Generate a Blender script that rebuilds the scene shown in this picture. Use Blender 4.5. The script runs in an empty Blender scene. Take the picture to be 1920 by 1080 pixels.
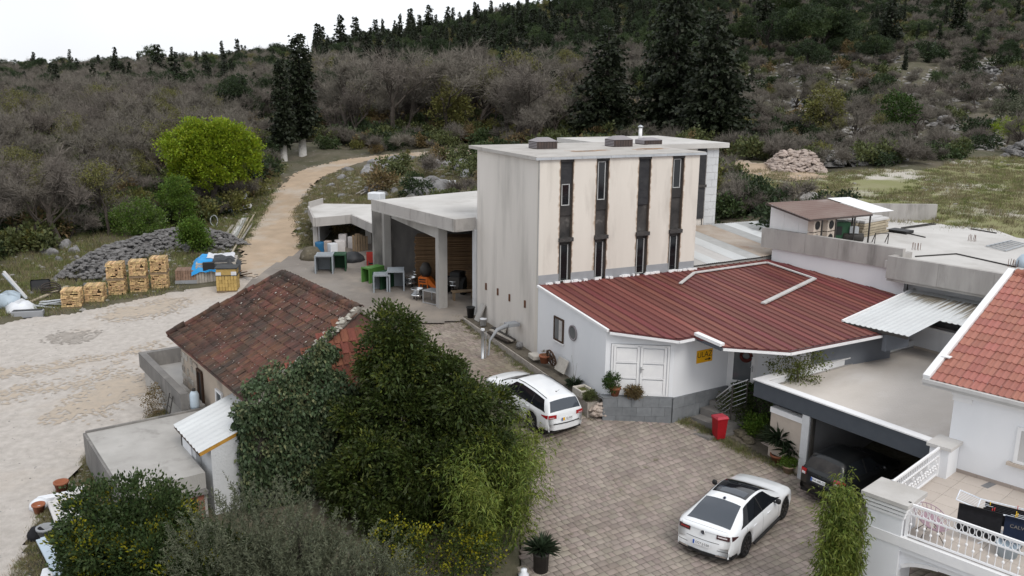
import bpy, math, random
import numpy as np
from mathutils import Vector, Matrix
random.seed(7)
RNG = np.random.default_rng(11)
S = bpy.context.scene
C = S.collection
R_ = math.radians

# ------------------------------------------------------------------ camera, sky, sun, exposure
CAM_H, CAM_F, CAM_P, CAM_R = 13.1, 1640.0, R_(13.3), R_(0.58)
cd = bpy.data.cameras.new('camera')
cam = bpy.data.objects.new('camera', cd); C.objects.link(cam)
cd.sensor_width = 36.0; cd.lens = CAM_F / 1920 * 36.0
cd.clip_start = 0.5; cd.clip_end = 3000
cam.matrix_world = Matrix.Translation((0, 0, CAM_H)) @ Matrix.Rotation(R_(90) - CAM_P, 4, 'X') @ Matrix.Rotation(CAM_R, 4, 'Z')
S.camera = cam

SUN_EL, SUN_AZ = R_(48), R_(150)          # azimuth clockwise from +Y: high, behind the camera to the right
W = bpy.data.worlds.new('World'); S.world = W; W.use_nodes = True
wn = W.node_tree.nodes; wl = W.node_tree.links; wn.clear()
sky = wn.new('ShaderNodeTexSky'); sky.sky_type = 'NISHITA'; sky.sun_disc = False
sky.sun_elevation = SUN_EL; sky.sun_rotation = SUN_AZ; sky.air_density = 1.0; sky.dust_density = 3.0
mx = wn.new('ShaderNodeMix'); mx.data_type = 'RGBA'; mx.inputs[0].default_value = 0.88
cl = wn.new('ShaderNodeTexNoise'); cl.inputs['Scale'].default_value = 1.6; cl.inputs['Detail'].default_value = 4
cr = wn.new('ShaderNodeMapRange'); cr.inputs[1].default_value = 0.3; cr.inputs[2].default_value = 0.7
cr.inputs[3].default_value = 7.0; cr.inputs[4].default_value = 9.8
cc = wn.new('ShaderNodeCombineColor')
tint = wn.new('ShaderNodeMix'); tint.data_type = 'RGBA'; tint.blend_type = 'MULTIPLY'; tint.inputs[0].default_value = 1
tint.inputs[7].default_value = (0.965, 0.99, 1.03, 1)
bg = wn.new('ShaderNodeBackground'); bg.inputs['Strength'].default_value = 0.1
wo = wn.new('ShaderNodeOutputWorld')
wl.new(cl.outputs['Fac'], cr.inputs[0])
for i in range(3): wl.new(cr.outputs[0], cc.inputs[i])
wl.new(cc.outputs[0], tint.inputs[6])
wl.new(sky.outputs[0], mx.inputs[6]); wl.new(tint.outputs[2], mx.inputs[7])
wl.new(mx.outputs[2], bg.inputs['Color']); wl.new(bg.outputs[0], wo.inputs['Surface'])
sd = bpy.data.lights.new('sun', 'SUN'); sd.energy = 1.1; sd.angle = R_(24); sd.color = (1, 0.96, 0.9)
so = bpy.data.objects.new('sun', sd); C.objects.link(so)
sdir = Vector((math.sin(SUN_AZ) * math.cos(SUN_EL), math.cos(SUN_AZ) * math.cos(SUN_EL), math.sin(SUN_EL)))
so.rotation_euler = sdir.to_track_quat('Z', 'Y').to_euler(); so.location = (20, -20, 60)
S.view_settings.view_transform = 'Standard'; S.view_settings.look = 'None'
S.view_settings.exposure = 0.45; S.view_settings.gamma = 1.0; S.view_settings.use_curve_mapping = False
S.cycles.max_bounces = 6; S.cycles.diffuse_bounces = 3; S.cycles.glossy_bounces = 3
S.cycles.transmission_bounces = 4; S.cycles.transparent_max_bounces = 6
S.cycles.use_denoising = True

# ------------------------------------------------------------------ survey helpers
def ray(px, py):
    a, b = px - 960, py - 540
    X = a * math.cos(CAM_R) + b * math.sin(CAM_R); Y = -a * math.sin(CAM_R) + b * math.cos(CAM_R)
    return np.array([X / CAM_F, math.cos(CAM_P) - Y / CAM_F * math.sin(CAM_P), -math.sin(CAM_P) - Y / CAM_F * math.cos(CAM_P)])
def atz(px, py, z):
    d = ray(px, py); t = (z - CAM_H) / d[2]
    return np.array([d[0] * t, d[1] * t, z])
def aty(px, py, y):
    d = ray(px, py); t = y / d[1]
    return np.array([d[0] * t, y, CAM_H + d[2] * t])

# ground heights surveyed at a few dozen spots, joined by a thin-plate spline
CP = [(6,23,0),(11,24,0),(2,20,0),(0,15,0),(12,17,0),(6,12,0),(9.9,27.6,0),(7.4,29.3,.5),(3.4,31.1,1.05),(0,31,.95),
 (-.5,35.5,1.45),(-2.2,41.5,1.85),(-4,43,1.95),(-8,50,2.0),(-13,57,2.1),(-8,44,1.9),(-6,24,.5),(-9,21,.5),(-3,22,.3),(-2,28,.6),(-5,30,.9),
 (-13,30,1.0),(-14.5,25,.8),(-13,19,.6),(-8,15,.4),(-20,44,1.6),(-25,42,1.5),(-16,38,1.4),(-20,32,1.1),(-28,36,1.2),(-19,24,.8),(-11,40,1.6),(-16,48,1.8),(-26,22,.9),
 (4,34,1.5),(8,36,1.8),(5,42,2.3),(12,44,4.0),(18,40,4.6),(14,50,5.1),(16,33,2.0),(14,28,.3),(18,24,0.),
 (24.7,43.7,5.55),(35,40,5.6),(27,66,6.2),(60,66,6.4),(30,80,7.2),(14,60,5.6),(12,75,6.3),(5,60,4.9),(0,57,3.6),(-4,58,3.2),(-6,66,4.2),(-2,72,5.0),
 (-35,52,1.9),(-40,62,3.2),(-30,62,2.8),(-24,60,2.3),(-30,80,4.3),(-50,100,6),(-20,110,7),(-100,110,6),(-60,200,11),(0,200,18),(-140,220,9),(-180,300,12),(-100,300,15.5),(-60,300,20),(-20,300,28),
 (60,300,44),(150,300,56),(20,120,9.5),(60,110,11),(45,150,16.5),(100,150,19),(60,220,28),(120,230,36),(0,420,25),(160,420,55),(-150,430,8),(-300,430,0),(-300,800,0),(0,800,10),(400,800,10),(400,300,60),(-300,150,6),(250,120,14),(120,50,6)]
for q, z in (((470,520),2.05),((490,450),2.5),((510,400),3.0),((535,360),3.7),((570,335),4.4),((620,310),5.0),((680,297),5.4),((760,290),5.7),((850,285),6.0)):
    CP.append(tuple(atz(q[0], q[1], z)))
CP = np.array(CP, float)
def _tk(r2): return np.where(r2 > 1e-12, 0.5 * r2 * np.log(np.maximum(r2, 1e-12)), 0)
_sc = 50.0
_P = CP[:, :2] / _sc; _n = len(_P)
_K = _tk(((_P[:, None] - _P[None]) ** 2).sum(-1)) + 2e-4 * np.eye(_n)
_Q = np.c_[np.ones(_n), _P]
_w = np.linalg.solve(np.block([[_K, _Q], [_Q.T, np.zeros((3, 3))]]), np.r_[CP[:, 2], 0, 0, 0])
def Hn(x, y):
    x = np.asarray(x, float); y = np.asarray(y, float); sh = x.shape
    q = np.c_[x.ravel(), y.ravel()] / _sc; out = np.empty(len(q))
    for i in range(0, len(q), 20000):
        k = q[i:i + 20000]
        out[i:i + 20000] = _tk(((k[:, None] - _P[None]) ** 2).sum(-1)) @ _w[:_n] + _w[_n] + k @ _w[_n + 1:]
    return out.reshape(sh)
def H(x, y): return float(Hn(np.array([x]), np.array([y]))[0])
def on(px, py):
    d = ray(px, py); lo = 5.0; t = lo
    ts = np.geomspace(8, 900, 700)
    zz = CAM_H + d[2] * ts - Hn(d[0] * ts, d[1] * ts)
    k = np.argmax(zz < 0)
    if zz[k] >= 0: return np.array([d[0] * 300, d[1] * 300, H(d[0] * 300, d[1] * 300)])
    a, b = ts[k - 1], ts[k]; za, zb = zz[k - 1], zz[k]
    t = a + (b - a) * za / (za - zb)
    return np.array([d[0] * t, d[1] * t, CAM_H + d[2] * t])

class Frame:                                  # a building's own axes
    def __init__(s, x, y, deg):
        s.o = np.array([x, y]); a = R_(deg); s.deg = deg
        s.u = np.array([math.cos(a), math.sin(a)]); s.v = np.array([-s.u[1], s.u[0]])
    def w(s, a, b): return s.o + s.u * a + s.v * b
    def loc(s, P): d = np.asarray(P[:2]) - s.o; return np.array([d @ s.u, d @ s.v, P[2] if len(P) > 2 else 0])
    def z(s, px, py, z): return s.loc(atz(px, py, z))
TF = Frame(1.09, 35.62, 26)
GF = Frame(8.6, 29.35, -55.6)
RF = Frame(12.42, 41.59, -49.5)

# ------------------------------------------------------------------ objects
BASE = {}
def tag(o, label=None, cat=None, group=None, kind=None):
    if label: o['label'] = label
    if cat: o['category'] = cat
    if group: o['group'] = group
    if kind: o['kind'] = kind
    return o
def thing(name, label, cat, x, y, z, deg=0, group=None, wz=False):
    o = bpy.data.objects.new(name, None); C.objects.link(o); o.empty_display_size = 0.3
    o.location = (x, y, z); o.rotation_euler = (0, 0, R_(deg)); tag(o, label, cat, group)
    BASE[o.name] = z if wz else 0.0
    return o
def rootof(o):
    while o.parent: o = o.parent
    return o
def mesh(name, v, f, mats, mi=None, smooth=False):
    m = bpy.data.meshes.new(name)
    v = np.asarray(v, np.float32)
    if isinstance(f, np.ndarray):
        n, k = f.shape
        m.vertices.add(len(v)); m.vertices.foreach_set('co', v.ravel())
        m.loops.add(n * k); m.loops.foreach_set('vertex_index', f.astype(np.int32).ravel())
        m.polygons.add(n); m.polygons.foreach_set('loop_start', np.arange(0, n * k, k, dtype=np.int32))
        m.polygons.foreach_set('loop_total', np.full(n, k, np.int32))
        m.update(calc_edges=True)
    else:
        m.from_pydata([tuple(map(float, q)) for q in v], [], f)
    if not isinstance(mats, (list, tuple)): mats = [mats]
    for a in mats: m.materials.append(a)
    if mi is not None: m.polygons.foreach_set('material_index', np.asarray(mi, np.int32))
    if smooth: m.polygons.foreach_set('use_smooth', np.ones(len(m.polygons), bool))
    m.update()
    return m
def link(name, me, parent=None):
    o = bpy.data.objects.new(name, me); C.objects.link(o)
    if parent is not None: o.parent = parent
    return o
class MB:
    def __init__(s): s.v = []; s.f = []; s.n = 0
    def add(s, v, f):
        s.v.extend([tuple(map(float, q)) for q in v]); s.f.extend([tuple(i + s.n for i in q) for q in f]); s.n += len(v); return s
    def box(s, x0, x1, y0, y1, z0, z1, M=None):
        v = [(x0,y0,z0),(x1,y0,z0),(x1,y1,z0),(x0,y1,z0),(x0,y0,z1),(x1,y0,z1),(x1,y1,z1),(x0,y1,z1)]
        if M is not None: v = [M @ Vector(q) for q in v]
        return s.add(v, [(0,3,2,1),(4,5,6,7),(0,1,5,4),(1,2,6,5),(2,3,7,6),(3,0,4,7)])
    def cbox(s, x0, x1, y0, y1, z0, z1, c=.02, M=None):     # box with chamfered top and vertical edges
        def ring(d, z): return [(x0+d,y0,z),(x1-d,y0,z),(x1,y0+d,z),(x1,y1-d,z),(x1-d,y1,z),(x0+d,y1,z),(x0,y1-d,z),(x0,y0+d,z)]
        def ring2(z): return [(x0+2*c,y0+c,z),(x1-2*c,y0+c,z),(x1-c,y0+2*c,z),(x1-c,y1-2*c,z),(x1-2*c,y1-c,z),(x0+2*c,y1-c,z),(x0+c,y1-2*c,z),(x0+c,y0+2*c,z)]
        v = ring(c, z0) + ring(c, z1 - c) + ring2(z1)
        if M is not None: v = [M @ Vector(q) for q in v]
        f = [tuple(range(7, -1, -1)), tuple(range(16, 24))]
        for k in range(8):
            j = (k + 1) % 8; f += [(k, j, 8 + j, 8 + k), (8 + k, 8 + j, 16 + j, 16 + k)]
        return s.add(v, f)
    def prism(s, poly, z0, z1):               # z0 / z1 numbers or functions of (x, y); poly counter-clockwise
        g = lambda z, p: z(p[0], p[1]) if callable(z) else z
        n = len(poly); v = [(p[0], p[1], g(z0, p)) for p in poly] + [(p[0], p[1], g(z1, p)) for p in poly]
        f = [tuple(range(n - 1, -1, -1)), tuple(range(n, 2 * n))] + [(i, (i + 1) % n, n + (i + 1) % n, n + i) for i in range(n)]
        return s.add(v, f)
    def tube(s, pts, r, k=6, cap=True):
        pts = [Vector(p) for p in pts]; rs = r if isinstance(r, (list, tuple)) else [r] * len(pts)
        v = []
        for i, p in enumerate(pts):
            d = (pts[min(i + 1, len(pts) - 1)] - pts[max(i - 1, 0)]).normalized()
            a = d.orthogonal().normalized() if abs(d.z) > .95 else d.cross(Vector((0, 0, 1))).normalized()
            b = d.cross(a)
            v += [p + (a * math.cos(2 * math.pi * j / k) + b * math.sin(2 * math.pi * j / k)) * rs[i] for j in range(k)]
        f = []
        for i in range(len(pts) - 1):
            for j in range(k): f.append((i*k+j, (i+1)*k+j, (i+1)*k+(j+1)%k, i*k+(j+1)%k)[::-1])
        if cap: f += [tuple(range(k)), tuple(range((len(pts)-1)*k, len(pts)*k))[::-1]]
        return s.add(v, f)
    def lathe(s, prof, c=(0, 0, 0), k=16, M=None):     # prof [(r, z)...]
        v = []
        for r, z in prof: v += [(c[0] + r*math.cos(2*math.pi*j/k), c[1] + r*math.sin(2*math.pi*j/k), c[2] + z) for j in range(k)]
        if M is not None: v = [M @ Vector(q) for q in v]
        f = []
        for i in range(len(prof) - 1):
            for j in range(k): f.append((i*k+j, i*k+(j+1)%k, (i+1)*k+(j+1)%k, (i+1)*k+j))
        if tuple(prof[0]) != tuple(prof[-1]): f += [tuple(range(k))[::-1], tuple(range((len(prof)-1)*k, len(prof)*k))]
        return s.add(v, f)
    def bar(s, a, b, w, h, up=(0, 0, 1)):
        a = Vector(a); b = Vector(b); d = b - a; L = d.length; d.normalize()
        u = Vector(up); sd = d.cross(u)
        if sd.length < 1e-3: sd = d.orthogonal()
        sd.normalize(); u = sd.cross(d)
        M = Matrix((( d.x, sd.x, u.x, a.x), (d.y, sd.y, u.y, a.y), (d.z, sd.z, u.z, a.z), (0, 0, 0, 1)))
        return s.box(0, L, -w/2, w/2, -h/2, h/2, M)
    def build(s, name, mat, parent=None, smooth=False):
        dz = BASE.get(rootof(parent).name, 0.0) if parent is not None else 0.0
        v = [(q[0], q[1], q[2] - dz) for q in s.v]
        return link(name, mesh(name, v, s.f, mat, None, smooth), parent)
def copy_tree(o, parent=None):
    c = o.copy(); C.objects.link(c); c.parent = parent
    for ch in o.children: copy_tree(ch, c)
    return c
def place(o, x, y, z, deg=0, sc=1.0, label=None):
    o.location = (x, y, z); o.rotation_euler = (0, 0, R_(deg)); o.scale = (sc, sc, sc) if not isinstance(sc, tuple) else sc
    if label: o['label'] = label
    return o
def rotM(loc, deg=0, tilt=(0, 0)):
    return Matrix.Translation(loc) @ Matrix.Rotation(R_(deg), 4, 'Z') @ Matrix.Rotation(R_(tilt[0]), 4, 'X') @ Matrix.Rotation(R_(tilt[1]), 4, 'Y')
def text(name, s, size, mat, parent, loc, rot, align='CENTER', ext=.002):
    cu = bpy.data.curves.new(name, 'FONT'); cu.body = s; cu.size = size; cu.align_x = align; cu.align_y = 'CENTER'; cu.extrude = ext
    cu.materials.append(mat); o = bpy.data.objects.new(name, cu); C.objects.link(o); o.parent = parent
    me = bpy.data.meshes.new_from_object(o.evaluated_get(bpy.context.evaluated_depsgraph_get())); bpy.data.objects.remove(o)
    o = link(name, me, parent); o.location = loc; o.rotation_euler = rot
    return o

# ------------------------------------------------------------------ materials
def mat(name, c1, c2=None, scale=3.0, rough=.8, bump=0.0, bscale=30.0, vary=0.0, island=0.0, spec=.3, metal=0.0, stretch=None,
        c3=None, s3=.8, t3=(.55, .75), transl=0.0, coat=0.0, world=False, detail=5.0, hue=0.0):
    m = bpy.data.materials.new(name); m.use_nodes = True
    n = m.node_tree.nodes; l = m.node_tree.links; n.clear()
    out = n.new('ShaderNodeOutputMaterial'); b = n.new('ShaderNodeBsdfPrincipled')
    b.inputs['Roughness'].default_value = rough; b.inputs['Specular IOR Level'].default_value = spec; b.inputs['Metallic'].default_value = metal
    if coat: b.inputs['Coat Weight'].default_value = coat; b.inputs['Coat Roughness'].default_value = .06
    c4 = lambda c: (c[0], c[1], c[2], 1)
    tc = n.new('ShaderNodeTexCoord'); co = tc.outputs['Object']
    if world: co = n.new('ShaderNodeNewGeometry').outputs['Position']
    if stretch:
        mp = n.new('ShaderNodeMapping'); mp.inputs['Scale'].default_value = stretch; l.new(co, mp.inputs[0]); cs = mp.outputs[0]
    else: cs = co
    oi = None
    def noise(s, vec, det=detail):
        t = n.new('ShaderNodeTexNoise'); t.inputs['Scale'].default_value = s; t.inputs['Detail'].default_value = det; t.inputs['Roughness'].default_value = .6
        l.new(vec, t.inputs['Vector']); return t.outputs['Fac']
    def ramp(f, a, bb):
        r = n.new('ShaderNodeMapRange'); r.inputs[1].default_value = a; r.inputs[2].default_value = bb; r.clamp = True; l.new(f, r.inputs[0]); return r.outputs[0]
    def mixc(f, A, B):
        x = n.new('ShaderNodeMix'); x.data_type = 'RGBA'
        if isinstance(f, float): x.inputs[0].default_value = f
        else: l.new(f, x.inputs[0])
        for k, q in ((6, A), (7, B)):
            if isinstance(q, tuple): x.inputs[k].default_value = c4(q)
            else: l.new(q, x.inputs[k])
        return x.outputs[2]
    col = tuple(c1)
    if c2 is not None: col = mixc(ramp(noise(scale, cs), .32, .68), tuple(c1), tuple(c2))
    if c3 is not None: col = mixc(ramp(noise(s3, cs), t3[0], t3[1]), col, tuple(c3))
    if vary or island or hue:
        hs = n.new('ShaderNodeHueSaturation')
        if isinstance(col, tuple): hs.inputs['Color'].default_value = c4(col)
        else: l.new(col, hs.inputs['Color'])
        rnd = n.new('ShaderNodeNewGeometry').outputs['Random Per Island'] if island else n.new('ShaderNodeObjectInfo').outputs['Random']
        a = island or vary
        r = n.new('ShaderNodeMapRange'); r.inputs[3].default_value = 1 - a; r.inputs[4].default_value = 1 + a; l.new(rnd, r.inputs[0]); l.new(r.outputs[0], hs.inputs['Value'])
        if hue:
            m7 = n.new('ShaderNodeMath'); m7.operation = 'MULTIPLY'; m7.inputs[1].default_value = 7.13; l.new(rnd, m7.inputs[0])
            fr = n.new('ShaderNodeMath'); fr.operation = 'FRACT'; l.new(m7.outputs[0], fr.inputs[0])
            r2 = n.new('ShaderNodeMapRange'); r2.inputs[3].default_value = .5 - hue; r2.inputs[4].default_value = .5 + hue
            l.new(fr.outputs[0], r2.inputs[0]); l.new(r2.outputs[0], hs.inputs['Hue'])
        col = hs.outputs[0]
    if isinstance(col, tuple): b.inputs['Base Color'].default_value = c4(col)
    else: l.new(col, b.inputs['Base Color'])
    if bump:
        bp = n.new('ShaderNodeBump'); bp.inputs['Strength'].default_value = bump; bp.inputs['Distance'].default_value = .05
        l.new(noise(bscale, cs, 6), bp.inputs['Height']); l.new(bp.outputs[0], b.inputs['Normal'])
    sh = b.outputs[0]
    if transl:
        tr = n.new('ShaderNodeBsdfTranslucent'); mxs = n.new('ShaderNodeMixShader'); mxs.inputs[0].default_value = transl
        if isinstance(col, tuple): tr.inputs[0].default_value = c4(col)
        else: l.new(col, tr.inputs[0])
        l.new(sh, mxs.inputs[1]); l.new(tr.outputs[0], mxs.inputs[2]); sh = mxs.outputs[0]
    l.new(sh, out.inputs[0])
    return m
M = {}
def dm(name, *a, **k): M[name] = mat(name, *a, **k)
dm('gravel', (.555,.515,.475), (.43,.395,.36), 3.5, .95, 1.0, 30, c3=(.52,.44,.36), s3=.13, t3=(.52,.76), world=True, detail=12)
dm('gravel_tan', (.50,.42,.335), (.43,.375,.315), 2.5, .95, 1.0, 30, world=True, detail=12)
dm('gravel_damp', (.30,.27,.24), (.40,.365,.33), 2.5, .95, 1.0, 30, world=True, detail=12)
dm('dirt', (.44,.335,.24), (.34,.265,.19), .7, .95, .8, 14, c3=(.45,.42,.38), s3=.25, t3=(.5,.75), world=True)
dm('forest_floor', (.13,.112,.082), (.07,.07,.04), .35, 1, .8, 6, c3=(.17,.155,.135), s3=1.7, t3=(.56,.7), world=True)
dm('field_grass', (.185,.195,.075), (.235,.225,.12), .3, 1, .9, 9, c3=(.46,.43,.38), s3=.14, t3=(.50,.62), world=True)
dm('yard_soil', (.10,.085,.065), (.16,.14,.11), 2, 1, .8, 18, world=True)
dm('joint_sand', (.12,.105,.09), (.17,.15,.13), 3, 1, .5, 40, world=True)
dm('paver', (.335,.285,.248), (.26,.222,.195), 1.1, .85, .35, 60, island=.15, hue=.02, c3=(.20,.165,.125), s3=.28, t3=(.48,.72), world=True)
dm('paver_piece', (.335,.285,.248), (.26,.222,.195), 1.1, .85, .35, 60, vary=.15, hue=.02, c3=(.20,.165,.125), s3=.28, t3=(.48,.72), world=True)
dm('apron', (.26,.235,.21), (.17,.148,.13), .35, .9, .5, 20, c3=(.33,.285,.24), s3=.3, t3=(.5,.7), world=True)
dm('white_wall', (.78,.79,.81), (.73,.745,.77), .8, .75, .08, 60, c3=(.60,.61,.62), s3=1.1, t3=(.60,.88), stretch=(1, 1, .3))
dm('white_trim', (.80,.80,.80), (.74,.74,.75), 3, .5)
dm('cream_render', (.68,.635,.575), (.58,.54,.485), .6, .85, .15, 40, c3=(.40,.365,.325), s3=1.3, t3=(.52,.82), stretch=(1, 1, .2), detail=9)
dm('grey_render', (.70,.66,.615), (.60,.565,.525), .45, .88, .2, 40, c3=(.42,.395,.365), s3=1.1, t3=(.5,.82), stretch=(1, 1, .18), detail=9)
dm('concrete', (.44,.425,.405), (.33,.318,.30), .8, .9, .3, 30, c3=(.21,.20,.185), s3=1.3, t3=(.56,.8), stretch=(1, 1, .35))
dm('concrete_roof', (.56,.545,.525), (.45,.435,.415), .45, .9, .25, 30, c3=(.36,.34,.315), s3=.5, t3=(.55,.8))
dm('roof_rusty', (.47,.45,.425), (.38,.36,.335), .6, .9, .25, 30, c3=(.29,.265,.24), s3=.9, t3=(.52,.75), detail=9)
dm('concrete_dark', (.21,.20,.19), (.14,.135,.13), 1.4, .85, .3, 30, c3=(.36,.34,.315), s3=.8, t3=(.55,.75), stretch=(1, 1, .4))  # dark grey concrete with paler streaks
dm('parapet', (.42,.40,.38), (.31,.295,.28), 1.2, .9, .3, 30, c3=(.17,.16,.15), s3=1.6, t3=(.52,.78), stretch=(1, 1, .18))
dm('parapet_smooth', (.43,.41,.39), (.36,.34,.325), .8, .9, .2, 30, c3=(.22,.21,.195), s3=1.8, t3=(.54,.78), stretch=(1, 1, .3))
dm('grey_band', (.30,.31,.325), (.26,.27,.285), 2, .8)
dm('soot', (.022,.021,.022), (.05,.046,.044), 2.5, .8, .2, 30)
dm('soot_grey', (.075,.07,.067), (.03,.029,.029), 1.6, .85, .3, 20, c3=(.16,.15,.14), s3=2, t3=(.6,.75))
dm('shutter', (.03,.03,.034), (.05,.05,.052), 4, .7)
dm('black_glass', (.006,.007,.009), rough=.08, spec=.5)
dm('dark_glass', (.012,.015,.018), rough=.05, spec=.6)
dm('grey_glass', (.09,.10,.11), (.14,.15,.155), .8, rough=.06, spec=.6)
dm('red_roof', (.195,.056,.046), (.15,.046,.040), 1.5, .6, .1, 30, vary=.24, hue=.012, c3=(.25,.10,.07), s3=1.1, t3=(.58,.8), stretch=(1, .12, 1))
dm('red_seam', (.09,.028,.028), (.12,.035,.034), 3, .55)
dm('sheet_grey', (.46,.465,.46), (.38,.385,.38), 2, .5, vary=.14, metal=.1)
dm('sheet_rust', (.36,.29,.23), (.46,.41,.36), 1.1, .6, vary=.1, c3=(.30,.15,.07), s3=.8, t3=(.6,.8))
dm('sheet_white', (.62,.64,.645), (.55,.565,.57), 1.5, .45, vary=.04, c3=(.28,.255,.21), s3=.55, t3=(.58,.8), stretch=(1, .35, 1))
dm('sheet_fade', (.56,.55,.54), (.47,.46,.45), 1.5, .7, vary=.06, c3=(.32,.30,.275), s3=2, t3=(.58,.75), stretch=(1, .15, 1))
dm('old_tile', (.155,.070,.048), (.092,.050,.038), 5, .95, .5, 50, vary=.22, hue=.014, c3=(.055,.043,.036), s3=.7, t3=(.42,.64), world=True)
dm('old_tile_bits', (.155,.070,.048), (.092,.050,.038), 5, .95, .5, 50, island=.22, hue=.014, c3=(.055,.043,.036), s3=.7, t3=(.42,.64), world=True)
dm('fresh_tile', (.21,.082,.052), (.15,.058,.04), 3, .95, .3, 50, vary=.22, hue=.012, c3=(.09,.05,.04), s3=1.2, t3=(.55,.72))
dm('lichen', (.50,.48,.43), (.30,.28,.24), 8, 1, .5, 40)
dm('lichen_mortar', (.30,.275,.24), (.16,.14,.12), 5, 1, .6, 30, c3=(.12,.07,.055), s3=2)
dm('clay_tile', (.35,.145,.112), (.31,.125,.098), 2, .6, .1, 50, vary=.1, hue=.008)
dm('ridge_tile', (.31,.12,.08), (.27,.105,.075), 2, .7)
dm('old_plaster', (.52,.44,.36), (.42,.36,.30), 1.2, .95, .4, 25, c3=(.17,.155,.14), s3=.9, t3=(.5,.66))
dm('pale_plaster', (.60,.61,.62), (.50,.51,.525), .7, .9, .4, 14, c3=(.40,.41,.42), s3=.8, t3=(.6,.8))
dm('pale_stone', (.52,.49,.44), (.40,.375,.335), 6, .95, .5, 30, vary=.15)
dm('wall_stone', (.43,.39,.34), (.30,.27,.235), 5, .95, .6, 30, vary=.22, hue=.012)
dm('wall_stone_bits', (.40,.36,.32), (.28,.255,.225), 5, .95, .6, 30, island=.22)
dm('rubble', (.24,.232,.228), (.14,.136,.136), 5, .95, .6, 30, vary=.3, c3=(.27,.265,.26), s3=4, t3=(.58,.7))
dm('limestone', (.27,.265,.265), (.13,.128,.13), 1.8, .95, .8, 14, vary=.18, c3=(.10,.09,.075), s3=1.4, t3=(.56,.68))
dm('limestone_bits', (.36,.345,.325), (.24,.23,.22), 3, .95, .5, 14, island=.25)
dm('pink_stone', (.44,.36,.31), (.34,.29,.26), 3, .95, .5, 14, vary=.2, hue=.01)
dm('mossy_rock', (.14,.12,.085), (.085,.075,.055), 4, .95, .7, 16, c3=(.22,.20,.16), s3=3, t3=(.6,.75))
dm('plinth_stone', (.205,.215,.225), (.155,.165,.175), 4, .85, .2, 60, vary=.12)
dm('step_stone', (.20,.19,.18), (.155,.147,.14), 3, .85, .2, 60)
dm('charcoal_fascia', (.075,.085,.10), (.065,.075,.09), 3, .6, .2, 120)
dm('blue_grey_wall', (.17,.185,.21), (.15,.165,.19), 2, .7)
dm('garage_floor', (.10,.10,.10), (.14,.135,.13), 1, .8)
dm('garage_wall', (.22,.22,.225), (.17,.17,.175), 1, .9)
dm('flat_roof_felt', (.60,.555,.51), (.52,.48,.435), .7, .95, .35, 24, c3=(.66,.63,.60), s3=.6, t3=(.5,.75), stretch=(1, .5, 1))
dm('beige_stone', (.52,.45,.385), (.47,.405,.345), 4, .9, .2, 60)
dm('balcony_tile', (.52,.46,.41), (.47,.415,.365), 1.5, .5, vary=.04)
dm('skirting', (.36,.31,.275), (.32,.275,.245), 3, .6)
dm('painted_iron', (.80,.80,.81), rough=.4)
dm('steel', (.42,.43,.44), (.36,.37,.38), 4, .3, metal=.8)
dm('galv', (.50,.52,.54), (.40,.42,.44), 3, .4, metal=.5)
dm('alu', (.72,.73,.74), (.62,.63,.64), 6, .22, metal=.9)
dm('rust', (.16,.07,.035), (.09,.045,.03), 6, .9, .4, 40)
dm('brown_iron', (.055,.045,.045), (.085,.06,.052), 3, .7)
dm('vent_top', (.27,.25,.26), (.22,.20,.21), 3, .5)
dm('dark_iron', (.03,.028,.027), (.05,.045,.04), 5, .6)
dm('rubber', (.012,.012,.012), rough=.85)
dm('tyre', (.016,.016,.017), rough=.8, bump=.2, bscale=80)
dm('black_plastic', (.015,.015,.016), (.022,.022,.023), 5, .55)
dm('car_white', (.80,.82,.84), rough=.28, spec=.5, coat=.9)
dm('car_black', (.006,.007,.008), rough=.3, spec=.4, coat=.3)
dm('car_glass', (.010,.012,.015), rough=.04, spec=.7)
dm('car_glass_grey', (.045,.055,.07), rough=.05, spec=.7)
dm('chrome', (.75,.76,.78), rough=.12, metal=1)
dm('rim', (.04,.04,.043), (.06,.06,.063), 4, .3, metal=.7)
dm('tail_red', (.32,.008,.012), rough=.1, spec=.6, coat=.6)
dm('tail_dark', (.05,.012,.016), rough=.1, spec=.6, coat=.6)
dm('tail_clear', (.70,.66,.67), rough=.1, spec=.6)
dm('plate_white', (.78,.79,.80), rough=.4)
dm('plate_blue', (.03,.10,.42), rough=.4)
dm('plate_yellow', (.75,.42,.02), rough=.4)
dm('ink', (.01,.01,.012), rough=.6)
dm('emblem', (.02,.03,.07), rough=.2, metal=.5)
dm('sign_yellow', (.80,.42,.012), (.76,.39,.012), 3, .45)
dm('bin_red', (.34,.012,.018), (.28,.011,.016), 3, .45)
dm('bin_lid', (.50,.06,.085), (.44,.05,.07), 3, .5)
dm('terracotta', (.33,.125,.065), (.26,.095,.052), 6, .85, .2, 40)
dm('pale_pot', (.34,.25,.18), (.27,.20,.15), 6, .9)
dm('trough_stone', (.55,.51,.45), (.42,.39,.34), 5, .95, .5, 30)
dm('brown_wood', (.075,.042,.025), (.05,.03,.02), 8, .8)
dm('crate_grey', (.29,.32,.345), (.24,.265,.29), 2, .6)
dm('crate_green', (.085,.215,.045), (.07,.18,.04), 2, .55)
dm('crate_dkgreen', (.022,.075,.036), (.018,.06,.03), 2, .6)
dm('crate_black', (.014,.015,.017), (.022,.022,.025), 2, .6)
dm('crate_red', (.42,.045,.035), (.36,.04,.03), 2, .5)
dm('barrel_blue', (.02,.12,.25), (.018,.10,.21), 2, .4)
dm('orange_metal', (.55,.13,.015), (.47,.11,.015), 3, .5)
dm('board_wood', (.18,.112,.058), (.125,.075,.04), 4, .85, .3, 30, vary=.2)  # colour lowered to imitate the shade inside the open shed
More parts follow.
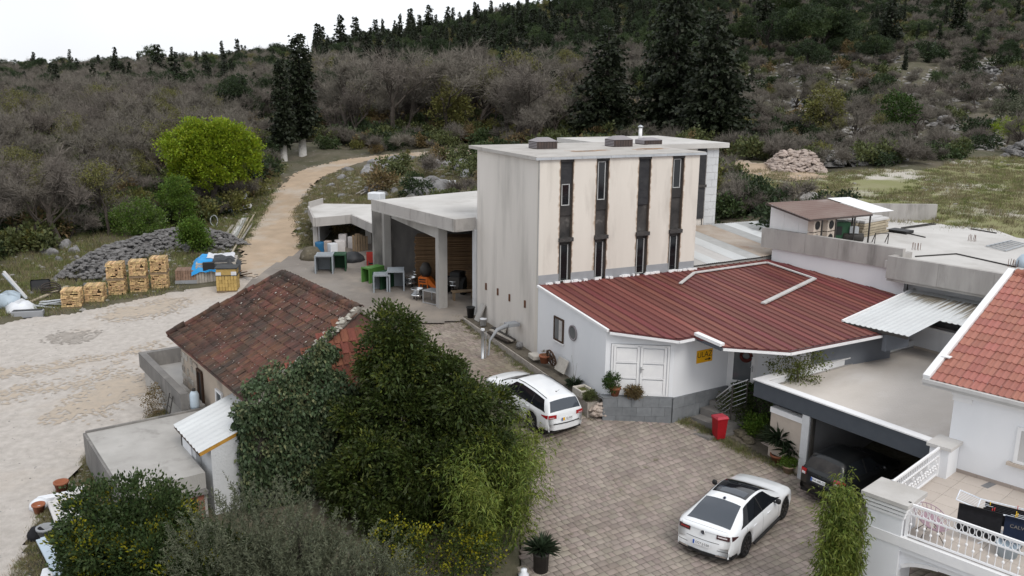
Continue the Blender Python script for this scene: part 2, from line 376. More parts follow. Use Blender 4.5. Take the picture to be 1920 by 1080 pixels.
dm('plank_grey', (.40,.37,.33), (.29,.265,.235), 4, .9, .3, 30, vary=.25)
dm('plank_pale', (.46,.40,.30), (.36,.305,.225), 4, .9, .3, 30, vary=.2)
dm('split_wood', (.60,.43,.235), (.46,.31,.155), 7, .9, .4, 30, island=.34, hue=.012)
dm('gap_shade_core', (.05,.028,.012), (.03,.018,.009), 7, .95)  # stack core coloured near black to paint the shade in the gaps
dm('pallet_wood', (.26,.19,.12), (.18,.13,.085), 5, .9)
dm('block_yellow', (.47,.33,.12), (.38,.26,.09), 5, .9, .3, 40, vary=.14)
dm('block_brown', (.27,.175,.125), (.21,.14,.105), 5, .9, .3, 40, vary=.16)
dm('tarp_blue', (.02,.30,.66), (.015,.24,.56), 3, .45)
dm('tarp_white', (.62,.63,.66), (.48,.49,.52), 2.5, .5)
dm('tarp_black', (.016,.018,.02), (.04,.042,.046), 2.5, .5)
dm('plastic_white', (.72,.74,.77), (.62,.64,.68), 2, .45)
dm('plastic_pale_blue', (.45,.53,.60), (.38,.46,.53), 2, .45)
dm('carton', (.60,.57,.56), (.50,.47,.46), 2, .8)
dm('hose_brown', (.05,.038,.03), (.03,.024,.02), 5, .6)
dm('cloth_black', (.010,.010,.012), (.016,.016,.019), 8, .95)
dm('cloth_navy', (.012,.02,.045), rough=.9)
dm('peg_yellow', (.8,.5,.02), rough=.5)
dm('peg_red', (.6,.05,.05), rough=.5)
dm('rack_white', (.74,.78,.84), rough=.4)
dm('wicker_mauve', (.40,.29,.33), (.33,.235,.27), 8, .8)
dm('wreath_red', (.12,.02,.018), (.05,.02,.012), 9, .9)
dm('canopy_rust', (.155,.10,.085), (.20,.15,.13), .8, .7, c3=(.30,.26,.25), s3=1, t3=(.6,.75), stretch=(1, .4, 1))
dm('moss', (.10,.10,.03), (.06,.065,.02), 5, 1, .6, 20)
# plants
def leaf(name, c1, c2, isl=.35, hue=.02, tr=.2, rough=.55, spec=.3): dm(name, c1, c2, 1.3, rough, island=isl, hue=hue, transl=tr, spec=spec)
leaf('leaf_laurel', (.052,.072,.014), (.030,.046,.011))
leaf('leaf_laurel_young', (.115,.13,.02), (.075,.095,.016))
leaf('leaf_bamboo', (0.148,0.176,0.028), (0.089,0.129,0.023))
leaf('leaf_olive', (.125,.135,.085), (.075,.086,.052))
leaf('leaf_privet', (0.055,0.083,0.026), (0.031,0.054,0.017))
leaf('leaf_privet_gold', (0.271,0.244,0.010), (0.167,0.180,0.015))
leaf('leaf_ivy', (0.078,0.111,0.052), (0.042,0.068,0.031))
leaf('leaf_ivy_pale', (0.186,0.198,0.102), (0.120,0.138,0.060))
leaf('leaf_bright', (.225,.295,.014), (.145,.205,.012), .25)
leaf('leaf_green', (.10,.165,.022), (.07,.125,.018))
leaf('leaf_bloom', (.16,.20,.085), (.10,.14,.045))
leaf('leaf_hedge', (0.042,0.077,0.013), (0.026,0.056,0.010))
leaf('leaf_pine', (0.035,0.054,0.020), (0.021,0.036,0.015))
leaf('leaf_fir', (.026,.034,.016), (.015,.021,.011))
leaf('leaf_oak', (0.063,0.092,0.032), (0.041,0.064,0.024))
leaf('leaf_bud', (.155,.155,.035), (.11,.105,.04))
leaf('leaf_dry', (.19,.14,.06), (.12,.09,.045))
leaf('leaf_scrub', (.115,.13,.048), (.072,.088,.034))
leaf('leaf_yucca', (.045,.07,.035), (.03,.05,.026), .3, .01)
dm('twig', (.18,.16,.136), (.125,.112,.095), 2, .95, vary=.2, hue=.015)
dm('twig_pale', (.20,.18,.16), (.15,.135,.12), 2, .95, vary=.15)
dm('bark', (.075,.062,.052), (.05,.042,.036), 5, .95, .5, 20)
dm('bark_dark', (.04,.034,.03), (.028,.024,.021), 5, .95, .5, 20)
dm('bark_lime', (.46,.45,.43), (.34,.33,.31), 5, .9)
dm('grass_blade', (.16,.175,.055), (.11,.13,.04), 1, .8, island=.4, hue=.03, world=True)
dm('grass_dry', (.24,.205,.12), (.16,.145,.08), 1, .9, island=.4, hue=.03, world=True)
# ------------------------------------------------------------------ ground
def inpoly(px, py, poly):
    poly = np.asarray(poly); r = np.zeros(len(px), bool); n = len(poly)
    for i in range(n):
        (x0, y0), (x1, y1) = poly[i][:2], poly[(i + 1) % n][:2]
        c = (y0 > py) != (y1 > py)
        with np.errstate(divide='ignore', invalid='ignore'):
            r ^= c & (px < (x1 - x0) * (py - y0) / (y1 - y0 + 1e-12) + x0)
    return r
def wob(x, y, s=1.0, k=0):                      # cheap smooth wobble
    return (np.sin(x * 1.7 * s + 3.1 + k) * np.cos(y * 1.3 * s + 1.7 * k) + .6 * np.sin(x * 3.9 * s - y * 2.7 * s + k) + .35 * np.sin(x * 8.3 * s + y * 7.1 * s + 2 * k)) / 1.95
def gpoly(px): return np.array([on(*q)[:2] for q in px])
LOT = gpoly([(-380,640),(0,606),(60,592),(130,590),(215,572),(330,548),(440,530),(470,470),(560,480),(580,520),(640,590),(700,690),(420,800),(330,800),(160,850),(158,905),(95,935),(60,1000),(25,1110),(-500,1110)])
ROAD = gpoly([(440,520),(452,470),(470,440),(492,400),(512,362),(545,331),(585,315),(640,301),(700,293.5),(770,287),(850,282),(930,279),(930,289),(850,292),(770,297),(695,304),(645,316),(603,335),(570,368),(557,400),(556,440),(568,480),(582,530)])
APRON = np.array([TF.w(*q) for q in ((-9.5,9),(-6.0,7.3),(-1.0,6.0),(0.,6.45),(5.5,7),(7,22),(-4,26),(-9.2,17.2),(-10.5,13.5))])
YARD = np.vstack([[TF.w(-6.2,8.4), TF.w(-.95,7.0), TF.w(-.98,0), TF.w(-.6,-5.0), TF.w(.2,-5.2), TF.w(2.4,-6.4), TF.w(3.0,-7.6)], gpoly([(1345,822),(1400,850)]), [GF.w(2.2,.4), GF.w(6.9,.4), GF.w(14,-2), GF.w(14,-9), (9, 12), (1, 11), (-.3, 16)], gpoly([(985,1000),(1000,900),(985,800),(950,760)]), [(-2.4, 34), (-4.5, 38)]])
FIELD = gpoly([(1340,300),(1420,320),(1560,325),(1640,318),(1740,318),(1800,300),(1920,288),(2300,300),(2300,520),(1900,470),(1760,440),(1640,420),(1560,380),(1450,400),(1400,330),(1340,318)])
TRACK = gpoly([(1330,296),(1400,303),(1480,316),(1560,333),(1500,342),(1420,330),(1330,312)])
RROOF = np.array([RF.w(*q) for q in ((-.4,-.2),(6.0,-.2),(6.0,-.8),(18,-.8),(18,9),(7.2,10.4),(0.2,17.6),(-.6,17.6))])
def sheet(name, poly, m, res, off, wa=.3, ws=.6, rough=.0, kind='structure', fade=.0):
    x0, y0 = poly.min(0); x1, y1 = poly.max(0)
    xs = np.arange(x0 - res, x1 + 2 * res, res); ys = np.arange(y0 - res, y1 + 2 * res, res)
    X, Y = np.meshgrid(xs, ys); cx = X[:-1, :-1] + res / 2; cy = Y[:-1, :-1] + res / 2
    wx = cx + wa * wob(cx, cy, ws) + fade * RNG.normal(size=cx.shape); wy = cy + wa * wob(cy, cx, ws, 2) + fade * RNG.normal(size=cx.shape)
    ins = inpoly(wx.ravel(), wy.ravel(), poly).reshape(cx.shape)
    nx = len(xs); idx = np.arange(X.size).reshape(X.shape)
    f = np.stack([idx[:-1, :-1], idx[:-1, 1:], idx[1:, 1:], idx[1:, :-1]], -1)[ins]
    u, inv = np.unique(f.ravel(), return_inverse=True); f = inv.reshape(f.shape)
    vx, vy = X.ravel()[u], Y.ravel()[u]
    z = Hn(vx, vy) + off + rough * wob(vx, vy, 1.9)
    o = link(name, mesh(name, np.c_[vx, vy, z], f, m, None, True)); tag(o, kind=kind)
    return o
# terrain: one polar sheet out past the ridge
th = np.radians(np.linspace(-64, 64, 300)); rr = np.r_[np.linspace(6, 30, 60)[:-1], np.geomspace(30, 140, 190)[:-1], np.geomspace(140, 1400, 60)]
TH, RRR = np.meshgrid(th, rr); X = np.sin(TH) * RRR; Y = np.cos(TH) * RRR
Z = Hn(X, Y)
far = np.clip((RRR - 25) / 40, 0, 1)
Z += far * (.22 * wob(X, Y, .35) + .35 * wob(X, Y, .09, 1)) * np.clip(RRR / 90, .4, 3)
fx, fy = X.ravel(), Y.ravel(); Zf = Z.ravel()
base = Hn(fx, fy)
def near_in(poly, sh=.0): return inpoly(fx, fy, poly)
for P in (LOT, ROAD, APRON, YARD, TRACK, FIELD):
    k = near_in(P); Zf[k] = base[k] - .35
k = near_in(RROOF); Zf[k] = np.minimum(Zf[k], 5.2)
WING = np.array([TF.w(*q) for q in ((-.1,-5.5),(2,-7),(15,-10),(15,7),(-.1,7))]); k = near_in(WING); Zf[k] = np.minimum(Zf[k], 2.6)
k = inpoly(fx, fy, np.array([TF.w(*q) for q in ((-.1,-5.5),(2,-7),(12,-10),(12,-.5),(-.1,-.5))])); Zf[k] = np.minimum(Zf[k], 1.4)
idx = np.arange(X.size).reshape(X.shape)
F = np.stack([idx[:-1, :-1], idx[:-1, 1:], idx[1:, 1:], idx[1:, :-1]], -1).reshape(-1, 4)[:, ::-1]
tag(link('terrain', mesh('terrain', np.c_[fx, fy, Zf], F, M['forest_floor'], None, True)), kind='structure')
sheet('gravel_lot', LOT, M['gravel'], .2, .02, .5, .5, .03)
for nm, m_, ps in (('damp_patch', 'apron', [(85,630),(130,622),(182,626),(150,646),(100,643)]), ('clay_patch', 'dirt', [(150,735),(260,700),(300,720),(220,765),(140,790),(60,800)]), ('clay_patch', 'dirt', [(190,588),(330,560),(360,566),(300,592),(200,604)]), ('tyre_track', 'dirt', [(-20,700),(200,668),(310,640),(318,646),(200,678),(-20,716)]), ('tyre_track', 'dirt', [(-20,740),(120,716),(250,690),(255,696),(120,726),(-20,757)])):
    sheet(nm, gpoly(ps), M[{'apron': 'gravel_damp', 'dirt': 'gravel_tan'}[m_]], .11, .035, .55, 1.1, .03, fade=.38)
sheet('dirt_road', ROAD, M['dirt'], .2, .06, .35, .5, .03, fade=.15)
sheet('dirt_track', TRACK, M['dirt'], .35, .06, .6, .4, .03)
sheet('grass_field', FIELD, M['field_grass'], .5, .02, .6, .3, .05)
sheet('concrete_apron', APRON, M['apron'], .25, .08, .1, .5, .0)
yard = sheet('paved_yard', YARD, M['joint_sand'], .25, -.012, .0, .5, .0)

# pavers: courses of mixed lengths laid square to the yard, each with its own edges
PF = Frame(6, 23, 33)
def paver_verts(w, d, h=.05, c=.012):
    a, b = w / 2, d / 2
    return np.array([(-a,-b,-h),(a,-b,-h),(a,b,-h),(-a,b,-h),(-a,-b,-c),(a,-b,-c),(a,b,-c),(-a,b,-c),(-a+c,-b+c,0),(a-c,-b+c,0),(a-c,b-c,0),(-a+c,b-c,0)])
PFACE = np.array([(0,1,5,4),(1,2,6,5),(2,3,7,6),(3,0,4,7),(4,5,9,8),(5,6,10,9),(6,7,11,10),(7,4,8,11),(8,9,10,11)])
cand = []
v = -16.0
while v < 24:
    d = .225; u = -16 + random.random() * .3
    while u < 22:
        w = random.choice((.17, .225, .225, .28, .335))
        cand.append((u + w / 2, v + d / 2, w, d)); u += w
    v += d
cand = np.array(cand)
wp = PF.o + cand[:, :1] * PF.u + cand[:, 1:2] * PF.v
k = inpoly(wp[:, 0], wp[:, 1], YARD) & (wp[:, 1] > 13)
cand, wp = cand[k], wp[k]
pz = Hn(wp[:, 0], wp[:, 1]); gx = (Hn(wp[:, 0] + .2, wp[:, 1]) - pz) / .2; gy = (Hn(wp[:, 0], wp[:, 1] + .2) - pz) / .2
ca = math.cos(R_(33)); sa = math.sin(R_(33))
shown = []
for i, (x, y) in enumerate(wp):                # how near, and is it inside the frame
    dd = math.hypot(y, 13.1); sx = x / (y * .973 + 3.0) * 1640
    shown.append(dd if (abs(sx) < 930 and y > 20.6 and x > 1.6 + (y - 20) * .0) else 1e3 + dd)
order = np.argsort(shown); pieces = order[:300]; rest = order[300:]
sizes = {w: mesh('paver', paver_verts(w - .014, .225 - .014), PFACE, M['paver_piece']) for w in (.17, .225, .28, .335)}
for i in pieces:
    o = link('paver', sizes[min(sizes, key=lambda q: abs(q - cand[i][2]))], yard)
    o.location = (wp[i][0], wp[i][1], pz[i] + random.uniform(-.004, .005))
    o.rotation_euler = (gy[i] * ca - gx[i] * sa + random.uniform(-.01, .01), -(gx[i] * ca + gy[i] * sa) + random.uniform(-.01, .01), R_(33 + random.uniform(-.6, .6)))
V = []; Fs = []
for q, i in enumerate(rest):
    pv = paver_verts(cand[i][2] - .014, .225 - .014); a = R_(33 + random.uniform(-.6, .6)); c_, s_ = math.cos(a), math.sin(a)
    x = pv[:, 0] * c_ - pv[:, 1] * s_; y = pv[:, 0] * s_ + pv[:, 1] * c_
    z = pv[:, 2] + pz[i] + gx[i] * x + gy[i] * y + random.uniform(-.004, .005) + pv[:, 0] * random.uniform(-.02, .02)
    V.append(np.c_[x + wp[i][0], y + wp[i][1], z]); Fs.append(PFACE + 12 * q)
tag(link('paver_field', mesh('paver_field', np.vstack(V), np.vstack(Fs), M['paver']), yard), kind='stuff')
print('pavers', len(wp))
# ------------------------------------------------------------------ buildings
def onT(F, px, py, c):                          # hit on the plane v = c of a frame
    d = ray(px, py); k = d[:2] @ F.v; t = (c + F.o @ F.v) / k; P = np.array([d[0]*t, d[1]*t, CAM_H + d[2]*t]); return F.loc(P)
def onS(F, px, py, c):
    d = ray(px, py); k = d[:2] @ F.u; t = (c + F.o @ F.u) / k; P = np.array([d[0]*t, d[1]*t, CAM_H + d[2]*t]); return F.loc(P)
def fthing(F, name, label, cat, base, group=None, a=0, b=0):
    p = F.w(a, b); return thing(name, label, cat, p[0], p[1], base, F.deg, group, wz=True)

# --- the tall cream tower with sooty window strips
t = fthing(TF, 'concrete_tower', 'tall cream concrete tower with four black sooty window strips', 'tower', 1.5)
STR = [(.97, 1.55), (2.70, 3.27), (4.81, 5.40), (6.57, 7.16)]
MB().box(0, 8, .25, 6.34, 1.3, 10).build('wall', M['grey_render'], t)
# cream render with soot and rust that spread from the eight edges of the burnt window strips
sm = M['cream_render'].copy(); M['sooty_render'] = sm; n_ = sm.node_tree.nodes; l_ = sm.node_tree.links
bs = [q for q in n_ if q.type == 'BSDF_PRINCIPLED'][0]; src = bs.inputs['Base Color'].links[0].from_socket
def mth(op, a, b=None):
    q = n_.new('ShaderNodeMath'); q.operation = op
    for i, x in enumerate((a, b)):
        if x is None: continue
        if isinstance(x, (int, float)): q.inputs[i].default_value = x
        else: l_.new(x, q.inputs[i])
    return q.outputs[0]
tco = n_.new('ShaderNodeTexCoord'); sp_ = n_.new('ShaderNodeSeparateXYZ'); l_.new(tco.outputs['Object'], sp_.inputs[0]); dmin = None
for e in [q for s_ in STR for q in s_]:
    dd_ = mth('ABSOLUTE', mth('SUBTRACT', sp_.outputs[0], float(e))); dmin = dd_ if dmin is None else mth('MINIMUM', dmin, dd_)
nz = n_.new('ShaderNodeTexNoise'); nz.inputs['Scale'].default_value = 3.2; nz.inputs['Detail'].default_value = 8; l_.new(tco.outputs['Object'], nz.inputs['Vector'])
top_ = mth('MAXIMUM', mth('MULTIPLY', mth('SUBTRACT', sp_.outputs[2], 8.0 - 1.5), .22), 0)       # wider under the eave
rad = mth('ADD', mth('MULTIPLY', mth('MAXIMUM', mth('SUBTRACT', nz.outputs['Fac'], .38), 0), .2), .02); rad = mth('ADD', rad, mth('MULTIPLY', mth('POWER', top_, 6), .4))
for k_, (cl_, sc_) in enumerate((((.36, .25, .16), 2.0), ((.05, .04, .034), 1.0))):
    f_ = mth('SUBTRACT', 1, mth('DIVIDE', dmin, mth('MULTIPLY', rad, sc_))); mr = n_.new('ShaderNodeMapRange'); mr.interpolation_type = 'SMOOTHSTEP'; l_.new(f_, mr.inputs[0]); mr.inputs[2].default_value = .8; mr.inputs[4].default_value = .8
    mxx = n_.new('ShaderNodeMix'); mxx.data_type = 'RGBA'; l_.new(mr.outputs[0], mxx.inputs[0]); l_.new(src, mxx.inputs[6]); mxx.inputs[7].default_value = (*cl_, 1); src = mxx.outputs[2]
l_.new(src, bs.inputs['Base Color'])
edges = [0] + [q for s_ in STR for q in s_] + [8.0]
for i in range(0, 10, 2):
    MB().box(edges[i], edges[i+1], .0, .25, 1.3, 10).build('pier', M['sooty_render'], t)
    MB().box(edges[i] + .002, edges[i+1] - .002, -.012, .0, 4.7, 5.22 + .0).build('grey_band', M['grey_band'], t)
conf = [dict(sh=(8.98, 9.95), win=(8.08, 8.98)), dict(sh=None, win=(8.24, 9.86)), dict(sh=(7.93, 9.95), win=None), dict(sh=None, win=(8.58, 9.86))]
for (a, b), k in zip(STR, conf):
    st = MB().box(a, b, .16, .25, 4.75, 10).build('sooty_strip', M['soot_grey'], t)
    MB().box(a - .05, b + .05, -.10, .16, 6.58, 6.74).build('ledge', M['soot_grey'], t)
    for z0, z1 in ([k['win']] if k['win'] else []) + [(4.86, 6.42)]:
        w = .035; f = MB()
        x0, x1 = a + .10, b - .10
        f.box(x0, x0 + w, .09, .14, z0, z1).box(x1 - w, x1, .09, .14, z0, z1).box(x0 + w, x1 - w, .09, .14, z0, z0 + w)
        if z1 > 7: f.box(x0 + w, x1 - w, .09, .14, z1 - w, z1)
        wn_ = f.build('window', M['sheet_grey'], t)
        MB().box(x0 + w, x1 - w, .12, .155, z0 + w, z1 - w).build('pane', M['black_glass'], wn_)
        MB().box(a, x0 - .002, .10, .16, z0, z1).box(x1 + .002, b, .10, .16, z0, z1).build('reveal', M['soot'], wn_)
    if k['win']: MB().box(a, b, .10, .16, k['win'][0] - .42, k['win'][0] - .01).build('sill_panel', M['soot'], t)
    if k['sh']:
        sh = MB().box(a + .002, b - .002, .10, .155, k['sh'][0], k['sh'][1]).build('shutter', M['shutter'], t)
        sl = MB(); z = k['sh'][0] + .01
        while z < k['sh'][1] - .05: sl.box(a + .02, b - .02, .075, .10, z, z + .045); z += .06
        tag(sl.build('slats', M['shutter'], sh), kind='stuff')
    MB().box(a - .02, b + .02, -.03, .14, 9.9, 9.995).build('shutter_box', M['soot'], t)
slab = MB().box(-.2, 8.25, -.09, 6.9, 10.0, 10.14).build('roof', M['roof_rusty'], t)
for i in range(12):
    MB().box(-.25 + i * .712 + .005, -.25 + (i + 1) * .712 - .005, -.12, -.095, 10.01, 10.11).build('edge_flashing', M['galv'], slab)
MB().box(-.03, .0, -.0, .09, 4.8, 9.99).build('downpipe', M['concrete'], t)
for q in ((912, 537), (934, 547), (956, 558), (985, 570)):
    P = onS(TF, *q, 0)
    MB().box(-.05, -.003, P[1] - .05, P[1] + .05, P[2] - .16, P[2] + .16).build('rusty_bracket', M['rust'], t)
rs = MB()
for q in ((1068, 283, 1.7), (1190, 279, 1.3)):
    P = TF.z(q[0], q[1], 10.175)
    for k in range(22):
        u = P[0] + random.uniform(-.3, q[2]); v = P[1] + random.gauss(0, .16) + (u - P[0]) * .15
        rs.add([(u, v, 10.144), (u + .5, v - .03, 10.144), (u + .6, v + .05, 10.144), (u + .05, v + .07, 10.144)], [(0, 1, 2, 3)])
dm('rust_stain', (.36, .16, .06), (.42, .28, .16), 4, .9)
tag(rs.build('rust_stain', M['rust_stain'], slab), kind='stuff')
for px, py, lab in ((1018, 277, 'brown louvred roof vent nearest the tower\'s front left corner'), (1160, 273, 'rust brown roof vent in the middle of the tower roof'), (1216, 269, 'low grey roof vent furthest back on the tower roof')):
    P = TF.z(px, py, 10.17); W_ = TF.w(P[0], P[1])
    v = thing('roof_vent', lab, 'roof vent', W_[0], W_[1], 10.142, 26, 'roof vents on the tower')
    hh = .62 if px < 1200 else .4
    v.scale = (.85, .85, .8); MB().box(-.6, .6, -.5, .5, 0, hh * .66).build('housing', M['brown_iron'], v)
    MB().add([(-.64,-.54,hh*.665),(.64,-.54,hh*.665),(.64,.54,hh*.665),(-.64,.54,hh*.665),(-.3,-.12,hh),(.3,-.12,hh),(.3,.12,hh),(-.3,.12,hh)],
             [(0,1,5,4),(1,2,6,5),(2,3,7,6),(3,0,4,7),(4,5,6,7),(3,2,1,0)]).build('cap', M['vent_top'], v)
    for k in range(4): MB().box(-.64, -.602, -.46, .46, .05 + k * hh * .14, .05 + k * hh * .14 + .05).build('louvre', M['vent_top'], v)
    for k in range(7): MB().box(-.55 + k * .17, -.53 + k * .17, -.515, -.502, .02, hh * .64).build('seam', M['dark_iron'], v)
P = TF.z(1200, 266, 10.15); W_ = TF.w(P[0], P[1])
v = thing('flue_pipe', 'thin white flue pipe standing behind the roof vents', 'pipe', W_[0], W_[1], 10.1)
MB().lathe([(.09, 0), (.09, .75)], k=10).build('pipe', M['white_trim'], v, True); MB().lathe([(.14, .78), (.14, .83), (.03, .9)], k=10).build('cap', M['galv'], v, True)

# --- second, set-back tower
t = fthing(TF, 'block_tower', 'pale concrete block tower set back behind the cream tower', 'tower', 4.6, a=0)
MB().box(8.02, 14.4, 6.6, 12.5, 4.2, 9.72).build('wall', M['grey_render'], t)
z = 4.8; r = 0
while z < 9.6:                                  # big blocks on the visible strip
    x = 13.62 - (0 if r % 2 else .1)
    for x0, x1 in (((13.62, 14.02), (14.03, 14.385)) if r % 2 else ((13.62, 14.2), (14.21, 14.385))):
        MB().box(x0, x1, 6.575 - random.random() * .008, 6.6, z, z + .385).build('block', M['pale_plaster'], t)
    z += .4; r += 1
MB().box(7.9, 14.85, 6.3, 13, 9.72, 9.98).build('roof', M['concrete_roof'], t)
st = MB().box(12.98, 13.55, 6.53, 6.6, 5.9, 9.72).build('sooty_strip', M['shutter'], t)
MB().box(12.93, 13.6, 6.45, 6.53, 7.62, 7.76).build('ledge', M['soot_grey'], t)
z = 7.8; sl = MB()
while z < 9.6: sl.box(13.0, 13.53, 6.51, 6.53, z, z + .045); z += .06
tag(sl.build('slats', M['shutter'], st), kind='stuff')
MB().box(13.0, 13.04, 6.57, 6.6, 5.1, 5.9).box(13.48, 13.52, 6.57, 6.6, 5.1, 5.9).build('soot_stain', M['soot_grey'], t)

# --- white wing with the red roof
def zr(s, t_): return 4.82 + .085 * t_
A = fthing(TF, 'white_wing', 'white single storey wing with dark red ribbed metal roof', 'building', 1.0)
P1, P2, P3, P4, P5 = (0, -5.42), (2.12, -6.72), (4.9, -6.45), (7.0, -8.55), (11.2, -8.5)
zw = lambda x, y: zr(x, y) - .09
def wallseg(a, b, z0, z1, name, m, th=.22, par=A):
    d = np.array(b, float) - np.array(a, float); n = np.array([-d[1], d[0]]); n = n / np.linalg.norm(n) * th
    poly = [a, b, tuple(np.array(b) + n), tuple(np.array(a) + n)]
    return MB().prism(poly, z0, z1).build(name, m, par)
# left wall: pieces round the window and the porthole
MB().prism([(0, -5.42), (.22, -5.42), (.22, -.02), (0, -.02)], 1.5, zw).build('wall', M['white_wall'], A)
wallseg(P1, P2, 1.78, zw, 'wall', M['white_wall']); wallseg(P2, P3, 1.78, zw, 'wall', M['white_wall'])
wallseg(P3, P4, 1.2, zw, 'wall', M['white_wall']); wallseg(P4, P5, .3, zw, 'wall', M['blue_grey_wall'])
# window in the left wall
Pa, Pb = onS(TF, 1040, 592, 0), onS(TF, 1057, 645, 0)
y0, y1, z0, z1 = Pb[1], Pa[1], Pb[2] + .0, Pa[2] + .02
f = MB(); w = .07
f.box(-.05, -.003, y0, y0 + w, z0, z1).box(-.05, -.003, y1 - w, y1, z0, z1).box(-.05, -.003, y0 + w, y1 - w, z0, z0 + w).box(-.05, -.003, y0 + w, y1 - w, z1 - w, z1)
f = f.build('window', M['brown_wood'], A)
MB().box(-.03, -.004, y0 + w, y1 - w, z0 + w, z1 - w).build('pane', M['grey_glass'], f)
MB().box(-.036, -.031, y0 + w + .05, y0 + w + .3, z0 + w, z1 - w).build('blind', M['sheet_fade'], f)
MB().box(-.075, -.003, y0 - .03, y1 + .03, z0 - .05, z0 - .005).build('sill', M['white_trim'], f)
Pc = onS(TF, 1075, 624, 0)
Mx = Matrix.Translation((-.004, Pc[1], Pc[2])) @ Matrix.Rotation(R_(-90), 4, 'Y')
f = MB().lathe([(.25, 0), (.25, .045), (.31, .045), (.31, 0)], k=28, M=Mx).build('round_window', M['vent_top'], A, True)
MB().lathe([(.25, .0), (.25, .025), (.0, .025)], k=28, M=Mx).build('pane', M['grey_glass'], f)
# plinth of cut grey slabs with joints
def plinth(a, b, z0, z1, out, n, rows, par):
    a = np.array(a, float); b = np.array(b, float); d = b - a; L = np.linalg.norm(d); d /= L; nn = np.array([d[1], -d[0]])
    for r in range(rows):
        za = z0 + (z1 - z0) * r / rows; zb = z0 + (z1 - z0) * (r + 1) / rows
        cuts = [0] + sorted((k + (.5 if r % 2 else 0) + random.uniform(-.12, .12)) / n for k in range(1, n)) + [1]
        for i in range(len(cuts) - 1):
            p = a + d * L * cuts[i]; q = a + d * L * cuts[i+1] - d * .008; o_ = out - random.random() * .006
            MB().prism([tuple(p + nn * 0), tuple(p + nn * o_), tuple(q + nn * o_), tuple(q)][::1], za, zb - .008).build('plinth_slab', M['plinth_stone'], par)
wallseg((0, -5.42), P2, .6, 1.77, 'plinth_core', M['plinth_stone'], .2); wallseg(P2, P3, .5, 1.77, 'plinth_core', M['plinth_stone'], .2)
plinth((-.18, -5.62), P2, .75, 1.79, .10, 5, 3, A); plinth(P2, P3, .55, 1.79, .09, 5, 3, A)
MB().prism([(-.25, -5.4), (-.22, -5.72), (2.17, -6.84), (2.1, -6.6), (.05, -5.35)], 1.78, 1.815).build('plinth_cap', M['plinth_stone'], A)
# big panelled double door
d = np.array(P2) - np.array(P1); L = np.linalg.norm(d); dd = d / L
ang = math.degrees(math.atan2(dd[1], dd[0]))
DM = Matrix.Translation((P1[0], P1[1], 0)) @ Matrix.Rotation(R_(ang), 4, 'Z')
fr = MB(); x0, x1, z0, z1 = .28, 2.26, 1.83, 3.72
fr.box(x0 - .07, x0, -.05, -.003, z0, z1 + .06, DM).box(x1, x1 + .07, -.05, -.003, z0, z1 + .06, DM).box(x0, x1, -.05, -.003, z1, z1 + .06, DM).box(x0, x1, -.05, -.003, z0, z0 + .04, DM)
fr = fr.build('double_door', M['white_trim'], A)
for k in range(2):
    a = x0 + .02 + k * .98; b = a + .94
    for r in range(3):
        za = z0 + .10 + r * .6; MB().cbox(a + .09, b - .09, -.035, -.004, za, za + .5, .012, DM).build('door_panel', M['white_trim'], fr)
    MB().box(a, a + .085, -.06, -.004, z0 + .05, z1 - .01, DM).box(b - .085, b, -.06, -.004, z0 + .05, z1 - .01, DM).build('stile', M['white_trim'], fr)
    for r in range(4): MB().box(a + .088, b - .088, -.052, -.004, z0 + .045 + r * .6, z0 + .095 + r * .6, DM).build('rail', M['white_trim'], fr)
MB().box(x0 + 1.02, x0 + 1.05, -.10, -.06, z0 + .9, z0 + 1.12, DM).box(x0 + .99, x0 + 1.14, -.12, -.10, z0 + 1.03, z0 + 1.05, DM).build('handle', M['steel'], fr)
dl = MB()
dl.box(x0 - .085, x0 - .072, -.012, -.002, z0, z1 + .06, DM).box(x1 + .072, x1 + .085, -.012, -.002, z0, z1 + .06, DM).box(x0 - .085, x1 + .085, -.012, -.002, z1 + .062, z1 + .075, DM)
dl.build('shadow_gap', M['grey_band'], fr)
# entrance door with wreath
d = np.array(P4) - np.array(P3); L = np.linalg.norm(d); dd = d / L; ang = math.degrees(math.atan2(dd[1], dd[0]))
EM = Matrix.Translation((P3[0], P3[1], 0)) @ Matrix.Rotation(R_(ang), 4, 'Z')
ED_BASE = 1.6
fr = MB(); x0, x1, z0, z1 = .06, .98, ED_BASE, ED_BASE + 2.0
fr.box(x0, x0 + .13, -.05, -.003, z0, z1, EM).box(x1 - .13, x1, -.05, -.003, z0, z1, EM).box(x0 + .13, x1 - .13, -.05, -.003, z1 - .14, z1, EM).box(x0 + .13, x1 - .13, -.05, -.003, z0, z0 + .45, EM)
fr = fr.build('entrance_door', M['white_trim'], A)
MB().box(x0 + .13, x1 - .13, -.03, -.004, z0 + .45, z1 - .14, EM).build('pane', M['grey_glass'], fr)
MB().box(x1 - .10, x1 - .06, -.09, -.05, z0 + .85, z0 + 1.1, EM).box(x1 - .16, x1 - .05, -.11, -.09, z0 + 1.02, z0 + 1.05, EM).build('handle', M['steel'], fr)
fw_ = MB().box(x0 - .1, x0 - .02, -.03, -.002, z0, z1 + .08, EM).box(x1 + .02, x1 + .1, -.03, -.002, z0, z1 + .08, EM).build('door_surround', M['white_trim'], A)
# porch lamp
MB().box(-.25, -.05, -.22, -.02, ED_BASE + 1.75, ED_BASE + 1.85, EM).build('wall_lamp', M['brown_iron'], A)
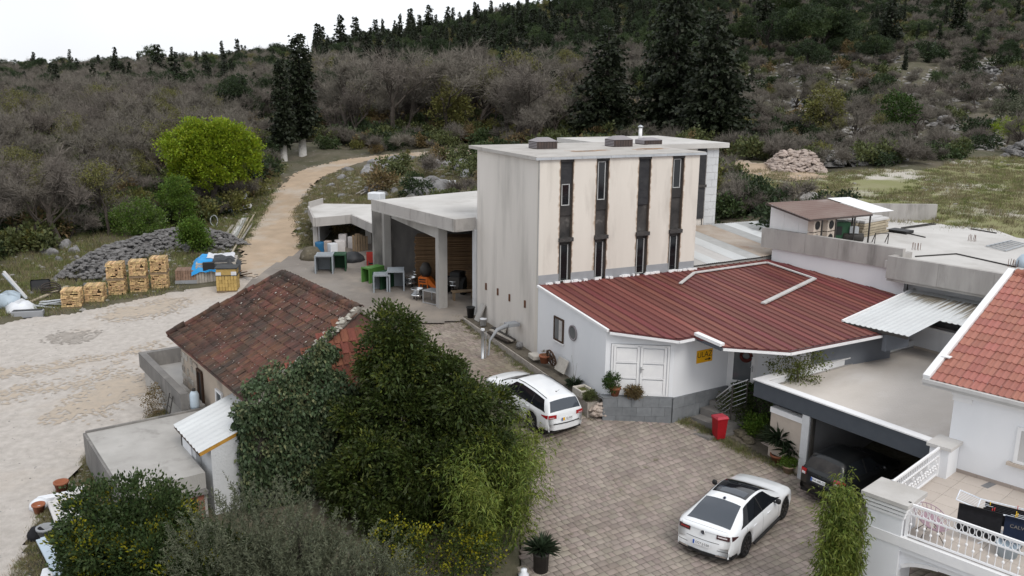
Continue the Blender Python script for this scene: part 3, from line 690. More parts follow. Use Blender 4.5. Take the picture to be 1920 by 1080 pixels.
# red roof: one ribbed panel per strip
up = [(0, -.02), (8.0, -.02), (8.3, .1), (12.75, .35)]
lo = [(0, -5.62), (1.9, -7.22), (2.62, -7.12), (2.66, -8.15), (2.94, -8.3), (5.0, -9.45), (9.7, -9.2), (14.5, -9.0)]
ru = lambda s: float(np.interp(s, [q[0] for q in up] + [14.4], [q[1] for q in up] + [-5.8]))
rl = lambda s: float(np.interp(s, [q[0] for q in lo], [q[1] for q in lo]))
RO = tag(MB().prism([(.05, -.1), (.05, -5.5), (1.9, -7.1), (2.6, -7.0), (2.95, -8.2), (5, -9.3), (9.7, -9.05), (13.4, -8.6), (14.2, -5.8), (12.6, .2), (8, -.1)][::-1], lambda x, y: zr(x, y) - .085, lambda x, y: zr(x, y) - .03).build('roof', M['red_seam'], A))
s = 0.0; W0 = .36
while s < 14.3:
    e = min(s + W0, 14.35); a0, a1, b0, b1 = ru(s), ru(e), rl(s), rl(e)
    if s < 2.62 < e: b1 = rl(2.6)
    g = MB()
    q = lambda x, y, h_=0: (x, y, zr(x, y) + h_)
    c1, c2, c3 = s + .045, s + .075, s + .115
    prof = [(s, .0), (c1, .0), (c1 + .012, .03), (c2, .03), (c3 - .02, .0), (e - .002, -.002)]
    top = [(x, a0 + (a1 - a0) * (x - s) / (e - s), h_) for x, h_ in prof]; bot = [(x, b0 + (b1 - b0) * (x - s) / (e - s), h_) for x, h_ in prof]
    vv = [q(*k) for k in bot] + [q(*k) for k in top]; n = len(prof)
    g.add(vv, [(i, i + 1, n + i + 1, n + i) for i in range(n - 1)])
    g.build('roof_panel', M['red_roof'], RO)
    mb = MB().bar(q(c1 - .016, a0, .005), q(c1 - .016, b0, .005), .03, .012).build('rib_seam', M['red_seam'], RO)
    s += W0
def roofbar(pts, w, h, name, m, par, dz=.05):
    for a, b in zip(pts[:-1], pts[1:]):
        MB().bar((a[0], a[1], zr(*a) + dz), (b[0], b[1], zr(*b) + dz), w, h).build(name, m, par)
roofbar([(-.04, -.05), (-.04, -5.6)], .10, .10, 'verge_trim', M['white_trim'], RO, -.03)
roofbar([(2.80, -7.05), (2.99, -8.3)], .22, .11, 'verge_trim', M['white_trim'], RO, .04)
roofbar([(2.74, -7.2), (2.92, -8.34)], .08, .1, 'verge_trim', M['charcoal_fascia'], RO, -.10)
for a, b in (((0, -5.66), (1.9, -7.27)), ((1.9, -7.27), (2.6, -7.2)), ((2.98, -8.36), (5.0, -9.52)), ((5.0, -9.52), (9.7, -9.28))):
    MB().bar((a[0], a[1], zr(*a) - .10), (b[0], b[1], zr(*b) - .10), .10, .085).build('gutter', M['white_trim'], RO)
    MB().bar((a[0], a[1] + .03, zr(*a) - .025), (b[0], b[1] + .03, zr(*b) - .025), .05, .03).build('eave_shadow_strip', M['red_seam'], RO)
MB().prism([(9.8, -9.42), (11.2, -9.3), (11.2, -9.13), (9.8, -9.25)], 3.35, 4.0).build('eave_board', M['blue_grey_wall'], A)
# white flashing lying on the roof
F5 = [TF.z(*q, 4.86)[:2] for q in ((1276, 526), (1302, 510), (1438, 492))] + [TF.z(*q, 4.8)[:2] for q in ((1528, 515), (1432, 553))]
roofbar(F5[:3], .14, .05, 'flashing', M['sheet_fade'], RO, .07); roofbar(F5[2:4], .12, .05, 'flashing', M['sheet_fade'], RO, .07); roofbar(F5[3:], .2, .06, 'flashing', M['sheet_fade'], RO, .07)
ws = MB()
for k in range(46):
    x = random.uniform(.0, 8); w = random.uniform(.08, .3); ws.box(x, x + w, -random.uniform(.05, .14), -.013, zr(x, 0) - .02, zr(x, 0) + random.uniform(.05, .10))
tag(ws.build('sealant_strip', M['white_trim'], RO), kind='stuff')

# --- corrugated link roof between the towers and the terrace block
t = fthing(TF, 'corrugated_link_roof', 'corrugated sheet roof of grey white and rusty sheets behind the red roof', 'roof', 4.6)
kinds = 'sheet_fade sheet_white sheet_fade sheet_white sheet_grey sheet_rust sheet_rust sheet_grey sheet_white sheet_grey sheet_white sheet_grey'.split()
# the sheets run obliquely from the towers down to the wall
for k in range(12):
    g = MB(); n = 14; vv = []
    for j in range(n + 1):
        x = 8.02 + .86 * (k + j / n); hh = .028 * (j % 2); ya = .06 + max(0, x - 8) * .07 + max(0, x - 12.6) * .21
        vv += [(x, ya, 4.95 + .09 * ya + hh + .01 * (k % 2)), (x, 6.5, 4.95 + .09 * 6.5 + hh + .01 * (k % 2))]
    g.add(vv, [(2*j, 2*j+1, 2*j+3, 2*j+2) for j in range(n)])
    o = g.build('roof_sheet', M[kinds[k]], t)
MB().prism([(8.05, .08), (12.6, .5), (18, 2.0), (18, 6.4), (8.05, 6.4)], 4.0, lambda x, y: 4.86 + .09 * y).build('backing', M['concrete'], t)

# --- terrace block: white wall, stained concrete parapets, flat roof
t = fthing(RF, 'terrace_block', 'low building with stained concrete parapets and wide flat roof', 'building', 2.0)
MB().box(.15, 6.7, .0, .3, 2.0, 5.44).build('wall', M['white_wall'], t)
MB().box(6.72, 18, .35, .6, 2.0, 5.2).build('wall', M['pale_plaster'], t)
MB().prism([(-.5, .16), (6.0, .16), (6.0, -.5), (18, -.5), (18, 9), (7.2, 10.4), (.2, 17.6), (-.5, 17.6)], 5.5, 5.8).build('roof_slab', M['concrete_roof'], t)
def parap(segs, v0, v1, z0, z1, nm='parapet_panel', drop=0):
    for i, (a, b) in enumerate(zip(segs[:-1], segs[1:])):
        MB().box(a + .004, b - .004, v0 + random.random() * .01, v1, z0 + random.random() * .015, z1).build(nm, M['parapet_smooth' if (i == 0 and v0 > -.5) else 'parapet'], t)
parap([-.42, 1.93, 3.6, 5.3, 6.55], -.13, .12, 5.40, 6.33)
parap([6.2, 8.35, 10.5, 12.6, 14.8, 17], -.72, -.48, 5.10, 6.06)
MB().box(6.2, 6.42, -.475, 1.05, 5.55, 6.05).build('parapet_return', M['parapet'], t)
MB().box(6.2, 17, -.60, .34, 4.98, 5.095).build('parapet_soffit', M['concrete'], t)
bp = [RF.z(*q, 5.8) for q in ((1662, 419), (1753, 414))]
g = MB(); a, b = bp
MB().bar((a[0] - 2.4, a[1] - 1.1, 6.25), (b[0], b[1], 6.25), .2, .95).build('back_parapet', M['parapet'], t)
for px0, py0, px1, py1, w_ in ((1716, 482, 1793, 477, .05), (1793, 477, 1905, 502, .05), (1690, 428, 1752, 419, .05), (1640, 437, 1755, 421, .04), (1700, 438, 1735, 446, .03), (1820, 430, 1868, 438, .08)):
    a, b = RF.z(px0, py0, 5.8), RF.z(px1, py1, 5.8)
    MB().bar((a[0], a[1], 5.83), (b[0], b[1], 5.83), w_, .05).build('kerb_strip', M['dark_iron'], t)
for px, py in ((1815, 452), (1710, 468), (1890, 500)):      # starter bars sticking out of the slab
    a = RF.z(px, py, 5.8)
    for k in range(6):
        x = a[0] + (k % 3) * .14; y = a[1] + (k // 3) * .2
        MB().tube([(x, y, 5.79), (x + random.uniform(-.05, .05), y + random.uniform(-.05, .05), 6.12)], .012, 4).build('starter_bar', M['rust'], t)

# --- open sheds
t = fthing(TF, 'open_shed', 'open concrete shed with deep flat roof beside the tower', 'shed', 1.9)
rp = [(-1.13, 6.4), (0.02, 6.62), (0.02, 6.36), (6, 6.4), (6, 17), (-2.62, 14.7)]
MB().prism(rp[::1], 6.16, 6.68).build('roof', M['concrete_roof'], t)
ed = [(rp[5], rp[0]), (rp[0], rp[1])]
for a, b in ed:
    d = np.array(b) - np.array(a); n = np.array([d[1], -d[0]]) / np.linalg.norm(d)
    n = -n if (n @ np.array([-1, -1])) < 0 else n
    MB().prism([a, tuple(np.array(a) + n * .06), tuple(np.array(b) + n * .06), b], 6.14, 6.74).build('fascia', M['parapet_smooth'], t)
    MB().prism([tuple(np.array(a) + n * .06), tuple(np.array(a) + n * .08), tuple(np.array(b) + n * .08), tuple(np.array(b) + n * .06)], 6.13, 6.2).build('drip_edge', M['concrete'], t)
MB().box(-1.3, -.85, 8.1, 8.55, 1.9, 6.155).build('post', M['concrete'], t)
MB().box(-.1, .2, 6.4, 6.7, 1.9, 6.155).build('post', M['pale_plaster'], t)
MB().box(-1.7, -1.3, 15.6, 16.0, 1.9, 6.155).build('post', M['concrete'], t)
MB().box(-2.2, 6, 16.0, 16.25, 1.9, 6.155).box(5.75, 6, 6.6, 16, 1.9, 6.155).build('back_wall', M['concrete_dark'], t)  # dark concrete colour stands in for the shade deep in the shed
MB().box(-1.27, -.88, 8.56, 15.55, 5.5, 6.155).build('beam', M['concrete'], t)
P = TF.loc(atz(735, 503, 2.0))
# block pier with real courses
PX, PY = TF.loc(atz(707, 497, 2.05))[:2], TF.loc(atz(738, 503, 2.05))[:2]
d = PY - PX; L = np.linalg.norm(d); ang = math.degrees(math.atan2(d[1], d[0])); BM_ = Matrix.Translation((PX[0], PX[1], 0)) @ Matrix.Rotation(R_(ang), 4, 'Z')
MB().box(.01, L - .01, .02, .5, 1.9, 4.75, BM_).build('pier', M['concrete_dark'], t)
for r in range(11):
    n = 3; z = 1.98 + r * .215; off = 0 if r % 2 else .2
    cuts = [0] + [min(L, .40 * (k + 1) - off) for k in range(int(L / .4) + 1)] + [L]
    cuts = sorted(set(round(c, 3) for c in cuts))
    for a, b in zip(cuts[:-1], cuts[1:]):
        if b - a > .05: MB().box(a + .006, b - .006, -.008 - random.random() * .008, .02, z, z + .203, BM_).build('block', M['pale_plaster' if random.random() < .6 else 'concrete'], t)
MB().box(-.06, L + .1, -.06, .55, 4.36, 4.62, BM_).build('pier_head', M['concrete_dark'], t)
PIER = TF.w(*(PX + d * .5))

LP = [atz(590, 408, 4.5), atz(660, 402, 4.5), atz(713, 425, 4.5), atz(760, 424, 4.4), atz(740, 380, 4.5), atz(606, 378, 4.5), atz(580, 386, 4.5)]
t = thing('low_shed', 'low open concrete shed with kinked roof edge by the dirt road', 'shed', LP[0][0], LP[0][1], 2.0, 0, None, wz=True)
loc = [(q[0] - LP[0][0], q[1] - LP[0][1]) for q in LP]
MB().prism(loc, 4.12, 4.36).build('roof', M['concrete_roof'], t)
for i in (6, 0, 1):
    a, b = np.array(loc[i]), np.array(loc[(i + 1) % 7]); d = b - a; n = np.array([d[1], -d[0]]) / np.linalg.norm(d)
    MB().prism([tuple(a), tuple(a + n * .12), tuple(b + n * .12), tuple(b)], 3.93, 4.5).build('fascia', M['parapet_smooth'], t)
a, b = np.array(loc[5]), np.array(loc[6]); MB().prism([tuple(a), tuple(a + np.array([-.05, .15])), tuple(b + np.array([-.1, .1])), tuple(b)], 4.1, 4.75).build('fascia', M['parapet_smooth'], t)
pb = atz(593, 474, 2.08); x, y = pb[0] - LP[0][0], pb[1] - LP[0][1]
MB().box(x - .14, x + .14, y - .1, y + .18, 1.9, 4.12).build('post', M['concrete'], t)
bk = [atz(593, 466, 2.1), atz(610, 455, 2.3), atz(700, 452, 2.3), atz(713, 470, 2.1)]
bl = [(q[0] - LP[0][0], q[1] - LP[0][1]) for q in bk]
x1, y1 = loc[4]; 
MB().prism([(bl[0][0], bl[0][1] + .3), (bl[0][0] + .2, bl[0][1] + .3), (bl[0][0] + .2, bl[0][1] + 4.6), (bl[0][0], bl[0][1] + 4.6)], 1.9, 4.12).build('side_wall', M['pale_plaster'], t)
MB().box(bl[0][0] + .2, bl[0][0] + 7.0, bl[0][1] + 4.4, bl[0][1] + 4.65, 1.9, 4.12).build('back_wall', M['pale_plaster'], t)
MB().box(bl[0][0] + .3, bl[0][0] + 4.2, bl[0][1] + .25, bl[0][1] + .55, 3.85, 4.12).build('beam', M['concrete'], t)
pc = atz(688, 470, 2.1); MB().box(pc[0] - LP[0][0] - .17, pc[0] - LP[0][0] + .17, pc[1] - LP[0][1] + .6, pc[1] - LP[0][1] + .95, 1.9, 4.12).build('post', M['concrete'], t)
pq = atz(700, 366, 4.55)

# --- garage
t = fthing(GF, 'garage', 'flat roofed garage with charcoal fascia and white parapet', 'garage', 0)
MB().box(.3, 6.62, .3, 9.3, 2.36, 2.66).build('roof', M['flat_roof_felt'], t)
MB().box(0, 6.62, 0, .3, 2.33, 2.92).build('fascia', M['charcoal_fascia'], t)
MB().box(0, .3, .302, 9.3, 2.33, 2.92).build('parapet', M['white_wall'], t)
MB().box(-.04, 6.62, -.05, .28, 2.922, 2.965).build('coping', M['white_trim'], t)
for a, b in ((.285, 4.9), (4.92, 9.3)): MB().box(-.04, .34, a, b, 2.922, 2.965).build('coping', M['white_trim'], t)
MB().box(.302, .36, .302, 9.25, 2.662, 2.70).box(.36, 6.3, .302, .35, 2.662, 2.70).build('roof_edge_strip', M['parapet'], t)  # narrow grey strips along the foot of the parapets
MB().box(.0, 6.6, 9.302, 9.55, 2.0, 3.55).build('end_wall', M['white_wall'], t)
MB().box(-.12, 6.6, 9.26, 9.62, 3.552, 3.66).build('coping', M['white_trim'], t)
MB().lathe([(.06, 2.9), (.06, 3.54)], c=(-.02, 9.2, 0), k=10).build('downpipe', M['white_trim'], t)
MB().box(.34, 6.3, 9.25, 9.30, 2.662, 2.74).build('roof_edge_strip', M['beige_stone'], t)  # narrow beige strip along the foot of the end wall
MB().box(2.1, 2.38, .02, .32, -.1, 2.33).build('post', M['pale_plaster'], t)
MB().box(.72, 2.1, .14, .34, -.05, 1.93).build('stone_panel', M['beige_stone'], t)
MB().box(.70, 2.1, .10, .38, 1.932, 2.12).build('ledge', M['white_trim'], t)
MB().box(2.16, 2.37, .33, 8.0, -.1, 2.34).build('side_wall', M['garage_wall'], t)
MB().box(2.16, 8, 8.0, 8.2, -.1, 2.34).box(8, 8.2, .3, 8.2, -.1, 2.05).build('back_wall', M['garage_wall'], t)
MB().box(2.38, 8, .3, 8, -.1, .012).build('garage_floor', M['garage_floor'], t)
MB().box(2.45, 2.5, .04, .22, -.0, 2.3).build('door_track', M['dark_iron'], t)
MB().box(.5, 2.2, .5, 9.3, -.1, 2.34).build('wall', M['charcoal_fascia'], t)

# --- white house on the right, its balcony
HF = Frame(*GF.w(6.9, -.2), -46.9)
t = fthing(HF, 'white_house', 'white rendered house with orange clay tile roof on the right', 'house', 0)
MB().box(0, 12, .8, 12, -.2, 4.9).build('wall', M['white_wall'], t)
ez, rz, ev, rv = 4.74, 7.06, .46, 6.5
MB().add([(0, .8, 4.9), (0, 12, 4.9), (0, rv, 6.92), (12, .8, 4.9), (12, 12, 4.9), (12, rv, 6.92)], [(0, 1, 2), (3, 4, 5)]).build('gable', M['white_wall'], t)
slp = (rz - ez) / (rv - ev)
zh = lambda v: ez + slp * (v - ev)
RH = MB().add([(-.6, ev, ez - .03), (12, ev, ez - .03), (12, rv, rz - .03), (-.6, rv, rz - .03), (-.6, ev, ez - .16), (12, ev, ez - .16), (12, rv, rz - .16), (-.6, rv, rz - .16), (-.6, 12.5, ez - .1), (12, 12.5, ez - .1)],
    [(0,1,2,3),(7,6,5,4),(0,4,5,1),(0,3,7,4),(3,2,9,8)]).build('roof', M['ridge_tile'], t)
def tile_mesh(name, w, l, m, h=.035, dbl=True):
    prof = ([(0, .0), (.06, .0), (.14, h), (.24, h), (.32, 0.004), (.52, .002), (.60, h*.9), (.70, h*.9), (.80, .004), (1.0, .0)] if dbl else [(0, .012), (.12, h), (.3, h), (.45, .004), (.85, 0), (1, .012)])
    n = len(prof); v = [(p[0] * w, 0, p[1] + .028) for p in prof] + [(p[0] * w, l, p[1]) for p in prof] + [(p[0] * w, 0, p[1] - .0) for p in prof]
    f = [(i, i + 1, n + i + 1, n + i) for i in range(n - 1)] + [(2*n + i, 2*n + i + 1, i + 1, i) for i in range(n - 1)]
    return mesh(name, v, f, m)
tw, tl = .36, .395
tm = [tile_mesh('tile', tw - .008, tl + .05, M['clay_tile']) for k in range(1)][0]
rows = int(math.hypot(rv - ev, rz - ez) / tl); pitch = math.atan(slp); n_ = 0
for r in range(rows + 1):
    dv = r * tl * math.cos(pitch)
    for c in range(11):
        u = -.62 + c * tw + (0 if r else 0)
        if dv + ev > rv - .1: continue
        o = link('tile', tm, RH); o.location = (u, ev + dv - .03, zh(ev + dv) + random.uniform(-.003, .004)); o.rotation_euler = (pitch + random.uniform(-.006, .006), 0, random.uniform(-.006, .006)); n_ += 1
fl_ = []
for r in range(rows + 1):
    dv = r * tl * math.cos(pitch)
    if dv + ev > rv - .1: continue
    g = MB().add([(3.34, ev + dv - .03, zh(ev + dv) + .03), (12, ev + dv - .03, zh(ev + dv) + .03), (12, ev + dv + tl, zh(ev + dv + tl * math.cos(pitch)) + .005), (3.34, ev + dv + tl, zh(ev + dv + tl * math.cos(pitch)) + .005)], [(0, 1, 2, 3)])
    g.build('tile_course', M['clay_tile'], RH)
MB().bar((-.70, ev - .06, ez + .05), (-.70, rv + .05, rz + .07), .2, .16).build('verge_board', M['white_trim'], RH)
MB().bar((-.70, ev + .95, zh(ev + .95) + .14), (-.45, ev + .95, zh(ev + .95) + .14), .2, .03).build('verge_step', M['white_trim'], RH)
for k in range(4): MB().tube([(-.55 + k * .42, rv, rz + .02), (-.55 + k * .42 + .44, rv, rz + .02)], [.13, .145], 10).build('ridge_tile', M['ridge_tile'], RH, True)
MB().tube([(1.1, rv, rz + .02), (12, rv, rz + .02)], .13, 10).build('ridge_tile', M['ridge_tile'], RH, True)
MB().bar((-.78, ev - .09, ez - .04), (12, ev - .09, ez - .04), .13, .10).bar((-.78, ev - .03, ez - .15), (12, ev - .03, ez - .15), .10, .08).build('gutter', M['sheet_fade'], RH)
MB().box(0, 12, .55, .8, 4.42, 4.6).build('eave_moulding', M['white_trim'], t)
MB().box(-.02, .5, .74, .8, 4.2, 4.42).build('eave_bracket', M['white_trim'], t)
Pw = onT(HF, 1908, 802, .8)
wf = MB().box(1.76, 1.86, .74, .797, 2.84, 3.9).box(1.86, 2.9, .74, .797, 3.82, 3.9).box(1.86, 2.9, .74, .797, 2.84, 2.92).build('window', M['white_trim'], t)
MB().box(1.86, 2.9, .77, .797, 2.92, 3.82).build('shutter', M['sheet_fade'], wf)
MB().box(1.62, 3.0, .66, .797, 2.75, 2.835).build('sill', M['beige_stone'], wf)
# balcony slab, walls and arches
MB().box(.0, 9, -4.15, .8, 1.72, 2.03).build('balcony_slab', M['white_wall'], t)
MB().box(-.03, 9, -4.30, -4.152, 1.80, 2.06).build('slab_edge', M['white_trim'], t)
MB().box(-.05, 9, -4.25, -4.152, 1.66, 1.797).build('slab_moulding', M['white_wall'], t)
MB().box(-.05, 0, -3.5, .2, 1.72, 2.08).build('slab_edge', M['white_trim'], t)
for i in range(11):
    for j in range(8):
        u0, v0 = .03 + i * .62, -4.1 + j * .612
        if u0 < 6.5:
            if i == 0 and j == 0: tile0 = mesh('floor_tile', [(0,0,0),(.612,0,0),(.612,.604,0),(0,.604,0),(.004,.004,.012),(.608,.004,.012),(.608,.600,.012),(.004,.600,.012)], [(0,1,5,4),(1,2,6,5),(2,3,7,6),(3,0,4,7),(4,5,6,7)], M['balcony_tile'])
            o = link('floor_tile', tile0, t); o.location = (u0, v0, 2.034)
for i in range(7):
    MB().box(.0 + i * .9, .0 + i * .9 + .892, .775, .797, 2.046, 2.15).build('skirting', M['skirting'], t)
# arch wall
g = MB(); n = 16; a0, a1, zsp, ztop = .78, 3.6, .8, 1.48
top = []
for i in range(n + 1):
    x = a0 + (a1 - a0) * i / n; top.append((x, zsp + (ztop - zsp) * math.sqrt(max(0, 1 - ((x - (a0+a1)/2) / ((a1-a0)/2)) ** 2)) ** .8))
for y in (-4.15, -3.85):
    for (xa, za), (xb, zb) in zip(top[:-1], top[1:]): g.add([(xa, y, za), (xb, y, zb), (xb, y, 1.72), (xa, y, 1.72)], [(0, 1, 2, 3)])
for (xa, za), (xb, zb) in zip(top[:-1], top[1:]): g.add([(xa, -4.15, za), (xb, -4.15, zb), (xb, -3.85, zb), (xa, -3.85, za)], [(0, 1, 2, 3)])
g.box(.0, a0, -4.15, -3.85, -.4, 1.72).box(a1, a1 + .8, -4.15, -3.85, -.4, 1.72).build('arch_wall', M['white_wall'], t)
for k, (a, b) in enumerate(zip(top[1:6], top[2:7])): MB().bar((a[0], -4.165, a[1] + .05), (b[0], -4.165, b[1] + .05), .03, .10).build('arch_trim', M['white_trim'], t)
pl_ = MB().box(-.0, .9, -4.28, -3.42, -.4, 2.74).build('pillar', M['white_wall'], t)
for k, (e, z0, z1) in enumerate(((.04, 2.55, 2.62), (.07, 2.66, 2.74), (.11, 2.78, 2.86), (.15, 2.89, 3.0))):
    MB().box(-e, .9 + e, -4.28 - e, -3.42 + e, z0 + .001 * k, z1).build('pillar_moulding', M['white_trim' if k < 3 else 'concrete_roof'], pl_)
pl2 = MB().box(-.22, .32, .02, .79, 1.9, 2.92).build('pilaster', M['white_wall'], t)
MB().box(-.30, .40, -.06, .85, 2.925, 3.02).build('pilaster_cap', M['concrete_roof'], pl2)
# railings
def rail(name, a, b, n, dens, oval):
    a = np.array(a); b = np.array(b); d = b - a; L = np.linalg.norm(d); d = d / L; ang = math.degrees(math.atan2(d[1], d[0]))
    wv = HF.w(*a); r = thing(name, {True: 'white iron railing with row of ovals along balcony front', False: 'dense white iron railing between pillar and house wall'}[oval], 'railing', wv[0], wv[1], 2.06, HF.deg + ang)
    MB().box(0, L, -.03, .03, .86, .92).build('top_rail', M['painted_iron'], r)
    MB().box(0, L, -.02, .02, .615, .65).build('mid_rail', M['painted_iron'], r)
    MB().box(0, L, -.025, .025, .04, .085).build('bottom_rail', M['painted_iron'], r)
    for x in (0, L): MB().box(x - .035, x + .035, -.035, .035, -.0, .94).build('end_post', M['painted_iron'], r)
    base_b = MB().lathe([(.011, .085), (.011, .33)], k=6); base_b.lathe([(.011, .33), (.034, .355), (.034, .385), (.011, .41)], k=8).lathe([(.011, .41), (.011, .615)], k=6)
    m1 = base_b.build('baluster', M['painted_iron'], r); me = m1.data; m1.location = (dens / 2, 0, 0)
    lowv = MB().lathe([(.011, .085), (.011, .22)], k=6).lathe([(.011, .22), (.034, .245), (.034, .275), (.011, .30)], k=8).lathe([(.011, .30), (.011, .615)], k=6).build('baluster', M['painted_iron'], r); ml = lowv.data; lowv.location = (dens * 1.5, 0, 0)
    k = 2
    while (k + .5) * dens < L: o = link('baluster', (me, ml)[k % 2], r); o.location = ((k + .5) * dens, 0, 0); k += 1
    if oval:
        rv_ = []; kk = 14
        mbv = MB(); pts = [(.062 * math.cos(2*math.pi*i/kk), 0, .755 + .098 * math.sin(2*math.pi*i/kk)) for i in range(kk + 1)]
        mbv.tube(pts, .013, 5, False); o0 = mbv.build('oval_ring', M['painted_iron'], r); o0.location = (.09, 0, 0)
        k = 1
        while .09 + k * .155 < L: o = link('oval_ring', o0.data, r); o.location = (.09 + k * .155, 0, 0); k += 1
    else:
        o0 = MB().box(-.012, .012, -.012, .012, .65, .86).build('upper_bar', M['painted_iron'], r); k = 1
        while .09 + k * .12 < L: o = link('upper_bar', o0.data, r); o.location = (.09 + k * .12, 0, 0); k += 1
        k = 0
        sc = MB(); kk = 8; sc.tube([(.045 * math.cos(2*math.pi*i/kk), 0, .5 + .045 * math.sin(2*math.pi*i/kk)) for i in range(kk+1)], .01, 4, False); s0 = sc.build('scroll', M['painted_iron'], r); s0.location = (.15, 0, 0); k = 1
        while .15 + k * .18 < L: o = link('scroll', s0.data, r); o.location = (.15 + k * .18, 0, -.12 * (k % 3)); k += 1
rail('balcony_railing', (.98, -4.16), (7.5, -4.16), 0, .165, True)
rail('side_railing', (.06, .0), (.14, -3.26), 0, .09, False)

# --- porch steps, mat, handrail
s_ = thing('entrance_steps', 'grey stone entrance steps with landing beside the white wing', 'steps', *TF.w(4.6, -7.2), .6, 26, wz=True)
SM = lambda p: (p[0] - 4.6, p[1] + 7.2)
for k, (z, pts) in enumerate(((.66, [(2.1,-6.9),(2.75,-8.2),(4.75,-8.2),(4.9,-6.6)]), (.93, [(3.0,-6.8),(3.3,-7.9),(5.2,-8.05),(4.9,-6.55)]), (1.2, [(3.45,-6.75),(3.75,-7.75),(5.6,-8.0),(4.9,-6.55)]), (1.4, [(3.9,-6.7),(4.2,-7.6),(6.0,-8.0),(4.9,-6.55)]), (1.6, [(4.3,-6.65),(4.6,-7.45),(6.6,-8.4),(4.9,-6.5)]))):
    MB().prism([SM(p) for p in pts], .2, z).build('step', M['step_stone'], s_)

# --- old house
OF = Frame(-12.76, 31.2, -54)
t = fthing(OF, 'old_house', 'old stone house with mossy brown tile hip roof', 'house', .6)
oe, orz, oL, oV = 3.8, 5.9, 9.0, 6.3
dm('cream_old', (.50, .42, .34), (.42, .355, .29), 1.0, .95, .4, 25, c3=(.20, .18, .16), s3=.7, t3=(.55, .7))
MB().box(.3, oL - .3, .35, oV - .35, .2, 3.72).build('wall', M['cream_old'], t)
MB().box(.302, oL - .302, .25, .348, 3.45, 3.72).build('eave_course', M['cream_old'], t)
random.seed(21)
for r in range(9):
    x = .3
    z = .85 + r * .27
    while x < 2.0:
        w = random.uniform(.18, .42)
        if random.random() < .8 - x * .28: MB().cbox(x, x + w - .03, .318, .36, z, z + random.uniform(.17, .24), .012).build('stone', M['pale_stone'] if random.random() < .65 else M['wall_stone'], t)
        x += w
dk = MB().box(2.3, 2.42, .27, .348, 1.0, 3.1).box(2.42, 2.85, .27, .348, 3.02, 3.1).box(2.78, 2.88, .27, .348, 1.0, 3.02).build('door', M['brown_wood'], t)
MB().box(2.42, 2.78, .32, .349, 1.0, 3.02).build('door_leaf', M['soot'], dk)
MB().box(1.75, 2.28, .325, .349, 1.0, 3.2).build('plaster_patch', M['old_plaster'], t)
wf = MB().box(4.35, 4.43, .28, .348, 2.2, 2.95).box(4.95, 5.03, .28, .348, 2.2, 2.95).box(4.43, 4.95, .28, .348, 2.87, 2.95).build('window', M['white_trim'], t)
MB().box(4.43, 4.95, .32, .348, 2.2, 2.87).build('pane', M['dark_glass'], wf)
OR = MB().add([(-.05, -.05, oe - .05), (oL + .05, -.05, oe - .05), (oL + .05, oV, oe - .05), (-.05, oV, oe - .05), (1.15, 4.05, orz - .05), (7.75, 4.05, orz - .05), (.2, .2, oe - .15), (oL - .2, .2, oe - .15), (oL - .2, oV - .2, oe - .15), (.2, oV - .2, oe - .15)],
    [(0,1,5,4),(1,2,5),(2,3,4,5),(3,0,4),(0,6,7,1),(1,7,8,2),(2,8,9,3),(3,9,6,0)]).build('roof', M['old_tile_bits'], t)
tw, tl = .262, .36
om = [tile_mesh('tile', tw - .012, tl + .06, M['old_tile'], .032, False), tile_mesh('tile', tw - .012, tl + .06, M['fresh_tile'], .032, False)]
tiles = []
sl = math.hypot(4.05, orz - oe); pit = math.atan2(orz - oe, 4.05)
for r in range(int(sl / tl) + 1):
    f = r * tl / sl; ua, ub = 1.15 * f, oL - (oL - 7.75) * f; c = 0
    while ua + c * tw < ub - .1:
        u = ua + c * tw + random.uniform(-.012, .012)
        dip = -.05 * math.sin(math.pi * f) * math.sin(math.pi * (u / oL)) 
        tiles.append((u, r * tl * math.cos(pit), oe + r * tl * math.sin(pit) + random.uniform(-.008, .014) + dip, pit + random.uniform(-.03, .03), random.uniform(-.02, .02), random.uniform(-.035, .035), 0, 0)); c += 1
# hip end facing the big laurel
sl2 = math.hypot(1.25, orz - oe); pit2 = math.atan2(orz - oe, 1.25)
for r in range(int(sl2 / tl) + 1):
    f = r * tl / sl2; va, vb = 4.05 * f, oV - 4.05 * f; c = 0
    while va + c * tw < vb - .1:
        v = va + c * tw
        tiles.append((oL - r * tl * math.cos(pit2), v, oe + r * tl * math.sin(pit2) + random.uniform(-.006, .012), pit2 + random.uniform(-.03, .03), random.uniform(-.02, .02), random.uniform(-.03, .03), 90, 1)); c += 1
tiles = sorted(tiles, key=lambda q: -(q[0] * .6 - q[1] * .2 + random.random() * 1.0))
for i, q in enumerate(tiles[:300]):
    o = link('tile', om[q[7]], OR); o.location = (q[0], q[1], q[2] - .6); o.rotation_euler = (q[3], q[4], R_(q[6]) + q[5])
V, Fs, MI, nb = [], [], [], 0
from mathutils import Euler
for q in tiles[300:]:
    me = om[q[7]]; R3 = np.array(Euler((q[3], q[4], R_(q[6]) + q[5])).to_matrix())
    vv = np.array([v.co[:] for v in me.vertices]) @ R3.T + np.array((q[0], q[1], q[2] - .6)); ff = np.array([p.vertices[:] for p in me.polygons])
    V.append(vv); Fs.append(ff + nb); MI += [q[7]] * len(ff); nb += len(vv)
tag(link('tile_rows', mesh('tile_rows', np.vstack(V), np.vstack(Fs), [M['old_tile_bits'], M['fresh_tile']], MI), OR), kind='stuff')
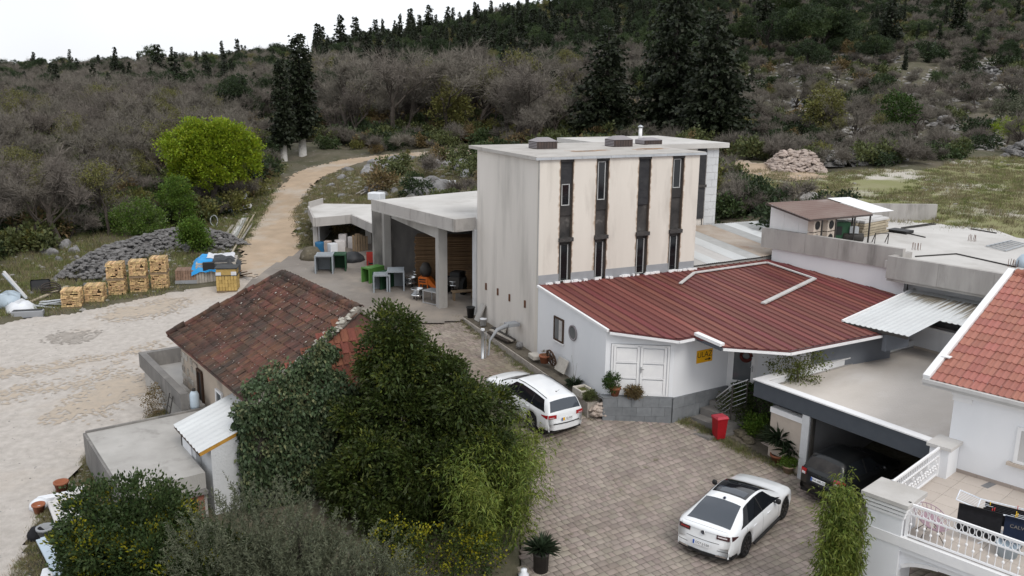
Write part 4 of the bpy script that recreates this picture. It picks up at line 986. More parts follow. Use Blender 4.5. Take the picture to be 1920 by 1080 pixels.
def ridge(a, b, n, m, r=.14):
    a, b = Vector(a), Vector(b)
    for k in range(n):
        p, q = a.lerp(b, k / n), a.lerp(b, (k + 1.12) / n); j = Vector((random.uniform(-.03, .03), random.uniform(-.03, .03), random.uniform(-.02, .03)))
        MB().tube([p + j, q + j], [r, r * .85], 8).build('ridge_tile', M[m], OR, True)
ridge((1.15, 4.05, orz + .0), (7.75, 4.05, orz + .0), 17, 'old_tile'); ridge((7.75, 4.05, orz), (9.0, -.02, oe + .05), 13, 'lichen_mortar', .13)
ridge((1.15, 4.05, orz), (-.02, -.02, oe + .05), 13, 'old_tile', .12); ridge((7.75, 4.05, orz), (oL, oV, oe), 13, 'lichen_mortar', .12)
li = MB()
for k in range(260):
    f = random.random(); u = random.uniform(1.2 * f, oL - 1.25 * f); r = random.uniform(.008, .026) * (1 if random.random() < .93 else 2.2)
    n = 6; x, y, z = u, 4.05 * f, oe + (orz - oe) * f + .055
    li.add([(x + r * math.cos(a) * random.uniform(.6, 1.2), y + r * math.sin(a) * random.uniform(.6, 1.2) * .88, z + r * math.sin(a) * .48) for a in np.linspace(0, 6.28, n, False)], [tuple(range(n))])
tag(li.build('lichen', M['lichen'], OR), kind='stuff')
mo = MB()
for k in range(80):
    f = random.random(); s5 = random.uniform(-.12, .12)
    mo.lathe([(.02, .0), (random.uniform(.05, .11), .02), (.03, .07)], c=(7.75 + 1.25 * (1 - f) + s5, 4.05 * f + s5, oe + (orz - oe) * f + .08), k=6)
tag(mo.build('mortar_crumbs', M['lichen'], OR), kind='stuff')

# --- lean-to, terraces beside the old house
t = fthing(OF, 'lean_to', 'small white lean-to with corrugated roof against the old house', 'lean-to', .4)
MB().box(6.2, 7.55, -1.35, .34, .3, 2.62).build('wall', M['pale_plaster'], t)
MB().prism([(7.56, -1.2), (8.62, -1.2), (8.62, .34), (7.56, .34)], .3, lambda x, y: 2.66 + .3 * (y + 1.4)).build('wall', M['pale_plaster'], t)
MB().box(6.22, 6.27, -1.40, -1.352, .5, 2.6).build('door_jamb', M['dark_iron'], t)
MB().box(6.30, 6.72, -1.385, -1.352, .55, 2.5).box(6.74, 7.2, -1.385, -1.352, .55, 2.5).build('door', M['white_wall'], t)
n = 34; g = MB(); vv = []
for j in range(n + 1):
    u = 6.0 + 2.62 * j / n; h_ = .028 * math.sin(j * math.pi / 2)
    vv += [(u, -1.55, 2.62 + h_), (u, -.6, 2.62 + .316 + h_), (u, .33, 3.26 + h_)]
g.add(vv, [(3*j, 3*j+3, 3*j+4, 3*j+1) for j in range(n)] + [(3*j+1, 3*j+4, 3*j+5, 3*j+2) for j in range(n)]); rf = g.build('roof', M['sheet_white'], t, True)
dm('amber_batten', (.50, .27, .05), (.38, .19, .03), 6, .7)
MB().bar((8.6, -1.52, 2.56), (8.6, .2, 3.15), .05, .10).build('batten', M['amber_batten'], rf); MB().bar((6.02, -1.5, 2.55), (8.6, -1.5, 2.55), .05, .08).build('batten', M['brown_wood'], rf)
t = fthing(OF, 'concrete_terrace', 'bare grey concrete terrace platform beside the lean-to', 'terrace', .4)
MB().prism([(3.5, -3.62), (8.6, -3.62), (8.6, -1.4), (6.15, -1.38), (6.15, .3), (3.5, .3)], .2, 1.98).build('slab', M['concrete'], t)
MB().box(3.48, 3.56, -3.64, .3, 1.982, 2.04).build('kerb', M['concrete_dark'], t)
MB().box(3.40, 3.497, -3.66, -.5, .2, 1.9).build('face', M['concrete_dark'], t)
MB().box(3.4, 8.6, -3.70, -3.622, .2, 1.95).build('face', M['concrete_dark'], t)
t = fthing(OF, 'walled_tank', 'old concrete tank with dark parapet at the back of old house', 'tank', .6)
MB().box(-2.4, 3.1, -.42, .30, .3, 1.95).box(-2.4, .28, .3, 3.2, .3, 1.95).build('base', M['concrete'], t)
MB().box(-2.55, 3.2, -.55, -.30, 1.952, 2.55).build('parapet', M['concrete_dark'], t)
MB().box(-2.55, -2.3, -.3, 3.3, 1.952, 2.55).box(-2.3, .28, 3.05, 3.3, 1.952, 2.5).build('parapet', M['concrete_dark'], t)

# --- dry stone retaining wall along the tower
t = fthing(TF, 'stone_retaining_wall', 'low dry stone retaining wall running beside the white wing', 'wall', 1.0)
random.seed(5)
zg = lambda t_: float(np.interp(t_, [-6, -5.3, 0, 6.5], [.9, 1.02, 1.45, 1.85])); zt = lambda t_: float(np.interp(t_, [-6, -5.0, -1.5, .5, 6.5], [1.55, 1.62, 1.82, 1.86, 1.98]))
MB().prism([(-.66, -5.35), (-.15, -5.35), (-.15, 6.4), (-.80, 6.4)], .7, lambda x, y: zt(y) - .06).build('core', M['wall_stone_bits'], t)
n_st = 0; rest_ = MB()
y = -5.45
while y < 6.4:
    z = zg(y) - .08; top = zt(y); w = random.uniform(.2, .42)
    while z < top - .04:
        h_ = min(random.uniform(.12, .24), top - z); yy = y + random.uniform(-.06, .06); x0 = -.80 if y > 0 else -.70
        o = MB().cbox(-.12 + random.uniform(-.05, .04), .13, 0, w - .02, 0, h_ - .015, min(.03, h_ * .2)).build('stone', M['pale_stone'] if random.random() < .35 else M['wall_stone'], t)
        o.location = (x0 + .02, yy, z - 1.0); o.rotation_euler = (random.uniform(-.06, .06), random.uniform(-.05, .05), random.uniform(-.08, .08)); n_st += 1
        z += h_
    if random.random() < .8:
        o = MB().cbox(-.1, .36, 0, w, 0, .09, .02).build('cap_stone', M['pale_stone'], t); o.location = (-.70, y, top - 1.0 - .01); o.rotation_euler = (random.uniform(-.04, .04), random.uniform(-.04, .04), random.uniform(-.1, .1))
    y += w
MB().prism([(-.62, -5.3), (0, -5.3), (0, 6.4), (-.7, 6.4)], .7, lambda x, y: zt(y) - .03).build('soil_strip', M['yard_soil'], t)
print('stones', n_st)
# rubbly cheek where the wall meets the plinth
ck = MB()
for k in range(60):
    a = random.uniform(0, 1); x = -.5 + a * .45 + random.uniform(-.1, .1); yv = -5.45 - a * .15 + random.uniform(-.12, .1)
    r_ = random.uniform(.06, .12); ck.lathe([(r_ * .8, 0), (r_ * 1.1, r_ * .5), (r_ * .6, r_ * 1.2), (0, r_ * 1.3)], c=(x, yv, 1.0 + random.random() * .5), k=6)
tag(ck.build('rubble_end', M['pink_stone'], t), kind='stuff')
# ------------------------------------------------------------------ plants
def unit(a): return a / np.maximum(np.linalg.norm(a, axis=-1, keepdims=True), 1e-9)
def leafquads(P, D, L, Wd, droop=.25):
    n = len(P); L = np.broadcast_to(L, n)[:, None]; Wd = np.broadcast_to(Wd, n)[:, None]
    r = unit(RNG.normal(size=(n, 3))); S_ = unit(np.cross(D, r))
    up = np.cross(S_, D)
    mid = P + D * L * .45 + up * L * .06; tip = P + D * L - np.array([0, 0, 1]) * L * droop
    v = np.stack([P, mid + S_ * Wd, tip, mid - S_ * Wd], 1).reshape(-1, 3)
    return v, np.arange(4 * n).reshape(n, 4)
def ell_pts(c, r, n, surf=4.0, zmin=None):
    d = unit(RNG.normal(size=(n, 3))); rad = RNG.random(n) ** (1 / surf)
    p = d * rad[:, None] * np.array(r) + np.array(c)
    if zmin is not None: k = p[:, 2] > zmin; p, d = p[k], d[k]
    return p, unit(d / np.array(r))
def clumps(ells, nc, nl, cr, L, Wd, up=.35, out=.7, droop=.25, surf=4.0, zmin=None, jit=.25):
    P, D = [], []
    vol = np.array([e[1][0] * e[1][1] * e[1][2] for e in ells]) ** .67; vol = vol / vol.sum()
    for e, w in zip(ells, vol):
        c, d = ell_pts(e[0], e[1], max(4, int(nc * w)), surf, zmin)
        for q, o in zip(c, d):
            m = int(nl * RNG.uniform(.6, 1.4)); s = cr * RNG.uniform(.6, 1.35)
            p = RNG.normal(size=(m, 3)) * s * np.array([.5, .5, .38])
            P.append(q + p); D.append(unit(p / s * .6 + o * out + np.array([0, 0, up]) + RNG.normal(size=(m, 3)) * .45))
    P = np.vstack(P); D = np.vstack(D); n = len(P)
    return leafquads(P, D, L * RNG.uniform(.65, 1.3, n), Wd * RNG.uniform(.7, 1.25, n), droop)
def branch_tree(seed, h, spread, levels=4, trunk_r=.16, k0=4, lean=.1, first=.28, gn=.62, twigs=9, twl=.5, tww=.012, upb=.35):
    rg = random.Random(seed); tb = MB(); ends = []
    def grow(p, d, L, r, lev):
        n = 3; pts = [p]; q = Vector(p); dd = Vector(d)
        for i in range(n):
            dd = (dd + Vector((rg.gauss(0, .16), rg.gauss(0, .16), rg.gauss(0, .10) + upb * .12))).normalized(); q = q + dd * (L / n); pts.append(q.copy())
        r1 = r * (.72 if lev else .8)
        tb.tube(pts, [r + (r1 - r) * i / n for i in range(n + 1)], 5 if lev < 2 else 3, False)
        ends.append((pts, lev, r1))
        if lev >= levels: return
        for i in range(k0 if lev == 0 else rg.choice((2, 3, 3))):
            t_ = rg.uniform(.45, 1.0) if lev else rg.uniform(.55, 1.0); k = min(n - 1, int(t_ * n)); a = pts[k].lerp(pts[k + 1], t_ * n - k)
            az = rg.uniform(0, 6.283); sp = spread * rg.uniform(.6, 1.25)
            nd = (dd + Vector((math.cos(az) * sp, math.sin(az) * sp, rg.uniform(-.05, .35)))).normalized()
            grow(a, nd, L * gn * rg.uniform(.75, 1.2), r1 * rg.uniform(.5, .72), lev + 1)
    grow(Vector((0, 0, -.15)), Vector((rg.gauss(0, lean), rg.gauss(0, lean), 1)).normalized(), h * first * 1.3, trunk_r, 0)
    tw = []
    for pts, lev, r in ends:
        if lev < levels - 1: continue
        for i in range(twigs):
            t_ = rg.random(); k = min(len(pts) - 2, int(t_ * 3)); a = np.array(pts[k].lerp(pts[k + 1], t_ * 3 - k)); dd = np.array((pts[-1] - pts[0]).normalized())
            d = dd + np.array([rg.gauss(0, .6), rg.gauss(0, .6), rg.gauss(.15, .5)]); d /= np.linalg.norm(d); L = twl * rg.uniform(.5, 1.5)
            tw.append((a, d, L))
    A = np.array([q[0] for q in tw]); D = np.array([q[1] for q in tw]); L = np.array([q[2] for q in tw])[:, None]
    s = unit(np.cross(D, RNG.normal(size=D.shape))) * tww
    V = [np.stack([A - s, A + s, A + D * L], 1).reshape(-1, 3)]
    for e in range(2):                                     # side shoots
        B = A + D * L * RNG.uniform(.3, .75, (len(A), 1)); D2 = unit(D + RNG.normal(size=D.shape) * .6); s2 = unit(np.cross(D2, RNG.normal(size=D.shape))) * tww * .8
        V.append(np.stack([B - s2, B + s2, B + D2 * L * .6], 1).reshape(-1, 3))
    V = np.vstack(V); Fq = np.arange(len(V)).reshape(-1, 3)
    tips = A + D * L
    return tb, V, Fq, tips
def norm_h(tb, V, h, tips=None):                          # scale so the tree is h tall
    z = V[:, 2].max(); k = h / z; tb.v = [(a * k, b * k, c * k) for a, b, c in tb.v]; return V * k, (tips * k if tips is not None else None)
def conifer(seed, h, rad, base=.08, dens=1.0, tip=.55, sp=.30, droop=.25, narrow=1.0):
    rg = np.random.default_rng(seed); tb = MB().tube([(0, 0, -.2), (0, 0, h * .5), (0, 0, h * .97)], [h * .022 + .04, h * .014, .02], 6)
    P, D, L = [], [], []
    z = base * h; st = .30 * sp / .3
    while z < h * .985:
        f = (z / h - base) / (1 - base); R = rad * ((1 - f) ** tip) * rg.uniform(.8, 1.12) * (min(1, .55 + f * 4)) * narrow
        nb = max(5, int(12 * dens * (R / rad + .3)))
        for i in range(nb):
            az = rg.uniform(0, 6.283); Rb = R * rg.uniform(.65, 1.12); m = max(4, int(Rb / .14 * dens))
            t_ = rg.uniform(.15, 1, m); d = np.array([math.cos(az), math.sin(az), 0])
            p = d * (t_ * Rb)[:, None] + np.c_[rg.normal(0, .10, m), rg.normal(0, .10, m), z + rg.normal(0, .10, m) - droop * Rb * t_ ** 1.5 + .12 * t_]
            P.append(p); D.append(unit(d * .8 + rg.normal(size=(m, 3)) * .55 + np.array([0, 0, -.15]))); L.append(rg.uniform(.7, 1.3, m) * sp)
        z += st * rg.uniform(.7, 1.3)
    P, D, L = np.vstack(P), np.vstack(D), np.concatenate(L)
    v, f = leafquads(P, D, L, L * .42, .2)
    return tb, v, f
def plant(name, label, cat, x, y, z, crown, trunk=None, group=None, deg=0, sc=1.0, kindc='crown', more=()):
    t = thing(name, label, cat, x, y, z, deg, group); t.scale = (sc, sc, sc)
    if trunk is not None: link('trunk', trunk, t)
    if crown is not None: link(kindc, crown, t)
    for nm, me in more: link(nm, me, t)
    return t
def spot(px, base, top=None):                             # ground spot under a pixel and the height that reaches another
    P = on(px, base); hgt = None
    if top is not None:
        d = ray(px, top); hgt = CAM_H + d[2] / math.hypot(d[0], d[1]) * math.hypot(P[0], P[1]) - P[2]
    return P[0], P[1], H(P[0], P[1]), hgt

# ---- mesh libraries shared by the hillside trees
BARE = []
for i in range(6):
    tb, V, Fq, tips = branch_tree(100 + i, 8, .95, 4, .15, 4, .12, .24, .66, 8, .62, .014)
    V, tips = norm_h(tb, V, 8.0, tips)
    BARE.append((mesh('bare_trunk', tb.v, tb.f, M['bark']), mesh('bare_crown', V, Fq, M['twig'])))
BUD = []
for i in range(3):
    tb, V, Fq, tips = branch_tree(140 + i, 7, .85, 4, .11, 3, .12, .26, .64, 6, .5, .010)
    V, tips = norm_h(tb, V, 7.0, tips)
    k = RNG.integers(0, len(tips), 2600); P = tips[k] + RNG.normal(size=(2600, 3)) * .16
    v, f = leafquads(P, unit(RNG.normal(size=(2600, 3)) + [0, 0, .3]), .16, .05)
    BUD.append((mesh('bud_trunk', tb.v, tb.f, M['bark']), mesh('bud_twigs', V, Fq, M['twig']), mesh('bud_leaves', v, f, M['leaf_bud'])))
FIR = []
for i, (r_, tp, nw) in enumerate(((2.0, .75, 1), (1.5, .6, 1), (1.15, .5, 1), (2.4, .85, 1))):
    tb, v, f = conifer(200 + i, 10, r_, .06, 1.0, tp, .42, .3)
    FIR.append((mesh('fir_trunk', tb.v, tb.f, M['bark_dark']), mesh('fir_crown', v, f, M['leaf_fir'])))
PINE = []
for i in range(3):
    tb, V, Fq, tips = branch_tree(260 + i, 8, .8, 2, .18, 5, .1, .4, .6, 3, .3, .01)
    e = [((RNG.normal(0, 1.5), RNG.normal(0, 1.5), RNG.uniform(4.0, 7.2)), (RNG.uniform(1.1, 1.8), RNG.uniform(1.1, 1.8), RNG.uniform(.7, 1.2))) for _ in range(9)]
    v, f = clumps(e, 230, 26, .42, .34, .06, .5, .7, .1)
    PINE.append((mesh('pine_trunk', tb.v, tb.f, M['bark_dark']), mesh('pine_crown', v, f, M['leaf_pine' if i else 'leaf_oak'])))
SHRUB = []
for i, (mm, L_, W_) in enumerate((('leaf_scrub', .22, .07), ('leaf_oak', .2, .07), ('leaf_dry', .2, .05), ('leaf_bud', .2, .06), ('leaf_pine', .24, .06))):
    e = [((RNG.normal(0, .5), RNG.normal(0, .5), RNG.uniform(.4, 1.1)), (.6, .6, .55)) for _ in range(5)]
    v, f = clumps(e, 60, 16, .30, L_, W_, .4, .6, .1, 3)
    SHRUB.append(mesh('shrub_leaves', v, f, M[mm]))
tb, V, Fq, tips = branch_tree(400, 2, 1.2, 3, .04, 6, .2, .25, .7, 9, .35, .010); V, tips = norm_h(tb, V, 2.0, tips)
TWSH = mesh('twig_shrub', np.vstack([V]), Fq, M['twig'])

def ordn(i):
    w = 'first second third fourth fifth sixth seventh eighth ninth tenth eleventh twelfth thirteenth fourteenth fifteenth sixteenth seventeenth eighteenth nineteenth twentieth'.split()
    return w[i] if i < 20 else ('twenty-' + w[i - 20] if i < 29 else ('thirtieth' if i == 29 else 'thirty-' + w[i - 30]))
# ---- trees one can point to
fir_big = []
for i, (h_, r_) in enumerate(((14, 4.0), (16, 4.2))):
    tb, v, f = conifer(300 + i, h_, r_, .03, 1.25, .62, .36, .22)
    fir_big.append((h_, mesh('fir_trunk', tb.v, tb.f, M['bark_dark']), mesh('fir_crown', v, f, M['leaf_fir'])))
cyp = []
for i, (h_, r_) in enumerate(((12.5, 1.7), (11, 1.35))):
    tb, v, f = conifer(320 + i, h_, r_, .17, 1.35, .38, .30, .2)
    cyp.append((h_, mesh('cypress_trunk', tb.v, tb.f, M['bark_dark']), mesh('cypress_crown', v, f, M['leaf_fir'])))
def big(nm, lab, lib, px, base, top, deg=0, group=None, wide=1.0):
    x, y, z, hh = spot(px, base, top); h0, a, b = lib; s = hh / h0
    t = plant(nm, lab, 'tree', x, y, z - .1, b, a, group, deg, 1); t.scale = (s * wide, s * wide, s); return t
G1 = 'tall dark conifers behind the buildings'
cz1 = big('conifer', 'taller dark conifer with whitewashed trunk beside the dirt road', cyp[0], 568, 293, 57, 0, G1, 1.2)
cz2 = big('conifer', 'slimmer dark conifer with pale trunk just left of the taller one', cyp[1], 533, 302, 110, 60, G1, 1.1)
big('conifer', 'broad dark conifer rising behind the left half of the tower roof', fir_big[0], 1135, 268, 43, 0, G1, 1.35)
big('conifer', 'very tall dark conifer behind the tower, cut by the top of the photo', fir_big[1], 1258, 262, -75, 40, G1, 1.08)
big('conifer', 'massive dark conifer just right of the tower roof', fir_big[0], 1332, 275, 10, 130, G1, 1.25)
for c_ in (cz1, cz2): MB().tube([(0, 0, -.1), (0, 0, 1.9)], [.36, .31], 8).build('whitewash', M['bark_lime'], c_, True)
hill = [q for i, q in enumerate(((20,205,148,1),(115,205,138,0),(335,215,95,3),(300,160,82,3),(655,150,75,0),(690,158,60,1),(712,150,58,2),(640,110,28,1),(765,128,92,1),(908,128,48,0),(940,120,60,1),(598,120,42,2),(620,122,48,2),(668,100,30,2),(705,95,35,2),(740,80,10,0),(770,78,14,2),(785,80,12,1),(805,76,6,0),(840,72,12,1),(868,62,4,2),(895,70,8,1),(975,110,20,1),(1000,90,15,2),(1040,100,20,1),(1640,110,-20,1),(1665,100,-15,0),(1430,90,-30,0),(1790,90,-10,2),(455,175,140,2),(470,190,150,1),(490,235,190,2),(600,215,155,2),(605,100,48,2))) if i not in (12, 15, 17, 20, 25)]
for i, (px, b, tp, k) in enumerate(hill):
    x, y, z, hh = spot(px, b, tp); s = hh / 10
    rw = [q for q in hill if (q[2] < 70) == (tp < 70)]; rw.sort(key=lambda q: q[0]); nth = [q[0] for q in rw].index(px)
    plant('fir_tree', '%s dark pointed fir from the left %s' % (ordn(nth), 'along the wooded skyline' if tp < 70 else 'standing lower on the wooded hillside'), 'tree', x, y, z - .1, FIR[k][1], FIR[k][0], 'pointed firs on the hillside', i * 47 % 360, s).scale = (s * (1.25 + .1 * (i % 5)), s * (1.25 + .1 * (i % 4)), s)
for i, (px, b, tp) in enumerate(((1400,105,20),(1445,112,12),(1490,118,2),(1535,112,-4),(1575,110,14),(1520,150,70),(1470,80,-20),(1560,70,-30),(1640,130,60),(290,135,78))):
    x, y, z, hh = spot(px, b, tp); s = hh / 8
    t = plant('pine_tree', '%s green rounded pine along the upper right wood edge' % ordn(i) if i < 9 else 'lone flat topped pine standing out on the left skyline', 'tree', x, y, z - .1, PINE[i % 3][1], PINE[i % 3][0], 'rounded pines on the hill' if i < 9 else None, i * 77 % 360, s)
    if i < 9: t.children[1].data = t.children[1].data if i % 2 else PINE[0][1]
# the bright green tree by the lumber
e = [((0, 0, 4.3), (2.1, 2.1, 1.4)), ((2.3, .2, 3.7), (1.0, 1.1, .9)), ((-1.9, .1, 3.9), (1.1, 1.1, 1.2)), ((-.9, -.6, 5.1), (.9, .9, .7)), ((1.1, -.4, 5.0), (.9, .9, .7)), ((-1.5, .2, 3.9), (1.5, 1.5, 1.6)), ((1.6, -.2, 4.2), (1.4, 1.5, 1.4)), ((.4, -.8, 2.9), (1.9, 1.5, 1.5)), ((2.0, 0, 3.0), (1.1, 1.2, 1.1)), ((-1.3, -.5, 2.7), (1.1, 1.2, 1.2))]
e = [(c_, tuple(.85 * q for q in r_)) for c_, r_ in e] + [((float(np.clip(RNG.normal(0, 1.3), -1.7, 1.9)), float(np.clip(RNG.normal(0, 1.3), -1.8, 1.8)), RNG.uniform(2.6, 5.0)), (.65, .65, .55)) for _ in range(14)]
v, f = clumps(e, 900, 46, .32, .15, .05, .6, .9, .15, 5)
tb, V, Fq, tips = branch_tree(501, 5, .8, 3, .17, 5, .08, .3, .65, 2, .3, .01); V, tips = norm_h(tb, V, 5.0)
x, y, z, hh = spot(401, 397, 214); s = hh / 5.9
plant('leafy_tree', 'bright yellow green tree with full round crown by the dirt road', 'tree', x, y, z, mesh('crown', v, f, M['leaf_bright']), mesh('trunk', tb.v, tb.f, M['bark']), None, 0, s)
for lab, px, b, tp, mm, rx in (('small fresh green tree growing by the rubble bank', 335, 430, 330, 'leaf_green', 1.1), ('green shrub hanging over the end of the rubble bank', 365, 478, 412, 'leaf_green', .8)):
    x, y, z, hh = spot(px, b, tp)
    e = [((0, 0, hh * .7), (rx, rx, hh * .3)), ((.4, 0, hh * .45), (rx * .8, rx * .8, hh * .3)), ((-.5, .1, hh * .6), (rx * .7, rx * .7, hh * .25))]
    v, f = clumps(e, 170, 40, .3, .13, .045, .6, .8, .15, 4)
    tb, V, Fq, tips = branch_tree(510 + px, hh * .7, .8, 2, .09, 4, .1, .4, .6, 2, .3, .01)
    plant('small_tree', lab, 'tree', x, y, z, mesh('crown', v, f, M[mm]), mesh('trunk', tb.v, tb.f, M['bark']))
x, y, z, hh = spot(262, 445, 375)
e = [((0, 0, hh * .55), (1.7, 1.3, hh * .48)), ((-.9, 0, hh * .4), (1.1, 1.1, hh * .4)), ((1.0, 0, hh * .4), (1.0, 1.1, hh * .4))]
v, f = clumps(e, 170, 34, .34, .13, .04, .5, .8, .15, 4); v2, f2 = clumps(e, 150, 10, .3, .09, .05, .5, 1, .1, 9)
plant('flowering_shrub', 'pale blossoming shrub above the rubble bank', 'shrub', x, y, z, mesh('leaves', v, f, M['leaf_green']), None, None, 0, 1, 'leaves', (('blossom', mesh('blossom', v2, f2, M['leaf_bloom'])),))
for lab, px, b, tp, mm in (('pale yellow budding tree on the rocky slope', 1540, 262, 165, 'leaf_bud'), ('dark round ivy clad tree on the rocky slope', 1678, 262, 172, 'leaf_hedge'), ('bright green bush at the right edge of the field', 1888, 268, 218, 'leaf_bright'), ('grey green bush at the right edge of the slope', 1895, 235, 178, 'leaf_olive'), ('yellowish young tree beside the tall conifers', 845, 262, 165, 'leaf_bud'), ('small bright shrub at the bend of dirt road', 1162, 60, 50, 'leaf_bud')):
    if px == 1162: px, b, tp = 765, 292, 280
    x, y, z, hh = spot(px, b, tp); rx = hh * .34 if px not in (1888, 1895) else hh * .6
    e = [((0, 0, hh * .72), (rx, rx, hh * .27)), ((rx * .5, 0, hh * .55), (rx * .8, rx * .8, hh * .25)), ((-rx * .5, 0, hh * .5), (rx * .7, rx * .7, hh * .25))]
    v, f = clumps(e, 110, 26, .1 * hh, .05 * hh, .017 * hh, .5, .8, .15, 4)
    tb, V, Fq, tips = branch_tree(530 + px, hh * .75, .6, 2, .1, 4, .1, .4, .6, 3, .4, .01)
    plant('small_tree', lab, 'tree', x, y, z, mesh('crown', v, f, M[mm]), mesh('trunk', tb.v, tb.f, M['bark']))

# ---- bare woods: nearest ones individually, the far wood as one mass
def free(x, y):
    x = np.asarray(x); y = np.asarray(y); k = np.ones(len(x), bool)
    for P, g in ((LOT, 1.5), (ROAD, 1.2), (APRON, 2), (YARD, 2), (FIELD, 1), (TRACK, 1), (RROOF, 2)):
        for dx, dy in ((0, 0), (g, 0), (-g, 0), (0, g), (0, -g)): k &= ~inpoly(x + dx, y + dy, P)
    return k
def pxof(P):
    x, y, z = P[..., 0], P[..., 1], P[..., 2] - CAM_H
    d = y * math.cos(CAM_P) - z * math.sin(CAM_P); u = y * math.sin(CAM_P) + z * math.cos(CAM_P)
    a, b = CAM_F * x / d, -CAM_F * u / d
    return 960 + a * math.cos(CAM_R) - b * math.sin(CAM_R), 540 + a * math.sin(CAM_R) + b * math.cos(CAM_R)
def zone_bare(px, py):
    k = ((px < 545) & (py < 480) & (py < 470 - (px - 100) * .17 + 0)) | ((px > 590) & (px < 1340) & (py < 296)) | ((px >= 1340) & (py < 285))
    return k
n = 13000; yy = RNG.uniform(40, 330, n); xx = RNG.uniform(-.95, .95, n) * yy
zz = Hn(xx, yy); px, py = pxof(np.c_[xx, yy, zz])
k = free(xx, yy) & zone_bare(px, py) & (px > -560) & (px < 2480)
rocky = (px > 1380) & (py < 300) & (py > 100)
k &= ~(rocky & (RNG.random(n) < .86))
k &= ~((px > 560) & (px < 900) & (py > 268)) & ~((px > 470) & (px < 620) & (py > 235)) & ~((px > 255) & (px < 540) & (py > 372)) & ~((px > 1035) & (px < 1400) & (py > 200)) & ~((px > 770) & (px < 1000) & (py > 250) & (RNG.random(n) < .5))
xx, yy, zz, px, py = xx[k], yy[k], zz[k], px[k], py[k]
o = np.argsort(yy + 2000 * ((px < -70) | (px > 1990))); xx, yy, zz, px, py = xx[o], yy[o], zz[o], px[o], py[o]
keep = []                                              # thin out so crowns keep their distance
cell = {}
for i in range(len(xx)):
    g = 2.3 + yy[i] * .004; key = (int(xx[i] // g), int(yy[i] // g))
    if any((a, b) in cell for a in range(key[0], key[0] + 1) for b in range(key[1], key[1] + 1)): continue
    cell[key] = 1; keep.append(i)
xx, yy, zz, px, py = xx[keep], yy[keep], zz[keep], px[keep], py[keep]
NI = 250
LBL = {0: 'bare grey brown deciduous tree in the hillside wood', 1: 'bare tree just coming into yellow green bud in the wood'}
nb = 0
for i in range(min(NI, len(xx))):
    s = RNG.uniform(.6, 1.05) * (1.35 if 640 < px[i] < 1000 and yy[i] > 85 else .85 if px[i] < 540 else 1) * (.62 if px[i] > 1340 else 1)
    if RNG.random() < .24:
        q = BUD[i % 3]; t = plant('budding_tree', LBL[1], 'tree', xx[i], yy[i], zz[i] - .1, q[2], q[0], 'budding trees in the wood', RNG.uniform(0, 360), s, 'leaves', (('twigs', q[1]),))
    else:
        q = BARE[i % 6]; t = plant('bare_tree', LBL[0], 'tree', xx[i], yy[i], zz[i] - .1, q[1], q[0], 'bare trees in the wood', RNG.uniform(0, 360), s)
print('wood', len(xx), 'ind to y', yy[min(NI, len(xx)) - 1])
def instancer(name, pts, rot, scl, me_list, kind='stuff'):
    """one mass of many plants: points that carry copies of a few shared plant meshes"""
    for j, me in enumerate(me_list):
        sel = np.arange(len(pts)) % len(me_list) == j
        if not sel.any(): continue
        src = bpy.data.objects.new(name + '_source', me)
        m = bpy.data.meshes.new(name); p = pts[sel]; m.vertices.add(len(p)); m.vertices.foreach_set('co', p.astype(np.float32).ravel())
        a = m.attributes.new('rz', 'FLOAT', 'POINT'); a.data.foreach_set('value', rot[sel].astype(np.float32))
        a = m.attributes.new('sc', 'FLOAT', 'POINT'); a.data.foreach_set('value', scl[sel].astype(np.float32))
        ob = link(name, m); tag(ob, kind=kind)
        ng = bpy.data.node_groups.new(name, 'GeometryNodeTree')
        ng.interface.new_socket('Geometry', in_out='INPUT', socket_type='NodeSocketGeometry'); ng.interface.new_socket('Geometry', in_out='OUTPUT', socket_type='NodeSocketGeometry')
        N = ng.nodes; gi = N.new('NodeGroupInput'); go = N.new('NodeGroupOutput'); ip = N.new('GeometryNodeInstanceOnPoints'); oi = N.new('GeometryNodeObjectInfo')
        oi.inputs['Object'].default_value = src; oi.inputs['As Instance'].default_value = True
        na = N.new('GeometryNodeInputNamedAttribute'); na.data_type = 'FLOAT'; na.inputs['Name'].default_value = 'rz'
        nb_ = N.new('GeometryNodeInputNamedAttribute'); nb_.data_type = 'FLOAT'; nb_.inputs['Name'].default_value = 'sc'
        cx = N.new('ShaderNodeCombineXYZ')
        ng.links.new(gi.outputs[0], ip.inputs['Points']); ng.links.new(oi.outputs['Geometry'], ip.inputs['Instance'])
        ng.links.new(na.outputs['Attribute'], cx.inputs[2]); ng.links.new(cx.outputs[0], ip.inputs['Rotation']); ng.links.new(nb_.outputs['Attribute'], ip.inputs['Scale'])
        ng.links.new(ip.outputs[0], go.inputs[0])
        md = ob.modifiers.new('scatter', 'NODES'); md.node_group = ng
def joined(*ms):                                       # trunk and crown in one mesh for the far mass
    V, Fp, MI, mats, nb = [], [], [], [], 0
    for j, me in enumerate(ms):
        co = np.empty(len(me.vertices) * 3, np.float32); me.vertices.foreach_get('co', co); V.append(co.reshape(-1, 3))
        Fp += [tuple(np.array(p.vertices[:]) + nb) for p in me.polygons]; MI += [j] * len(me.polygons); mats.append(me.materials[0]); nb += len(me.vertices)
    return mesh('tree_mass', np.vstack(V), Fp, mats, MI)
JB = [joined(*BARE[i]) for i in (0, 2, 3)]; JU = [joined(BUD[0][0], BUD[0][1], BUD[0][2])]
JF = [joined(*FIR[i]) for i in (0, 1, 2)]; JP = [joined(*PINE[i]) for i in (0, 1, 2)]
